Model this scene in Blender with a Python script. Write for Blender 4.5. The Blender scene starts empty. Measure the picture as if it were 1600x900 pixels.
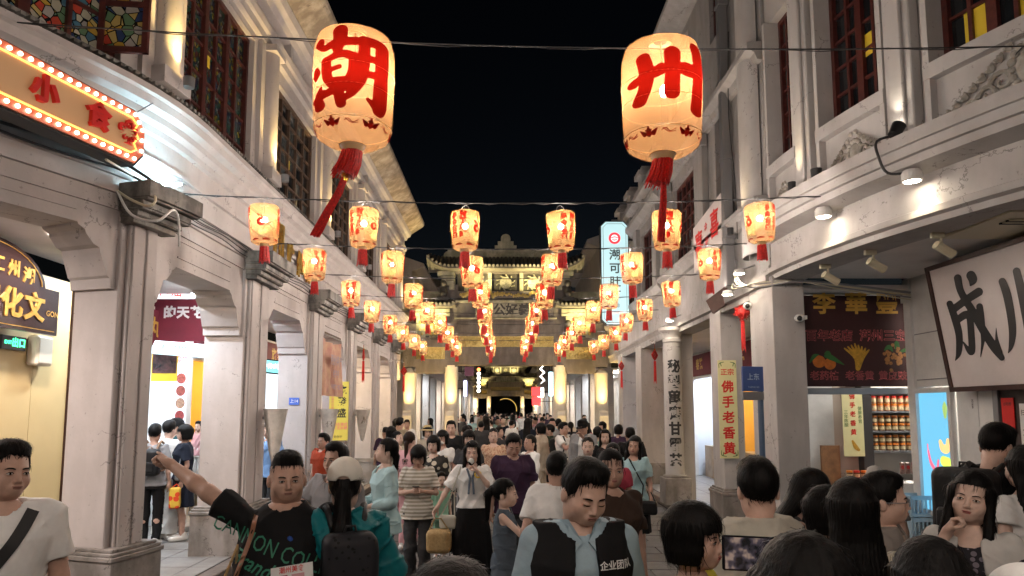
import bpy, bmesh, math, random
import numpy as np
from mathutils import Vector, Matrix
from mathutils.bvhtree import BVHTree
random.seed(7); rng = np.random.default_rng(7)
PI = math.pi; R = math.radians
SC = bpy.context.scene
COL = SC.collection

# ------------------------------------------------------------------ camera, sky, exposure
CAM_H = 1.92; F_PX = 1067.0; PITCH = R(5.7); YAW = R(0.54); SHIFT_PX = 83.5
cam = bpy.data.cameras.new('camera'); cam.sensor_width = 36.0; cam.lens = F_PX / 1600 * 36
cam.shift_y = SHIFT_PX / 1600; cam.clip_start = 0.05; cam.clip_end = 600
camo = bpy.data.objects.new('camera', cam); COL.objects.link(camo)
camo.location = (0, 0, CAM_H); camo.rotation_euler = (PI / 2 + PITCH, 0, -YAW)
SC.camera = camo
world = bpy.data.worlds.new('World'); SC.world = world; world.use_nodes = True
wn = world.node_tree.nodes; wl = world.node_tree.links
sky = wn.new('ShaderNodeTexSky'); sky.sky_type = 'NISHITA'; sky.sun_disc = False
sky.sun_elevation = R(-6.0); sky.sun_rotation = R(20)
bg = wn['Background']; wl.new(sky.outputs[0], bg.inputs[0]); bg.inputs[1].default_value = 0.10
SC.view_settings.view_transform = 'Standard'; SC.view_settings.look = 'None'
SC.view_settings.gamma = 1.0; SC.view_settings.exposure = 1.60
SC.render.engine = 'CYCLES'
cy = SC.cycles
cy.use_denoising = True
try: cy.denoiser = 'OPENIMAGEDENOISE'
except Exception: pass
cy.max_bounces = 6; cy.diffuse_bounces = 3; cy.glossy_bounces = 3; cy.transmission_bounces = 4
cy.transparent_max_bounces = 16; cy.sample_clamp_indirect = 4.0; cy.caustics_reflective = False; cy.caustics_refractive = False

def at(px, py, Y):
    """world point on the depth plane y=Y that shows at pixel (px,py) of the 1600x900 photograph"""
    u = (px - 800) / F_PX; v = -(py - 450 - SHIFT_PX) / F_PX
    cp, sp, cyw, syw = math.cos(PITCH), math.sin(PITCH), math.cos(YAW), math.sin(YAW)
    d = Vector((u * cyw + cp * syw - v * sp * syw, -u * syw + cp * cyw - v * sp * cyw, sp + v * cp))
    t = Y / d.y
    return Vector((d.x * t, Y, CAM_H + d.z * t))
def atx(px, py, X):
    p = at(px, py, 1.0); t = X / p.x
    return Vector((X, t, CAM_H + (p.z - CAM_H) * t))

# ------------------------------------------------------------------ materials
MAT = {}
def nmat(name):
    m = bpy.data.materials.new(name); m.use_nodes = True
    nt = m.node_tree; b = nt.nodes['Principled BSDF']
    return m, nt, b
def col4(c): return (c[0], c[1], c[2], 1.0)
def plain(name, c, rough=0.6, metal=0.0, spec=0.5, noise=0.0, scale=8.0, bump=0.0, bscale=40.0, c2=None, coat=0.0):
    """principled with noise variation of the base colour and a fine bump"""
    if name in MAT: return MAT[name]
    m, nt, b = nmat(name)
    b.inputs['Base Color'].default_value = col4(c); b.inputs['Roughness'].default_value = rough
    b.inputs['Metallic'].default_value = metal; b.inputs['Specular IOR Level'].default_value = spec
    if coat: b.inputs['Coat Weight'].default_value = coat
    if noise > 0 or c2 or bump > 0:
        tc = nt.nodes.new('ShaderNodeTexCoord')
    if noise > 0 or c2:
        n1 = nt.nodes.new('ShaderNodeTexNoise'); n1.inputs['Scale'].default_value = scale
        n1.inputs['Detail'].default_value = 6; n1.inputs['Roughness'].default_value = 0.65
        nt.links.new(tc.outputs['Object'], n1.inputs['Vector'])
        cr = nt.nodes.new('ShaderNodeValToRGB')
        d = c2 if c2 else tuple(max(0, x * (1 - noise)) for x in c)
        cr.color_ramp.elements[0].color = col4(d); cr.color_ramp.elements[1].color = col4(c)
        cr.color_ramp.elements[0].position = 0.35; cr.color_ramp.elements[1].position = 0.62
        nt.links.new(n1.outputs['Fac'], cr.inputs['Fac']); nt.links.new(cr.outputs['Color'], b.inputs['Base Color'])
    if bump > 0:
        n2 = nt.nodes.new('ShaderNodeTexNoise'); n2.inputs['Scale'].default_value = bscale; n2.inputs['Detail'].default_value = 4
        nt.links.new(tc.outputs['Object'], n2.inputs['Vector'])
        bp = nt.nodes.new('ShaderNodeBump'); bp.inputs['Strength'].default_value = bump; bp.inputs['Distance'].default_value = 0.01
        nt.links.new(n2.outputs['Fac'], bp.inputs['Height']); nt.links.new(bp.outputs['Normal'], b.inputs['Normal'])
    MAT[name] = m
    return m
def glow(name, c, strength, rough=0.5, base=None):
    if name in MAT: return MAT[name]
    m, nt, b = nmat(name)
    b.inputs['Base Color'].default_value = col4(base or c); b.inputs['Roughness'].default_value = rough
    b.inputs['Emission Color'].default_value = col4(c); b.inputs['Emission Strength'].default_value = strength
    MAT[name] = m
    return m
def plaster(name, c, dirt, amount=0.5, scale=1.6):
    """painted wall: big soft blotches, streaks running down, small chips and a trowelled relief"""
    if name in MAT: return MAT[name]
    m, nt, b = nmat(name); N = nt.nodes.new; L = nt.links.new
    tc = N('ShaderNodeTexCoord')
    n1 = N('ShaderNodeTexNoise'); n1.inputs['Scale'].default_value = scale; n1.inputs['Detail'].default_value = 8; n1.inputs['Roughness'].default_value = 0.7
    L(tc.outputs['Object'], n1.inputs['Vector'])
    mp = N('ShaderNodeMapping'); mp.inputs['Scale'].default_value = (3.2, 3.2, 0.9); L(tc.outputs['Object'], mp.inputs['Vector'])
    n2 = N('ShaderNodeTexNoise'); n2.inputs['Scale'].default_value = 1.5; n2.inputs['Detail'].default_value = 5; L(mp.outputs[0], n2.inputs['Vector'])
    n3 = N('ShaderNodeTexNoise'); n3.inputs['Scale'].default_value = 22; n3.inputs['Detail'].default_value = 6; L(tc.outputs['Object'], n3.inputs['Vector'])
    mul = N('ShaderNodeMath'); mul.operation = 'MULTIPLY'; L(n1.outputs['Fac'], mul.inputs[0]); L(n2.outputs['Fac'], mul.inputs[1])
    r1 = N('ShaderNodeValToRGB'); r1.color_ramp.elements[0].position = 0.18; r1.color_ramp.elements[1].position = 0.34
    r1.color_ramp.elements[0].color = (amount, amount, amount, 1); r1.color_ramp.elements[1].color = (0, 0, 0, 1)
    L(mul.outputs[0], r1.inputs['Fac'])
    mx = N('ShaderNodeMixRGB'); mx.inputs['Color1'].default_value = col4(c); mx.inputs['Color2'].default_value = col4(dirt)
    L(r1.outputs['Color'], mx.inputs['Fac'])
    r3 = N('ShaderNodeValToRGB'); r3.color_ramp.elements[0].position = 0.27; r3.color_ramp.elements[1].position = 0.33
    r3.color_ramp.elements[0].color = (0.45, 0.45, 0.45, 1); r3.color_ramp.elements[1].color = (0, 0, 0, 1)
    L(n3.outputs['Fac'], r3.inputs['Fac'])
    mx2 = N('ShaderNodeMixRGB'); mx2.inputs['Color2'].default_value = col4(tuple(x * 0.45 for x in dirt))
    L(r3.outputs['Color'], mx2.inputs['Fac']); L(mx.outputs[0], mx2.inputs['Color1'])
    # hairline cracks, only here and there
    wv = N('ShaderNodeMixRGB'); wv.inputs['Fac'].default_value = 0.12; L(tc.outputs['Object'], wv.inputs['Color1']); L(n3.outputs['Color'], wv.inputs['Color2'])
    vo = N('ShaderNodeTexVoronoi'); vo.feature = 'DISTANCE_TO_EDGE'; vo.inputs['Scale'].default_value = 1.7; L(wv.outputs[0], vo.inputs['Vector'])
    cl = N('ShaderNodeMath'); cl.operation = 'LESS_THAN'; cl.inputs[1].default_value = 0.007; L(vo.outputs[0], cl.inputs[0])
    cm = N('ShaderNodeMath'); cm.operation = 'GREATER_THAN'; cm.inputs[1].default_value = 0.54; L(n1.outputs['Fac'], cm.inputs[0])
    cf = N('ShaderNodeMath'); cf.operation = 'MULTIPLY'; L(cl.outputs[0], cf.inputs[0]); L(cm.outputs[0], cf.inputs[1])
    cg = N('ShaderNodeMath'); cg.operation = 'MULTIPLY'; cg.inputs[1].default_value = 0.6; L(cf.outputs[0], cg.inputs[0])
    mx3 = N('ShaderNodeMixRGB'); L(cg.outputs[0], mx3.inputs['Fac']); L(mx2.outputs[0], mx3.inputs['Color1']); mx3.inputs['Color2'].default_value = col4(tuple(x * 0.4 for x in dirt)); L(mx3.outputs[0], b.inputs['Base Color'])
    b.inputs['Roughness'].default_value = 0.72; b.inputs['Specular IOR Level'].default_value = 0.3
    bp = N('ShaderNodeBump'); bp.inputs['Strength'].default_value = 0.25; bp.inputs['Distance'].default_value = 0.012
    n4 = N('ShaderNodeTexNoise'); n4.inputs['Scale'].default_value = 9; n4.inputs['Detail'].default_value = 7; L(tc.outputs['Object'], n4.inputs['Vector'])
    L(n4.outputs['Fac'], bp.inputs['Height']); L(bp.outputs[0], b.inputs['Normal'])
    MAT[name] = m
    return m

# ------------------------------------------------------------------ mesh building
class MB:
    def __init__(s): s.v = []; s.f = []; s.m = []; s.mi = 0
    def add(s, vs, fs):
        o = len(s.v); s.v += [tuple(v) for v in vs]
        for f in fs: s.f.append(tuple(i + o for i in f)); s.m.append(s.mi)
        return s
    def box(s, x0, x1, y0, y1, z0, z1, M=None):
        vs = [Vector((x, y, z)) for x in (x0, x1) for y in (y0, y1) for z in (z0, z1)]
        if M is not None: vs = [M @ v for v in vs]
        return s.add(vs, [(0, 1, 3, 2), (4, 6, 7, 5), (0, 4, 5, 1), (2, 3, 7, 6), (0, 2, 6, 4), (1, 5, 7, 3)])
    def prism(s, poly, a0, a1, fn):
        """poly: list of 2d points, fn(p,q,a) -> 3d; extruded from a0 to a1"""
        n = len(poly)
        vs = [fn(p, q, a0) for p, q in poly] + [fn(p, q, a1) for p, q in poly]
        fs = [tuple(range(n)), tuple(range(2 * n - 1, n - 1, -1))]
        fs += [(i, i + n, (i + 1) % n + n, (i + 1) % n) for i in range(n)]
        return s.add(vs, fs)
    def tube(s, pts, r, n=8, cap=True):
        pts = [Vector(p) for p in pts]; k = len(pts)
        rr = r if isinstance(r, (list, tuple)) else [r] * k
        rings = []; up = None
        for i in range(k):
            t = (pts[min(i + 1, k - 1)] - pts[max(i - 1, 0)])
            t = t.normalized() if t.length > 1e-9 else Vector((0, 0, 1))
            if up is None:
                up = Vector((0, 0, 1)) if abs(t.z) < 0.9 else Vector((1, 0, 0))
            a = t.cross(up).normalized(); bb = a.cross(t).normalized(); up = bb
            rings.append([pts[i] + (a * math.cos(2 * PI * j / n) + bb * math.sin(2 * PI * j / n)) * rr[i] for j in range(n)])
        vs = [v for rg in rings for v in rg]; fs = []
        for i in range(k - 1):
            for j in range(n):
                fs.append((i * n + j, i * n + (j + 1) % n, (i + 1) * n + (j + 1) % n, (i + 1) * n + j))
        if cap: fs.append(tuple(range(n - 1, -1, -1))); fs.append(tuple((k - 1) * n + j for j in range(n)))
        return s.add(vs, fs)
    def lathe(s, prof, n=24, c=(0, 0, 0), M=None, a0=0.0, a1=2 * PI):
        """prof: list of (r,z)"""
        full = abs(a1 - a0 - 2 * PI) < 1e-6; m = n if full else n + 1
        vs = []; c = Vector(c)
        for r, z in prof:
            for j in range(m):
                a = a0 + (a1 - a0) * j / n
                p = c + Vector((r * math.cos(a), r * math.sin(a), z)); vs.append(M @ p if M is not None else p)
        fs = []
        for i in range(len(prof) - 1):
            for j in range(n if full else n):
                j2 = (j + 1) % m
                fs.append((i * m + j, i * m + j2, (i + 1) * m + j2, (i + 1) * m + j))
        return s.add(vs, fs)
    def ball(s, c, r, n=10, m=7, M=None):
        rx, ry, rz = r if isinstance(r, (tuple, list)) else (r, r, r); c = Vector(c)
        vs = []; fs = []
        for i in range(m + 1):
            t = PI * i / m
            for j in range(n):
                a = 2 * PI * j / n
                p = Vector((rx * math.sin(t) * math.cos(a), ry * math.sin(t) * math.sin(a), rz * math.cos(t)))
                if M is not None: p = M @ p
                vs.append(c + p)
        for i in range(m):
            for j in range(n): fs.append((i * n + j, (i + 1) * n + j, (i + 1) * n + (j + 1) % n, i * n + (j + 1) % n))
        return s.add(vs, fs)
    def mesh(s, name, mats, smooth=None, bevel=0.0, recalc=True):
        me = bpy.data.meshes.new(name); me.from_pydata([tuple(v) for v in s.v], [], s.f)
        for mt in (mats if isinstance(mats, (list, tuple)) else [mats]): me.materials.append(mt)
        if len(me.materials) > 1: me.polygons.foreach_set('material_index', s.m)
        if recalc or bevel or smooth:
            bm = bmesh.new(); bm.from_mesh(me)
            bmesh.ops.remove_doubles(bm, verts=bm.verts, dist=1e-5)
            if recalc: bmesh.ops.recalc_face_normals(bm, faces=bm.faces)
            if bevel > 0:
                es = [e for e in bm.edges if len(e.link_faces) == 2 and e.calc_face_angle(0) > 0.6]
                bmesh.ops.bevel(bm, geom=es, offset=bevel, segments=1, affect='EDGES', clamp_overlap=True)
            bm.to_mesh(me); bm.free()
        if smooth:
            me.shade_smooth(); me.set_sharp_from_angle(angle=R(smooth))
        return me
    def build(s, name, mats, parent=None, smooth=None, bevel=0.0, loc=None, recalc=True):
        return link(name, s.mesh(name, mats, smooth, bevel, recalc), parent, loc)
def link(name, data, parent=None, loc=None):
    o = bpy.data.objects.new(name, data); COL.objects.link(o)
    if parent is not None: o.parent = parent
    if loc is not None: o.location = loc
    return o
def tag(o, label, cat, group=None):
    o['label'] = label; o['category'] = cat
    if group: o['group'] = group
    return o
def thing(name, label, cat, loc=(0, 0, 0), rz=0.0, group=None):
    o = bpy.data.objects.new(name, None); COL.objects.link(o); o.empty_display_size = 0.1
    o.location = loc; o.rotation_euler = (0, 0, rz)
    return tag(o, label, cat, group)
def struct(o, kind='structure'):
    o['kind'] = kind; return o
def copy_tree(o, parent=None):
    c = o.copy(); COL.objects.link(c)
    if parent is not None: c.parent = parent
    for ch in o.children: copy_tree(ch, c)
    return c
def frame(o, x, y):
    """matrix with origin o, local x along x, local y along y, z = x cross y"""
    x = Vector(x).normalized(); y = Vector(y); z = x.cross(y).normalized(); y = z.cross(x)
    return Matrix(((x.x, y.x, z.x, o[0]), (x.y, y.y, z.y, o[1]), (x.z, y.z, z.z, o[2]), (0, 0, 0, 1)))

# ------------------------------------------------------------------ lettering (built-in fonts only)
_txt = {}
_tsc = bpy.data.scenes.new('lettering')
def text_geo(body, size=1.0, bold=0.0, line=1.0, space=1.0, align='CENTER'):
    key = (body, bold, line, space, align)
    if key not in _txt:
        c = bpy.data.curves.new('lettering', 'FONT'); c.body = body; c.offset = bold; c.space_line = line
        c.space_character = space; c.align_x = align; c.align_y = 'CENTER'; c.resolution_u = 2; c.fill_mode = 'FRONT'
        o = bpy.data.objects.new('lettering', c); _tsc.collection.objects.link(o)
        vl = _tsc.view_layers[0]; vl.update(); dg = vl.depsgraph
        me = o.evaluated_get(dg).to_mesh()
        _txt[key] = ([tuple(v.co) for v in me.vertices], [tuple(p.vertices) for p in me.polygons])
        o.evaluated_get(dg).to_mesh_clear()
        bpy.data.objects.remove(o); bpy.data.curves.remove(c)
    vs, fs = _txt[key]
    return [(x * size, y * size) for x, y, z in vs], fs
def text_into(mb, body, size, M, bold=0.0, line=1.0, space=1.0, off=0.0, sx=1.0, depth=0.0, cx=0.0, cy=0.0):
    vs, fs = text_geo(body, size, bold, line, space)
    pts = [M @ Vector((x * sx + cx, y + cy, off)) for x, y in vs]
    mb.add(pts, fs)
    if depth:
        n = len(pts)
        # side walls: boundary edges
        cnt = {}
        for f in fs:
            for a, b in zip(f, f[1:] + f[:1]): cnt[(min(a, b), max(a, b))] = cnt.get((min(a, b), max(a, b)), 0) + 1
        be = [e for e, c in cnt.items() if c == 1]
        back = [M @ Vector((x * sx + cx, y + cy, off - depth)) for x, y in vs]
        mb.add(pts + back, [(a, b, b + n, a + n) for a, b in be])
_cut = {}
def text_cut(body, size, bold, step):
    """lettering sliced by upright planes every step metres, so that it can be bent round a cylinder"""
    key = (body, size, bold, step)
    if key not in _cut:
        vs, fs = text_geo(body, size, bold)
        bm = bmesh.new(); bv = [bm.verts.new((x, y, 0)) for x, y in vs]
        for f in fs:
            try: bm.faces.new([bv[i] for i in f])
            except ValueError: pass
        xs = [x for x, y in vs]; c = min(xs) + step
        while c < max(xs):
            bmesh.ops.bisect_plane(bm, geom=bm.verts[:] + bm.edges[:] + bm.faces[:], plane_co=(c, 0, 0), plane_no=(1, 0, 0)); c += step
        bm.verts.index_update(); _cut[key] = ([(v.co.x, v.co.y) for v in bm.verts], [tuple(v.index for v in f.verts) for f in bm.faces]); bm.free()
    return _cut[key]
def brush_fill(mb, strokes, fn, n=150):
    """the union of brush strokes as one sheet (marching squares), so that crossings do not lie twice"""
    segs = []
    for st in strokes:
        pts = catmull(st, 5) if len(st) > 1 else [np.array(st[0], float), np.array(st[0], float) + (.01, 0, 0)]
        segs += list(zip(pts[:-1], pts[1:]))
    al = np.array([p for q in segs for p in q]); w = al[:, 2].max(); x0, y0 = al[:, :2].min(0) - w; x1, y1 = al[:, :2].max(0) + w
    h = max(x1 - x0, y1 - y0) / n; gx = np.arange(x0, x1 + h, h); gy = np.arange(y0, y1 + h, h); X, Y = np.meshgrid(gx, gy, indexing='ij'); D = np.full(X.shape, 1e9)
    for a, b in segs:
        ab = b[:2] - a[:2]; t = np.clip(((X - a[0]) * ab[0] + (Y - a[1]) * ab[1]) / (ab @ ab + 1e-9), 0, 1)
        D = np.minimum(D, np.hypot(X - a[0] - t * ab[0], Y - a[1] - t * ab[1]) - (a[2] + (b[2] - a[2]) * t) / 2)
    idx = {}; V = []; Fs = []
    def vid(k, x, y):
        if k not in idx: idx[k] = len(V); V.append(fn(x, y, 0))
        return idx[k]
    ins = D < 0; anyc = ins[:-1, :-1] | ins[1:, :-1] | ins[:-1, 1:] | ins[1:, 1:]
    for i, j in np.argwhere(anyc):
        c = [(i, j), (i + 1, j), (i + 1, j + 1), (i, j + 1)]; poly = []
        for q in range(4):
            a, b = c[q], c[(q + 1) % 4]; da, db = D[a], D[b]
            if da < 0: poly.append(vid(a, gx[a[0]], gy[a[1]]))
            if (da < 0) != (db < 0):
                t = da / (da - db); poly.append(vid((min(a, b), max(a, b)), gx[a[0]] + (gx[b[0]] - gx[a[0]]) * t, gy[a[1]] + (gy[b[1]] - gy[a[1]]) * t))
        if len(poly) > 2: Fs.append(tuple(poly))
    mb.add(V, Fs)
def vertical(s): return '\n'.join(s)
def catmull(pts, k=6):
    out = []; n = len(pts)
    for i in range(n - 1):
        p0 = np.array(pts[max(i - 1, 0)], float); p1 = np.array(pts[i], float); p2 = np.array(pts[i + 1], float); p3 = np.array(pts[min(i + 2, n - 1)], float)
        for j in range(k):
            t = j / k
            out.append(0.5 * (2 * p1 + (p2 - p0) * t + (2 * p0 - 5 * p1 + 4 * p2 - p3) * t * t + (3 * p1 - p0 - 3 * p2 + p3) * t ** 3))
    out.append(np.array(pts[-1], float))
    return out
def brush(mb, strokes, fn, k=7, across=4):
    """strokes: lists of (x,y,width); fn(x,y,layer) -> 3d. Round-ended brush strokes, subdivided so that they bend with fn"""
    for li, st in enumerate(strokes):
        pts = catmull(st, k) if len(st) > 1 else [np.array(st[0], float)]
        if len(pts) == 1:
            x, y, w = pts[0]; pts = [np.array((x - w * .02, y, w)), np.array((x + w * .02, y, w))]
        rows = []
        d0 = pts[1][:2] - pts[0][:2]; d0 = d0 / (np.linalg.norm(d0) + 1e-9)
        d1 = pts[-1][:2] - pts[-2][:2]; d1 = d1 / (np.linalg.norm(d1) + 1e-9)
        for a in (88, 70, 50, 30, 12):
            h = pts[0][2] / 2
            rows.append((pts[0][:2] - d0 * h * math.sin(R(a)), d0, h * math.cos(R(a))))
        for i, p in enumerate(pts):
            d = pts[min(i + 1, len(pts) - 1)][:2] - pts[max(i - 1, 0)][:2]; d = d / (np.linalg.norm(d) + 1e-9)
            rows.append((p[:2], d, p[2] / 2))
        for a in (12, 30, 50, 70, 88):
            h = pts[-1][2] / 2
            rows.append((pts[-1][:2] + d1 * h * math.sin(R(a)), d1, h * math.cos(R(a))))
        vs = []; fs = []; m = across + 1
        for c, d, h in rows:
            nn = np.array((-d[1], d[0]))
            for j in range(m):
                q = c + nn * h * (2 * j / across - 1); vs.append(fn(q[0], q[1], li))
        for i in range(len(rows) - 1):
            for j in range(across): fs.append((i * m + j, i * m + j + 1, (i + 1) * m + j + 1, (i + 1) * m + j))
        mb.add(vs, fs)
# ------------------------------------------------------------------ materials of the street
m_wallL = plaster('plaster_left', (0.50, 0.455, 0.44), (0.32, 0.285, 0.27), 0.35)
m_wallR = plaster('plaster_right', (0.45, 0.43, 0.42), (0.29, 0.27, 0.255), 0.4, 1.2)
m_wallG = plaster('plaster_grey', (0.31, 0.295, 0.29), (0.19, 0.18, 0.17), 0.5, 1.4)
m_stone = plaster('weathered_stone', (0.25, 0.235, 0.215), (0.07, 0.065, 0.06), 1.0, 3.0)
m_base = plaster('pillar_base_stone', (0.30, 0.275, 0.26), (0.15, 0.135, 0.12), 0.9, 2.4)
m_ceil = plain('ceiling_paint', (0.68, 0.65, 0.63), 0.8, noise=0.15, scale=1.5)
m_wood = plain('red_brown_wood', (0.085, 0.018, 0.014), 0.45, noise=0.45, scale=14, bump=0.2)
m_woodL = plain('worn_wood', (0.12, 0.07, 0.045), 0.55, noise=0.5, scale=16, bump=0.2)
m_glass = plain('dark_window_glass', (0.012, 0.014, 0.016), 0.06, spec=0.6)
m_glassg = plain('greyed_window_glass', (0.06, 0.065, 0.065), 0.12, spec=0.6)
m_metal = plain('grey_metal', (0.28, 0.28, 0.29), 0.4, metal=0.7)
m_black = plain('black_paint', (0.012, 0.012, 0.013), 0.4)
m_white = plain('white_paint', (0.72, 0.71, 0.69), 0.5, noise=0.12, scale=5)
m_yellowp = plain('yellow_paper', (0.7, 0.5, 0.03), 0.7)
m_pave = plain('granite_paving', (0.105, 0.098, 0.094), 0.42, noise=0.5, scale=6, bump=0.25, bscale=60)
m_pave2 = plain('granite_paving_dark', (0.08, 0.075, 0.073), 0.38, noise=0.45, scale=5, bump=0.25, bscale=60)
m_joint = plain('paving_joint', (0.035, 0.033, 0.032), 0.8, noise=0.4, scale=20)
m_tile = plain('arcade_tile', (0.24, 0.23, 0.22), 0.35, noise=0.3, scale=4, bump=0.1)
m_kerb = plain('kerb_granite', (0.13, 0.105, 0.09), 0.6, noise=0.5, scale=12, bump=0.3)
m_gold = plain('gold_leaf', (0.75, 0.45, 0.10), 0.32, metal=0.85, noise=0.3, scale=30)
def stained(name, scale, cols, lead=0.02):
    m, nt, b = nmat(name); N = nt.nodes.new; L = nt.links.new
    tc = N('ShaderNodeTexCoord'); vo = N('ShaderNodeTexVoronoi'); vo.inputs['Scale'].default_value = scale
    L(tc.outputs['Object'], vo.inputs['Vector'])
    sep = N('ShaderNodeSeparateColor'); L(vo.outputs['Color'], sep.inputs[0])
    cr = N('ShaderNodeValToRGB'); cr.color_ramp.interpolation = 'CONSTANT'
    e = cr.color_ramp.elements
    for i, c in enumerate(cols):
        el = e[i] if i < 2 else e.new(i / len(cols))
        el.position = i / len(cols); el.color = col4(c)
    L(sep.outputs[0], cr.inputs['Fac'])
    ve = N('ShaderNodeTexVoronoi'); ve.feature = 'DISTANCE_TO_EDGE'; ve.inputs['Scale'].default_value = scale; L(tc.outputs['Object'], ve.inputs['Vector'])
    lt = N('ShaderNodeMath'); lt.operation = 'LESS_THAN'; lt.inputs[1].default_value = lead; L(ve.outputs[0], lt.inputs[0])
    mx = N('ShaderNodeMixRGB'); L(lt.outputs[0], mx.inputs['Fac']); L(cr.outputs['Color'], mx.inputs['Color1']); mx.inputs['Color2'].default_value = (0.01, 0.01, 0.01, 1)
    L(mx.outputs[0], b.inputs['Base Color']); b.inputs['Roughness'].default_value = 0.15
    return m
m_stain = stained('stained_glass_bright', 13, [(0.4, 0.3, 0.1), (0.35, 0.05, 0.03), (0.06, 0.14, 0.2), (0.35, 0.33, 0.25), (0.1, 0.18, 0.1), (0.4, 0.25, 0.04), (0.03, 0.05, 0.12), (0.3, 0.28, 0.25)], 0.05)
m_stain2 = stained('stained_glass_dark', 22, [(0.02, 0.07, 0.05), (0.16, 0.13, 0.02), (0.03, 0.06, 0.07), (0.1, 0.1, 0.09), (0.02, 0.03, 0.06), (0.08, 0.02, 0.015), (0.05, 0.06, 0.05)], 0.05)

# ------------------------------------------------------------------ ground
g = MB().box(-60, 60, -30, 140, -0.5, -0.02).build('ground', m_joint); struct(g)
roadp = MB().box(-3.15, 3.15, -6, 110, -0.019, -0.012).build('street_paving', m_joint); struct(roadp)
sl_proto = {}
def slab_mesh(w, l, mat):
    k = (round(w, 3), round(l, 3), mat.name)
    if k not in sl_proto: sl_proto[k] = MB().box(-w / 2, w / 2, -l / 2, l / 2, -0.03, 0.0).mesh('slab', mat, bevel=0.006)
    return sl_proto[k]
cnt = 0; far = MB(); r0 = random.Random(3)
y = -1.0; row = 0
while y < 100:
    l = 0.45 if y < 24 else 0.9
    x = -3.15; row += 1
    off = (row % 2) * 0.35
    xs = [-3.15] + [v for v in np.arange(-3.15 + 0.35 + off, 3.1, 0.7)] + [3.15]
    for a, b2 in zip(xs[:-1], xs[1:]):
        if b2 - a < 0.05: continue
        w = b2 - a - 0.012; zc = r0.uniform(-0.003, 0.003)
        if 5.2 < y < 20 and cnt < 300 and (abs((a + b2) / 2) > 0.7 or 6 < y < 13):
            o = link('slab', slab_mesh(w, l - 0.012, m_pave if r0.random() < 0.6 else m_pave2), roadp, ((a + b2) / 2, y + l / 2, zc)); cnt += 1
        else:
            far.box(a + 0.006, b2 - 0.006, y + 0.006, y + l - 0.006, -0.011, zc)
    y += l
fs_ = far.build('slab_field', m_pave, roadp); fs_['kind'] = 'stuff'

# ------------------------------------------------------------------ facades follow a path: straight along the street, flaring out at the crossing
class Facade:
    def __init__(s, side, X0, S0, RAD, tmax): s.side, s.X0, s.S0, s.RAD, s.tmax = side, X0, S0, RAD, tmax
    def pt(s, sv, n, z):
        if sv >= s.S0: return Vector((s.side * (s.X0 - n), sv, z))
        th = (s.S0 - sv) / s.RAD; ex = 0.0
        if th > s.tmax: ex = (th - s.tmax) * s.RAD; th = s.tmax
        x = s.X0 + s.RAD - s.RAD * math.cos(th); yy = s.S0 - s.RAD * math.sin(th)
        x += ex * math.sin(th); yy -= ex * math.cos(th)
        return Vector((s.side * (x - n * math.cos(th)), yy - n * math.sin(th), z))
    def cuts(s, s0, s1):
        if s0 >= s.S0: return [s0, s1]
        k = max(1, int(math.ceil((min(s1, s.S0) - s0) / 0.28)))
        c = [s0 + (min(s1, s.S0) - s0) * i / k for i in range(k + 1)]
        if s1 > s.S0: c.append(s1)
        return c
    def box(s, mb, s0, s1, z0, z1, n0, n1):
        return s.profile(mb, s0, s1, [(n0, z0), (n1, z0), (n1, z1), (n0, z1)])
    def profile(s, mb, s0, s1, prof):
        c = s.cuts(s0, s1); k = len(prof)
        vs = [s.pt(a, n, z) for a in c for n, z in prof]; fs = []
        for i in range(len(c) - 1):
            for j in range(k): fs.append((i * k + j, i * k + (j + 1) % k, (i + 1) * k + (j + 1) % k, (i + 1) * k + j))
        fs.append(tuple(range(k))); fs.append(tuple((len(c) - 1) * k + j for j in range(k)))
        return mb.add(vs, fs)
    def prism(s, mb, poly, n0, n1): return mb.prism(poly, n0, n1, lambda a, z, n: s.pt(a, n, z))
    def mat(s, sv, n, z):
        """local frame: x along the wall as read from the street, y up, z outwards"""
        o = s.pt(sv, n, z); d = (s.pt(sv + 0.01, 0, z) - s.pt(sv - 0.01, 0, z)).normalized()
        x = -d if s.side > 0 else d
        # outward = x cross up ; for the right wall outward is -X, so the reading direction is -Y ... checked by frame()
        out = s.pt(sv, 1, z) - s.pt(sv, 0, z)
        up = Vector((0, 0, 1)); xx = up.cross(out).normalized()
        return frame(o, xx, up)
FL = Facade(-1, 3.35, 7.0, 3.2, R(23)); FR = Facade(1, 3.35, 8.5, 9.0, R(34))
DEPTH = 1.75

def wall_holes(fa, mb, s0, s1, z0, z1, n0, n1, holes):
    cur = s0
    for (a, b2, c, d) in sorted(holes):
        if a > cur: fa.box(mb, cur, a, z0, z1, n0, n1)
        if c > z0: fa.box(mb, a, b2, z0, c, n0, n1)
        if d < z1: fa.box(mb, a, b2, d, z1, n0, n1)
        cur = b2
    if cur < s1: fa.box(mb, cur, s1, z0, z1, n0, n1)

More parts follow.
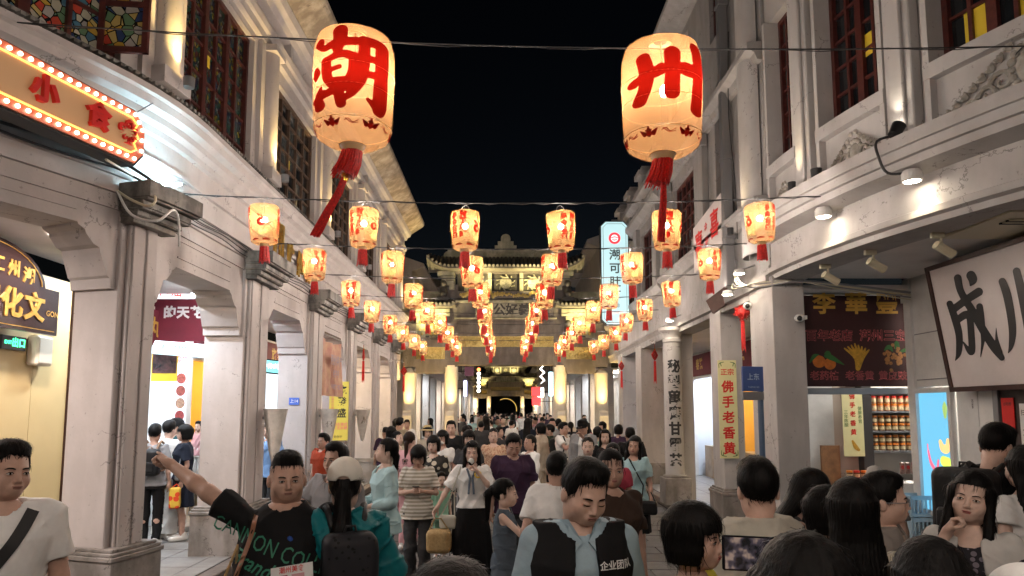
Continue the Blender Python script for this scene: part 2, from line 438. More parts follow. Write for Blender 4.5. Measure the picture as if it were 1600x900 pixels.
def window(fa, parent, s0, s1, z0, z1, cols, rows, frame_mat, pane_mat, n=-0.12, split=None, panes=True, heavy=(), papers=()):
    """frame bars and separate panes; heavy = column indices with a thick mullion"""
    fw = 0.055; mw = 0.028
    f = MB()
    fa.box(f, s0, s1, z0, z0 + fw, n - 0.05, n + 0.03); fa.box(f, s0, s1, z1 - fw, z1, n - 0.05, n + 0.03)
    fa.box(f, s0, s0 + fw, z0 + fw, z1 - fw, n - 0.05, n + 0.028); fa.box(f, s1 - fw, s1, z0 + fw, z1 - fw, n - 0.05, n + 0.028)
    a0, a1, b0, b1 = s0 + fw, s1 - fw, z0 + fw, z1 - fw
    for i in range(1, cols):
        c = a0 + (a1 - a0) * i / cols; w = 0.045 if i in heavy else mw / 2 + 0.004
        fa.box(f, c - w, c + w, b0, b1, n - 0.035, n + (0.025 if i in heavy else 0.014))
    zs = [b0 + (b1 - b0) * j / rows for j in range(rows + 1)] if not split else [b0 + (b1 - b0) * t for t in split]
    for j in range(1, len(zs) - 1):
        fa.box(f, a0, a1, zs[j] - mw / 2, zs[j] + mw / 2, n - 0.03, n + 0.010)
    w = f.build('window', frame_mat, parent)
    for i in range(cols):
        ca, cb = a0 + (a1 - a0) * i / cols, a0 + (a1 - a0) * (i + 1) / cols
        for j in range(len(zs) - 1):
            if not panes: break
            p = MB(); e = r0.uniform(-0.006, 0.006)
            q = [fa.pt(ca, n - 0.024 + e, zs[j]), fa.pt(cb, n - 0.024 - e, zs[j]), fa.pt(cb, n - 0.02 - e, zs[j + 1]), fa.pt(ca, n - 0.02 + e, zs[j + 1])]
            q2 = [v + (fa.pt(ca, -0.004, 0) - fa.pt(ca, 0, 0)) for v in q]
            p.add(q + q2, [(0, 1, 2, 3), (7, 6, 5, 4), (0, 4, 5, 1), (1, 5, 6, 2), (2, 6, 7, 3), (3, 7, 4, 0)])
            p.build('pane', pane_mat if not isinstance(pane_mat, (list, tuple)) else r0.choice(pane_mat), w)
    if not panes:
        p = MB(); fa.box(p, a0, a1, b0, b1, n - 0.03, n - 0.022); p.build('pane', pane_mat if not isinstance(pane_mat, (list, tuple)) else pane_mat[0], w)
    for (u, v, pw, ph) in papers:
        p = MB(); c = a0 + (a1 - a0) * u; zc = b0 + (b1 - b0) * v
        fa.box(p, c - pw / 2, c + pw / 2, zc - ph / 2, zc + ph / 2, n - 0.018, n - 0.014); p.build('paper_notice', m_yellowp, w)
    # dark room behind
    return w
def room_dark(fa, mb, s0, s1, z0, z1): fa.box(mb, s0, s1, z0, z1, -0.5, -0.36)

def pillar(fa, parent, s0, w, depth, mat, base_mat, zt=3.72, ribs=True, capital=True, z_base=0.72, zf=0.0, base_only=False):
    p = MB()
    fa.box(p, s0, s0 + w, z_base - 0.01, zt, -depth, 0.0)
    if ribs:
        a = s0 + 0.06; b2 = s0 + w - 0.06; q = (b2 - a) / 3
        fa.box(p, a, b2, z_base - 0.01, zt, 0.002, 0.045)
        fa.box(p, a + 0.02, a + q * 1.35, z_base - 0.005, zt, 0.045, 0.064); fa.box(p, b2 - q * 1.35, b2 - 0.02, z_base - 0.005, zt, 0.045, 0.064)
    o = p.build('pillar', mat, parent, bevel=0.008)
    b = MB(); e = 0.045; no = 0.10 if ribs else 0.0
    def blk(z0, z1, e): fa.box(b, s0 - e, s0 + w + e, z0, z1, -depth - e, no + e)
    blk(zf, z_base - 0.10, 0.06); 
    for i, (e0, h0, h1) in enumerate([(0.075, -0.10, -0.06), (0.055, -0.06, -0.03), (0.03, -0.03, 0.0)]): blk(z_base + h0, z_base + h1, e0)
    b.build('base', base_mat, o, bevel=0.006)
    if capital:
        c = MB()
        prof = [(0.0, 0.0), (0.10, 0.0), (0.12, 0.05), (0.16, 0.06), (0.17, 0.11), (0.23, 0.13), (0.24, 0.19), (0.30, 0.21), (0.33, 0.30), (0.33, 0.34), (0.30, 0.36), (0.0, 0.36)]
        z0 = zt - 0.12
        for (n, z), (n2, z2) in zip(prof[:-1], prof[1:]):
            if z2 - z < 0.004: continue
            nn = max(n, n2)
            fa.box(c, s0 - nn * 0.18, s0 + w + nn * 0.45, z0 + z, z0 + z2, 0.0, nn + 0.03)
        c.build('capital', m_stone, o, bevel=0.014)
    return o

def lintel(fa, parent, s0, s1, z0, z1, mat, depth=0.5, corbel=True):
    """beam between two pillars with scroll brackets in the corners"""
    c = MB()
    L_, H_ = 0.40, 0.52
    def br(t):  # bracket outline from the pillar outwards, t = 0..1
        return [(0, -H_), (0.05, -H_), (0.06, -H_ + 0.09), (0.09, -H_ + 0.11), (0.17, -H_ + 0.30), (0.18, -H_ + 0.34), (0.24, -H_ + 0.36), (0.32, -H_ + 0.44), (0.33, -H_ + 0.47), (0.39, -H_ + 0.50), (0.40, 0)]
    pts = br(0)
    if corbel:
        poly = [(s0 + a, z0 + z) for a, z in pts] + [(s1 - a, z0 + z) for a, z in reversed(pts)] + [(s1, z1), (s0, z1)]
    else: poly = [(s0, z0), (s1, z0), (s1, z1), (s0, z1)]
    # split in vertical strips so that curved facades work and no face is concave
    xs = sorted(set([p for p, z in poly] + fa.cuts(s0, s1)))
    def low(x):
        if not corbel: return z0
        d = min(x - s0, s1 - x)
        if d >= L_: return z0
        for (a, za), (b2, zb) in zip(pts[:-1], pts[1:]):
            if a <= d <= b2 and b2 > a: return z0 + za + (zb - za) * (d - a) / (b2 - a)
        return z0
    k = len(xs)
    vs = []
    for x in xs:
        lo = low(x)
        vs += [fa.pt(x, -0.04, lo), fa.pt(x, -0.04, z1), fa.pt(x, -depth, lo), fa.pt(x, -depth, z1)]
    fs = []
    for i in range(k - 1):
        a, b2 = i * 4, i * 4 + 4
        fs += [(a, b2, b2 + 1, a + 1), (a + 2, a + 3, b2 + 3, b2 + 2), (a, a + 2, b2 + 2, b2), (a + 1, b2 + 1, b2 + 3, a + 3)]
    fs += [(0, 1, 3, 2), (4 * k - 4, 4 * k - 2, 4 * k - 1, 4 * k - 3)]
    c.add(vs, fs)
    # incised border lines on the beam face
    for zz in (z0 + 0.10, z0 + 0.28):
        fa.box(c, s0 + 0.42, s1 - 0.42, zz, zz + 0.014, -0.042, -0.028)
    return c.build('beam', mat, parent)

def down_lamp(parent_label, loc, size, strength, colr, grp, cat='ceiling lamp'):
    t = thing('ceiling_lamp', parent_label, cat, loc, group=grp)
    MB().lathe([(size * 1.35, 0.012), (size * 1.35, 0.0), (size * 1.08, -0.008), (size, 0.004)], 20).build('trim_ring', m_white, t, smooth=40)
    MB().lathe([(size, 0.003), (0.0, 0.003)], 20).build('lens', glow('lamp_%s_%g' % (grp, strength), colr, strength), t)
    return t

# ------------------------------------------------------------------ left block (near corner, first archway of the arcade and up to the memorial gate)
LP = [6.08, 8.72, 11.58, 14.4, 17.2, 20.05]; PW = 0.78
bl = thing('arcade_building', 'long white two-storey arcade building with red-framed windows along the left side', 'building')
END_L = 22.0
for i, s in enumerate(LP): pillar(FL, bl, s, PW if i else 0.46, 0.50, m_wallL, m_base)
prev = [2.6] + [s + (PW if i else 0.46) for i, s in enumerate(LP)]; nxt = LP + [END_L]
for a, b2 in zip(prev, nxt): lintel(FL, bl, a, b2, 3.38 if a > 3 else 3.52, 3.80, m_wallL)
w = MB()
WL = [(4.35, 5.98, 4.98, 6.85), (6.86, 8.75, 4.98, 6.85), (9.75, 11.75, 5.15, 6.75), (12.7, 14.65, 5.15, 6.75), (15.6, 17.5, 5.15, 6.75), (18.5, 20.4, 5.15, 6.75)]
wall_holes(FL, w, 2.6, END_L, 3.72, 7.6, -0.5, -0.02, WL)
FL.box(w, END_L - 0.25, END_L, 0.0, 7.6, -4.0, -0.5)
w.build('wall', m_wallL, bl)
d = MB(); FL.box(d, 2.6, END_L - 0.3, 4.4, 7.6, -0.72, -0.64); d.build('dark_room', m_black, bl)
c = MB()
FL.profile(c, 2.6, END_L, [(-0.02, 4.55), (0.03, 4.56), (0.04, 4.62), (0.09, 4.66), (0.10, 4.72), (0.17, 4.75), (0.19, 4.82), (0.22, 4.84), (0.22, 4.90), (-0.02, 4.93)])
c.build('cornice', m_wallL, bl, smooth=30)
c = MB()
for z in (3.86, 4.02): FL.profile(c, 2.6, END_L, [(-0.02, z), (0.012, z + 0.004), (0.012, z + 0.03), (-0.02, z + 0.034)])
FL.profile(c, 2.6, END_L, [(-0.02, 4.28), (0.02, 4.285), (0.02, 4.33), (-0.02, 4.335)])
c.build('string_course', m_wallL, bl)
# small beads under the top edge of the cornice
c = MB()
sv = 4.2
while sv < 12.5:
    FL.box(c, sv, sv + 0.035, 4.935, 4.965, 0.12, 0.20); sv += 0.07
o = c.build('bead_moulding', m_stone, bl); o['kind'] = 'stuff'
c = MB(); FL.box(c, 2.6, END_L, 4.93, 4.97, -0.02, 0.115); FL.box(c, 2.6, END_L, 4.965, 5.03, -0.10, 0.09); c.build('sill_course', m_stone, bl)
c = MB()
FL.profile(c, 2.6, END_L, [(-0.02, 6.95), (0.05, 6.96), (0.06, 7.06), (0.10, 7.08), (0.12, 7.16), (-0.02, 7.18)])
FL.profile(c, 2.6, END_L, [(-0.02, 7.42), (0.10, 7.44), (0.14, 7.52), (0.22, 7.56), (0.26, 7.66), (-0.02, 7.68)])
c.build('entablature', m_wallL, bl, smooth=30)
m_eave = plaster('eave_boards', (0.45, 0.38, 0.30), (0.18, 0.14, 0.1), 0.8, 2.5)
c = MB()
FL.profile(c, 2.6, END_L + 0.1, [(-0.4, 7.68), (0.26, 7.68), (0.62, 7.92), (0.66, 7.98), (0.66, 8.06), (-0.4, 8.5)])
c.build('eave', m_eave, bl)
for sv in np.arange(7.0, END_L - 0.3, 2.9):
    b_ = MB(); FL.prism(b_, [(sv, 7.2), (sv + 0.12, 7.2), (sv + 0.12, 7.44), (sv, 7.44)], -0.02, 0.09); b_.build('eave_bracket', m_wallL, bl)
# upper pilasters
UP = [6.22, 8.95, 11.95, 14.85, 17.75, 20.65]
for s in UP:
    p = MB()
    FL.box(p, s - 0.05, s + 0.55, 5.035, 6.95, -0.02, 0.035)
    for k in range(9):
        pass
    cs = s + 0.25; q = []
    for k in range(9):
        a = PI * k / 8; q.append((cs - 0.15 * math.cos(a), 0.035 + 0.13 * math.sin(a)))
    vs = [FL.pt(a, n, z) for z in (5.2, 6.9) for a, n in q]
    p.add(vs, [(k, k + 1, k + 10, k + 9) for k in range(8)] + [tuple(range(8, -1, -1)), tuple(range(9, 18))])
    FL.box(p, s + 0.06, s + 0.44, 5.035, 5.2, 0.035, 0.19)
    FL.box(p, s + 0.06, s + 0.44, 6.86, 6.95, 0.035, 0.19)
    p.build('pilaster', m_wallL, bl, smooth=35)
window(FL, bl, *WL[0], 4, 4, m_wood, m_stain, heavy=(2,))
window(FL, bl, *WL[1], 6, 5, m_wood, m_stain2, heavy=(2, 4), split=[0, 0.16, 0.37, 0.58, 0.79, 1.0], papers=[(0.42, 0.55, 0.09, 0.2)])
window(FL, bl, *WL[2], 5, 6, m_woodL, [m_glass, m_glassg], heavy=(), papers=[(0.45, 0.42, 0.09, 0.15)])
window(FL, bl, *WL[3], 5, 6, m_woodL, [m_glass, m_glassg])
window(FL, bl, *WL[4], 4, 5, m_woodL, [m_glass, m_glassg], panes=False)
window(FL, bl, *WL[5], 4, 5, m_woodL, [m_glass, m_glassg], panes=False)
# open casement leaf with coloured glass (second one swung out)
c = MB(); M = FL.mat(5.72, 0.02, 5.05) @ Matrix.Rotation(R(-62), 4, 'Y')
for z in (0.0, 0.42, 0.86, 1.3): c.box(0, 0.42, z, z + 0.05, -0.02, 0.02, M)
for x in (0.0, 0.37): c.box(x, x + 0.05, 0, 1.35, -0.022, 0.022, M)
cw = c.build('window_leaf', m_wood, bl)
for z in (0.05, 0.47, 0.91):
    MB().box(0.05, 0.37, z, z + 0.38, -0.004, 0.004, M).build('pane', m_stain, cw)

# arcade inside, left
def arcade(fa, parent, s0, s1, zc, ceil_mat, wall_mat, floor=True, back=True):
    c = MB(); fa.box(c, s0, s1, zc, zc + 0.06, -DEPTH - 0.1, -0.5); c.build('arcade_ceiling', ceil_mat, parent)
    if floor:
        o = MB(); fa.box(o, s0, s1, -0.01, 0.115, -DEPTH - 2.5, -0.02); o2 = o.build('pavement', m_joint); struct(o2)
        t = MB(); n = 0
        fs_ = struct(bpy.data.objects.new('pavement', None)) if False else None
        k = int((s1 - s0) / 0.5)
        rows = [(-0.28, -0.03)] + [(-0.28 - 0.5 * (i + 1), -0.28 - 0.5 * i) for i in range(6)]
        tl = MB()
        for i in range(k):
            for a, b2 in rows:
                x0, x1 = s0 + i * 0.5 + 0.005, s0 + i * 0.5 + 0.495
                tl.add([fa.pt(x0, a + 0.005, 0.12), fa.pt(x1, a + 0.005, 0.12), fa.pt(x1, b2 - 0.005, 0.12), fa.pt(x0, b2 - 0.005, 0.12),
                        fa.pt(x0, a + 0.005, 0.10), fa.pt(x1, a + 0.005, 0.10), fa.pt(x1, b2 - 0.005, 0.10), fa.pt(x0, b2 - 0.005, 0.10)],
                       [(0, 1, 2, 3), (0, 4, 5, 1), (1, 5, 6, 2), (2, 6, 7, 3), (3, 7, 4, 0)])
        tt = tl.build('floor_tile_field', m_tile, o2); tt['kind'] = 'stuff'
        # kerb stones
        sv = s0; i = 0
        while sv < min(s1, 19.0):
            kb = MB(); fa.box(kb, sv + 0.004, sv + 0.996, -0.01, 0.118, -0.019, 0.17)
            kb.build('kerb_stone', m_kerb, o2, bevel=0.012); sv += 1.0
        if s1 > 19:
            kb = MB(); fa.box(kb, max(s0, sv), s1, -0.01, 0.118, -0.019, 0.17); kb.build('kerb_stone', m_kerb, o2)
arcade(FL, bl, 2.6, END_L, 3.62, m_ceil, m_wallL)
arcade_r = None

# ------------------------------------------------------------------ right corner building
br = thing('corner_building', 'rounded white corner building with red windows, stucco reliefs and floodlit cornice', 'building')
S0R, S1R = 3.4, 8.52
pillar(FR, br, 8.45, 0.80, 0.40, m_wallR, m_base, zt=3.6, ribs=False, capital=False)
b_ = MB()
FR.profile(b_, S0R, S1R, [(-0.45, 3.56), (-0.03, 3.56), (-0.03, 3.62), (0.02, 3.64), (0.02, 3.70), (-0.03, 3.72), (-0.03, 4.06), (-0.45, 4.06)])
b_.build('beam', m_wallR, br)
c = MB()
FR.profile(c, S0R, S1R, [(-0.03, 4.02), (0.20, 4.06), (0.21, 4.13), (0.25, 4.135), (0.25, 4.22), (0.28, 4.225), (0.28, 4.34), (-0.03, 4.36)])
c.build('cornice', m_wallR, br)
WR = [(4.45, 5.72, 4.98, 6.9), (6.28, 7.18, 4.98, 6.9), (7.72, 8.36, 4.98, 6.9)]
w = MB(); wall_holes(FR, w, S0R, S1R, 4.3, 8.6, -0.45, -0.06, WR)
FR.box(w, S1R - 0.2, S1R - 0.004, 0.12, 4.3, -0.30, -0.0) if False else None
w.build('wall', m_wallR, br)
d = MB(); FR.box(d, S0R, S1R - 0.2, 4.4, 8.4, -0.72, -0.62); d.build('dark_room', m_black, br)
for (a, b2, z0, z1) in WR:
    f = MB()   # surround and sill panel frame
    FR.box(f, a - 0.06, b2 + 0.06, 4.84, 4.98, -0.06, 0.03); FR.box(f, a - 0.06, a, 4.36, 4.84, -0.06, 0.02); FR.box(f, b2, b2 + 0.06, 4.36, 4.84, -0.06, 0.02)
    FR.box(f, a - 0.06, a, 4.98, z1, -0.06, 0.018); FR.box(f, b2, b2 + 0.06, 4.98, z1, -0.06, 0.018)
    f.build('window_surround', m_wallR, br)
window(FR, br, *WR[0], 6, 5, m_wood, m_glass, n=-0.2, heavy=(2, 4), papers=[(0.80, 0.12, 0.22, 0.34), (0.42, 0.12, 0.2, 0.3)])
window(FR, br, *WR[1], 4, 6, m_wood, m_glass, n=-0.2, heavy=(2,), papers=[(0.36, 0.36, 0.17, 0.24)])
window(FR, br, *WR[2], 4, 6, m_wood, m_glassg, n=-0.2, heavy=(2,))
for s in (5.86, 7.30):
    p = MB(); FR.box(p, s, s + 0.30, 4.36, 8.6, -0.06, 0.06); FR.box(p, s + 0.07, s + 0.23, 4.36, 8.6, 0.06, 0.10); p.build('pilaster', m_wallR, br, bevel=0.01)
# stucco reliefs: cartouche, scrolls and leaves
def relief(s, zc, sc, seed):
    rr = random.Random(seed); mb = MB(); M = FR.mat(s, -0.055, zc)
    mb.ball(M @ Vector((0, 0.02 * sc, 0)), (0.10 * sc, 0.03, 0.13 * sc), 14, 8, M=None) if False else None
    def bl_(x, y, r, h=0.5, e=1.0):
        Mx = M.to_3x3()
        vs = MB().ball((0, 0, 0), (r, r * e, r * h), 10, 6).v
        fs = MB().ball((0, 0, 0), (r, r * e, r * h), 10, 6).f
        mb.add([M @ (Vector(v) + Vector((x, y, 0))) for v in vs], fs)
    bl_(0, 0.03 * sc, 0.085 * sc, 0.35, 1.35)
    for t in np.linspace(0, 2 * PI, 16, endpoint=False):
        bl_(0.115 * sc * math.cos(t), 0.03 * sc + 0.15 * sc * math.sin(t), 0.03 * sc, 0.9)
    for sg in (-1, 1):
        for k in range(4):   # big scrolls
            cx = sg * (0.17 + 0.10 * k) * sc; cyy = (-0.02 - 0.055 * k) * sc; rad = (0.085 - 0.012 * k) * sc
            pts = []
            for j in range(15):
                a = j / 14 * 3.6 * PI / 1.6; q = rad * (1 - 0.8 * j / 14)
                pts.append(M @ Vector((cx + sg * q * math.cos(a), cyy + q * math.sin(a), 0.012)))
            mb.tube(pts, [0.02 * sc * (1 - 0.4 * j / 14) for j in range(15)], 6)
        for k in range(9):   # leaves over the outline
            t = k / 8; x = sg * (0.04 + 0.5 * t) * sc; yy = (0.25 - 0.36 * t ** 0.8) * sc
            for q in range(3):
                a = 1.2 - 0.9 * t * 1.0 + (q - 1) * 0.6
                e = Vector((x + sg * math.cos(a) * 0.055 * sc, yy + math.sin(a) * 0.06 * sc, 0.012))
                mb.tube([M @ Vector((x, yy, 0.0)), M @ ((Vector((x, yy, 0.02)) + e) / 2), M @ e], [0.012 * sc, 0.02 * sc, 0.006 * sc], 6)
    return mb.build('stucco_relief', m_relief, br, smooth=50)
m_relief = plaster('relief_stucco', (0.50, 0.47, 0.43), (0.22, 0.2, 0.17), 0.8, 4)
relief(4.95, 4.58, 1.15, 1); relief(6.72, 4.53, 0.80, 2); relief(8.1, 4.50, 0.66, 3)
c = MB(); FR.box(c, S0R, S1R, 3.58, 3.62, -DEPTH - 3.0, -0.45); c.build('arcade_ceiling', m_ceil, br)
arcade_s = MB()
o = MB(); FR.box(o, 3.0, 22.0, -0.01, 0.115, -DEPTH - 2.5, -0.02); pr = o.build('pavement', m_joint); struct(pr)
tl = MB()
for i in range(38):
    for j in range(7):
        x0, x1 = 3.0 + i * 0.5 + 0.005, 3.0 + i * 0.5 + 0.495; a, b2 = -0.03 - 0.5 * (j + 1), -0.03 - 0.5 * j
        tl.add([FR.pt(x0, a + 0.005, 0.12), FR.pt(x1, a + 0.005, 0.12), FR.pt(x1, b2 - 0.005, 0.12), FR.pt(x0, b2 - 0.005, 0.12)], [(0, 1, 2, 3)])
tt = tl.build('floor_tile_field', m_tile, pr); tt['kind'] = 'stuff'
for i in range(17):
    kb = MB(); FR.box(kb, 4.0 + i + 0.004, 4.0 + i + 0.996, -0.01, 0.118, -0.019, 0.17); kb.build('kerb_stone', m_kerb, pr, bevel=0.012)

# ------------------------------------------------------------------ right row: tall building with drain pipe, then lower ones up to the gate
bt = thing('terrace_building', 'tall grey three-storey terrace next to the rounded corner building', 'building')
T0, T1 = 8.53, 14.2
pillar(FR, bt, 10.55, 0.55, 0.33, m_wallR, m_base, zt=3.5, ribs=False, capital=False)
w = MB()
WT = [(10.1, 10.6, 4.75, 6.6), (11.75, 13.35, 4.8, 6.3)]
wall_holes(FR, w, T0, T1, 3.75, 6.75, -0.45, -0.02, WT)
WT2 = [(9.95, 10.7, 7.9, 9.0), (12.0, 13.6, 7.75, 8.95)]
wall_holes(FR, w, T0, T1, 6.75, 9.1, -0.45, -0.02, WT2)
w.build('wall', m_wallG, bt)
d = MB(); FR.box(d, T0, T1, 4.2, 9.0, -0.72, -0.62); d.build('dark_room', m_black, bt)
c = MB()
FR.profile(c, T0, T1, [(-0.4, 3.42), (-0.02, 3.42), (-0.02, 3.50), (0.04, 3.52), (0.05, 3.62), (0.0, 3.64), (0.0, 3.75), (-0.4, 3.75)])
FR.profile(c, T0, T1, [(-0.02, 4.45), (0.05, 4.46), (0.08, 4.55), (0.16, 4.6), (0.16, 4.66), (-0.02, 4.68)])
FR.profile(c, T0, T1, [(-0.02, 6.5), (0.05, 6.51), (0.08, 6.6), (0.18, 6.66), (0.18, 6.74), (-0.02, 6.76)])
FR.profile(c, T0, T1, [(-0.4, 9.1), (0.10, 9.1), (0.42, 9.28), (0.42, 9.36), (-0.4, 9.7)])
c.build('cornice', m_wallG, bt)
for s in (11.0, 13.45):
    p = MB(); FR.box(p, s, s + 0.5, 4.68, 6.5, -0.02, 0.09); FR.box(p, s - 0.05, s + 0.55, 4.68, 4.85, 0.0, 0.14); FR.box(p, s - 0.05, s + 0.55, 6.3, 6.5, 0.0, 0.14); p.build('pilaster', m_wallG, bt, bevel=0.01)
p = MB(); q = [(8.66 + 0.27 - 0.27 * math.cos(PI * k / 12), 0.16 * math.sin(PI * k / 12)) for k in range(13)]
vs = [FR.pt(a, n, z) for z in (3.95, 9.1) for a, n in q]
p.add(vs, [(k, k + 1, k + 14, k + 13) for k in range(12)]); p.build('half_column', m_wallR, bt, smooth=40)
window(FR, bt, *WT[0], 1, 3, m_wood, m_glass, papers=[(0.5, 0.3, 0.12, 0.18)])
window(FR, bt, *WT[1], 5, 6, m_wood, [m_glass, m_glassg])
window(FR, bt, *WT2[0], 2, 3, m_wood, [m_glass, m_glassg]); window(FR, bt, *WT2[1], 5, 3, m_wood, [m_glass, m_glassg])
dp = thing('drain_pipe', 'grey square drain pipe running down between the right-hand buildings', 'pipe')
p = MB(); FR.box(p, 9.72, 9.86, 3.7, 9.0, 0.02, 0.15); p.build('pipe', m_metal, dp, bevel=0.01)
for z in (4.4, 5.6, 6.8, 8.0): p = MB(); FR.box(p, 9.69, 9.89, z, z + 0.05, 0.0, 0.158); p.build('clamp', m_metal, dp)
c = MB(); FR.box(c, T0, 22.0, 3.44, 3.50, -DEPTH - 0.1, -0.40); c.build('arcade_ceiling', m_ceil, bt)

bc = thing('parapet_building', 'low white shop building with stepped parapet before the memorial gate on the right', 'building')
C0, C1 = 14.2, 22.0
for s in (16.85, 19.55): pillar(FR, bc, s, 0.7, 0.55, m_wallR, m_base, zt=3.5, ribs=False, capital=False, z_base=0.62)
w = MB(); WC = [(14.75, 16.6, 4.75, 6.2), (17.2, 18.9, 4.75, 6.2), (19.6, 21.4, 4.75, 6.2)]
wall_holes(FR, w, C0, C1, 3.7, 7.0, -0.45, -0.02, WC); w.build('wall', m_wallG, bc)
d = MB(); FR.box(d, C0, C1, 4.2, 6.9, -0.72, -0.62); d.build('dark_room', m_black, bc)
for q in WC: window(FR, bc, *q, 4, 4, m_wood, [m_glass, m_glassg], panes=False)
c = MB()
FR.profile(c, C0, C1, [(-0.4, 3.42), (-0.02, 3.42), (0.0, 3.55), (0.05, 3.62), (-0.02, 3.7), (-0.4, 3.7)])
FR.profile(c, C0, C1, [(-0.02, 4.4), (0.06, 4.42), (0.15, 4.55), (0.15, 4.62), (-0.02, 4.65)])
FR.profile(c, C0, C1, [(-0.02, 6.4), (0.06, 6.42), (0.2, 6.55), (0.2, 6.66), (-0.02, 6.7)])
FR.profile(c, C0, C1, [(-0.02, 6.9), (0.06, 6.9), (0.2, 7.02), (0.2, 7.12), (-0.3, 7.14)])
c.build('cornice', m_wallG, bc)
for s in np.arange(C0 + 0.1, C1 - 0.3, 1.55):
    p = MB(); FR.box(p, s, s + 0.42, 6.7, 7.5, -0.3, 0.10); FR.box(p, s - 0.06, s + 0.48, 7.5, 7.62, -0.34, 0.18); FR.box(p, s + 0.04, s + 0.38, 7.62, 7.75, -0.3, 0.08); p.build('parapet_post', m_wallG, bc)
    p = MB(); FR.box(p, s + 0.43, s + 1.5, 7.14, 7.22, -0.14, 0.0)
    for k in range(5): FR.box(p, s + 0.5 + k * 0.2, s + 0.58 + k * 0.2, 7.22, 7.42, -0.12, -0.02)
    FR.box(p, s + 0.43, s + 1.5, 7.42, 7.5, -0.14, 0.0); p.build('balustrade', m_wallG, bc)
for s in (14.6, 16.75, 19.05, 21.5):
    p = MB(); FR.box(p, s, s + 0.4, 4.65, 6.4, -0.02, 0.08); p.build('pilaster', m_wallG, bc)

# round column with the painted tea slogan
cc = thing('slogan_column', 'round white column with black vertical calligraphy on the right pavement', 'column', (3.28, 13.35, 0.12))
MB().lathe([(0.19, 0.55), (0.175, 0.62), (0.17, 3.1), (0.19, 3.12), (0.19, 3.18), (0.16, 3.2), (0.18, 3.28), (0.26, 3.34), (0.27, 3.4), (0, 3.4)], 28).build('shaft', m_wallR, cc, smooth=40)
MB().box(-0.25, 0.25, -0.25, 0.25, 0, 0.5).lathe([(0.235, 0.5), (0.235, 0.54), (0.2, 0.56)], 28).build('base', m_base, cc, bevel=0.01)
MB().box(-0.05, 0.45, 0.2, 0.6, 0.0, 3.4).build('pier', m_wallR, cc)
mb = MB()
for k, ch in enumerate('秘製萬應甘露茶'):
    vs, fs = text_cut(ch, 0.26, 0.04, .03)
    zc = 2.62 - k * 0.30
    a0 = R(-96)
    mb.add([(0.175 * math.cos(a0 + x / 0.175), 0.175 * math.sin(a0 + x / 0.175), zc + yv) for x, yv in vs], fs)
mb.build('lettering', m_black, cc)

# ------------------------------------------------------------------ rows beyond the gate (seen small between the gate columns)
m_farw = plaster('far_plaster', (0.50, 0.46, 0.43), (0.32, 0.29, 0.26), 0.4)
for side, fa in ((-1, FL), (1, FR)):
    s = 24.2; k = 0
    while s < 84:
        L_ = 8.4 + 2.2 * ((k * 7 + (side > 0) * 3) % 3); e = min(s + L_, 86)
        hgt = (6.9, 7.8, 6.3, 7.2)[(k + (side > 0)) % 4]
        b_ = thing('distant_shophouse', 'distant white shophouse beyond the memorial gate, %s on the %s side' % (('nearest', 'second', 'third', 'fourth', 'fifth', 'sixth', 'seventh')[k], 'left' if side < 0 else 'right'), 'building')
        w = MB(); hs = [(q + 0.5, q + 1.9, 4.7, 6.0) for q in np.arange(s + 0.3, e - 2.0, 2.7)]
        wall_holes(fa, w, s, e - 0.05, 3.4, hgt, -0.4, -0.02, hs); w.build('wall', m_farw, b_)
        for q in hs: window(fa, b_, *q, 3, 3, m_wood, m_glass, panes=False)
        c = MB(); fa.profile(c, s, e - 0.05, [(-0.02, 4.3), (0.15, 4.45), (0.15, 4.55), (-0.02, 4.58)]); fa.profile(c, s, e - 0.05, [(-0.3, hgt), (0.1, hgt), (0.4, hgt + 0.15), (0.4, hgt + 0.25), (-0.3, hgt + 0.5)])
        c.build('cornice', m_farw, b_)
        for q in np.arange(s + 0.1, e - 0.6, 2.8): pillar(fa, b_, q, 0.6, 0.5, m_farw, m_base, zt=3.4, ribs=False, capital=False)
        c = MB(); fa.box(c, s, e - 0.05, 3.36, 3.4, -DEPTH, -0.4); c.build('arcade_ceiling', m_ceil, b_)
        c = MB(); fa.box(c, s, e - 0.05, 0.0, 3.36, -DEPTH - 0.2, -DEPTH); c.build('shop_wall', plain('far_shop_wall', (0.35, 0.31, 0.27), 0.7, noise=0.4, scale=2), b_)
        s = e; k += 1
    o = MB(); fa.box(o, 22.0, 90, -0.01, 0.115, -DEPTH - 2.5, -0.02); struct(o.build('pavement', m_tile))
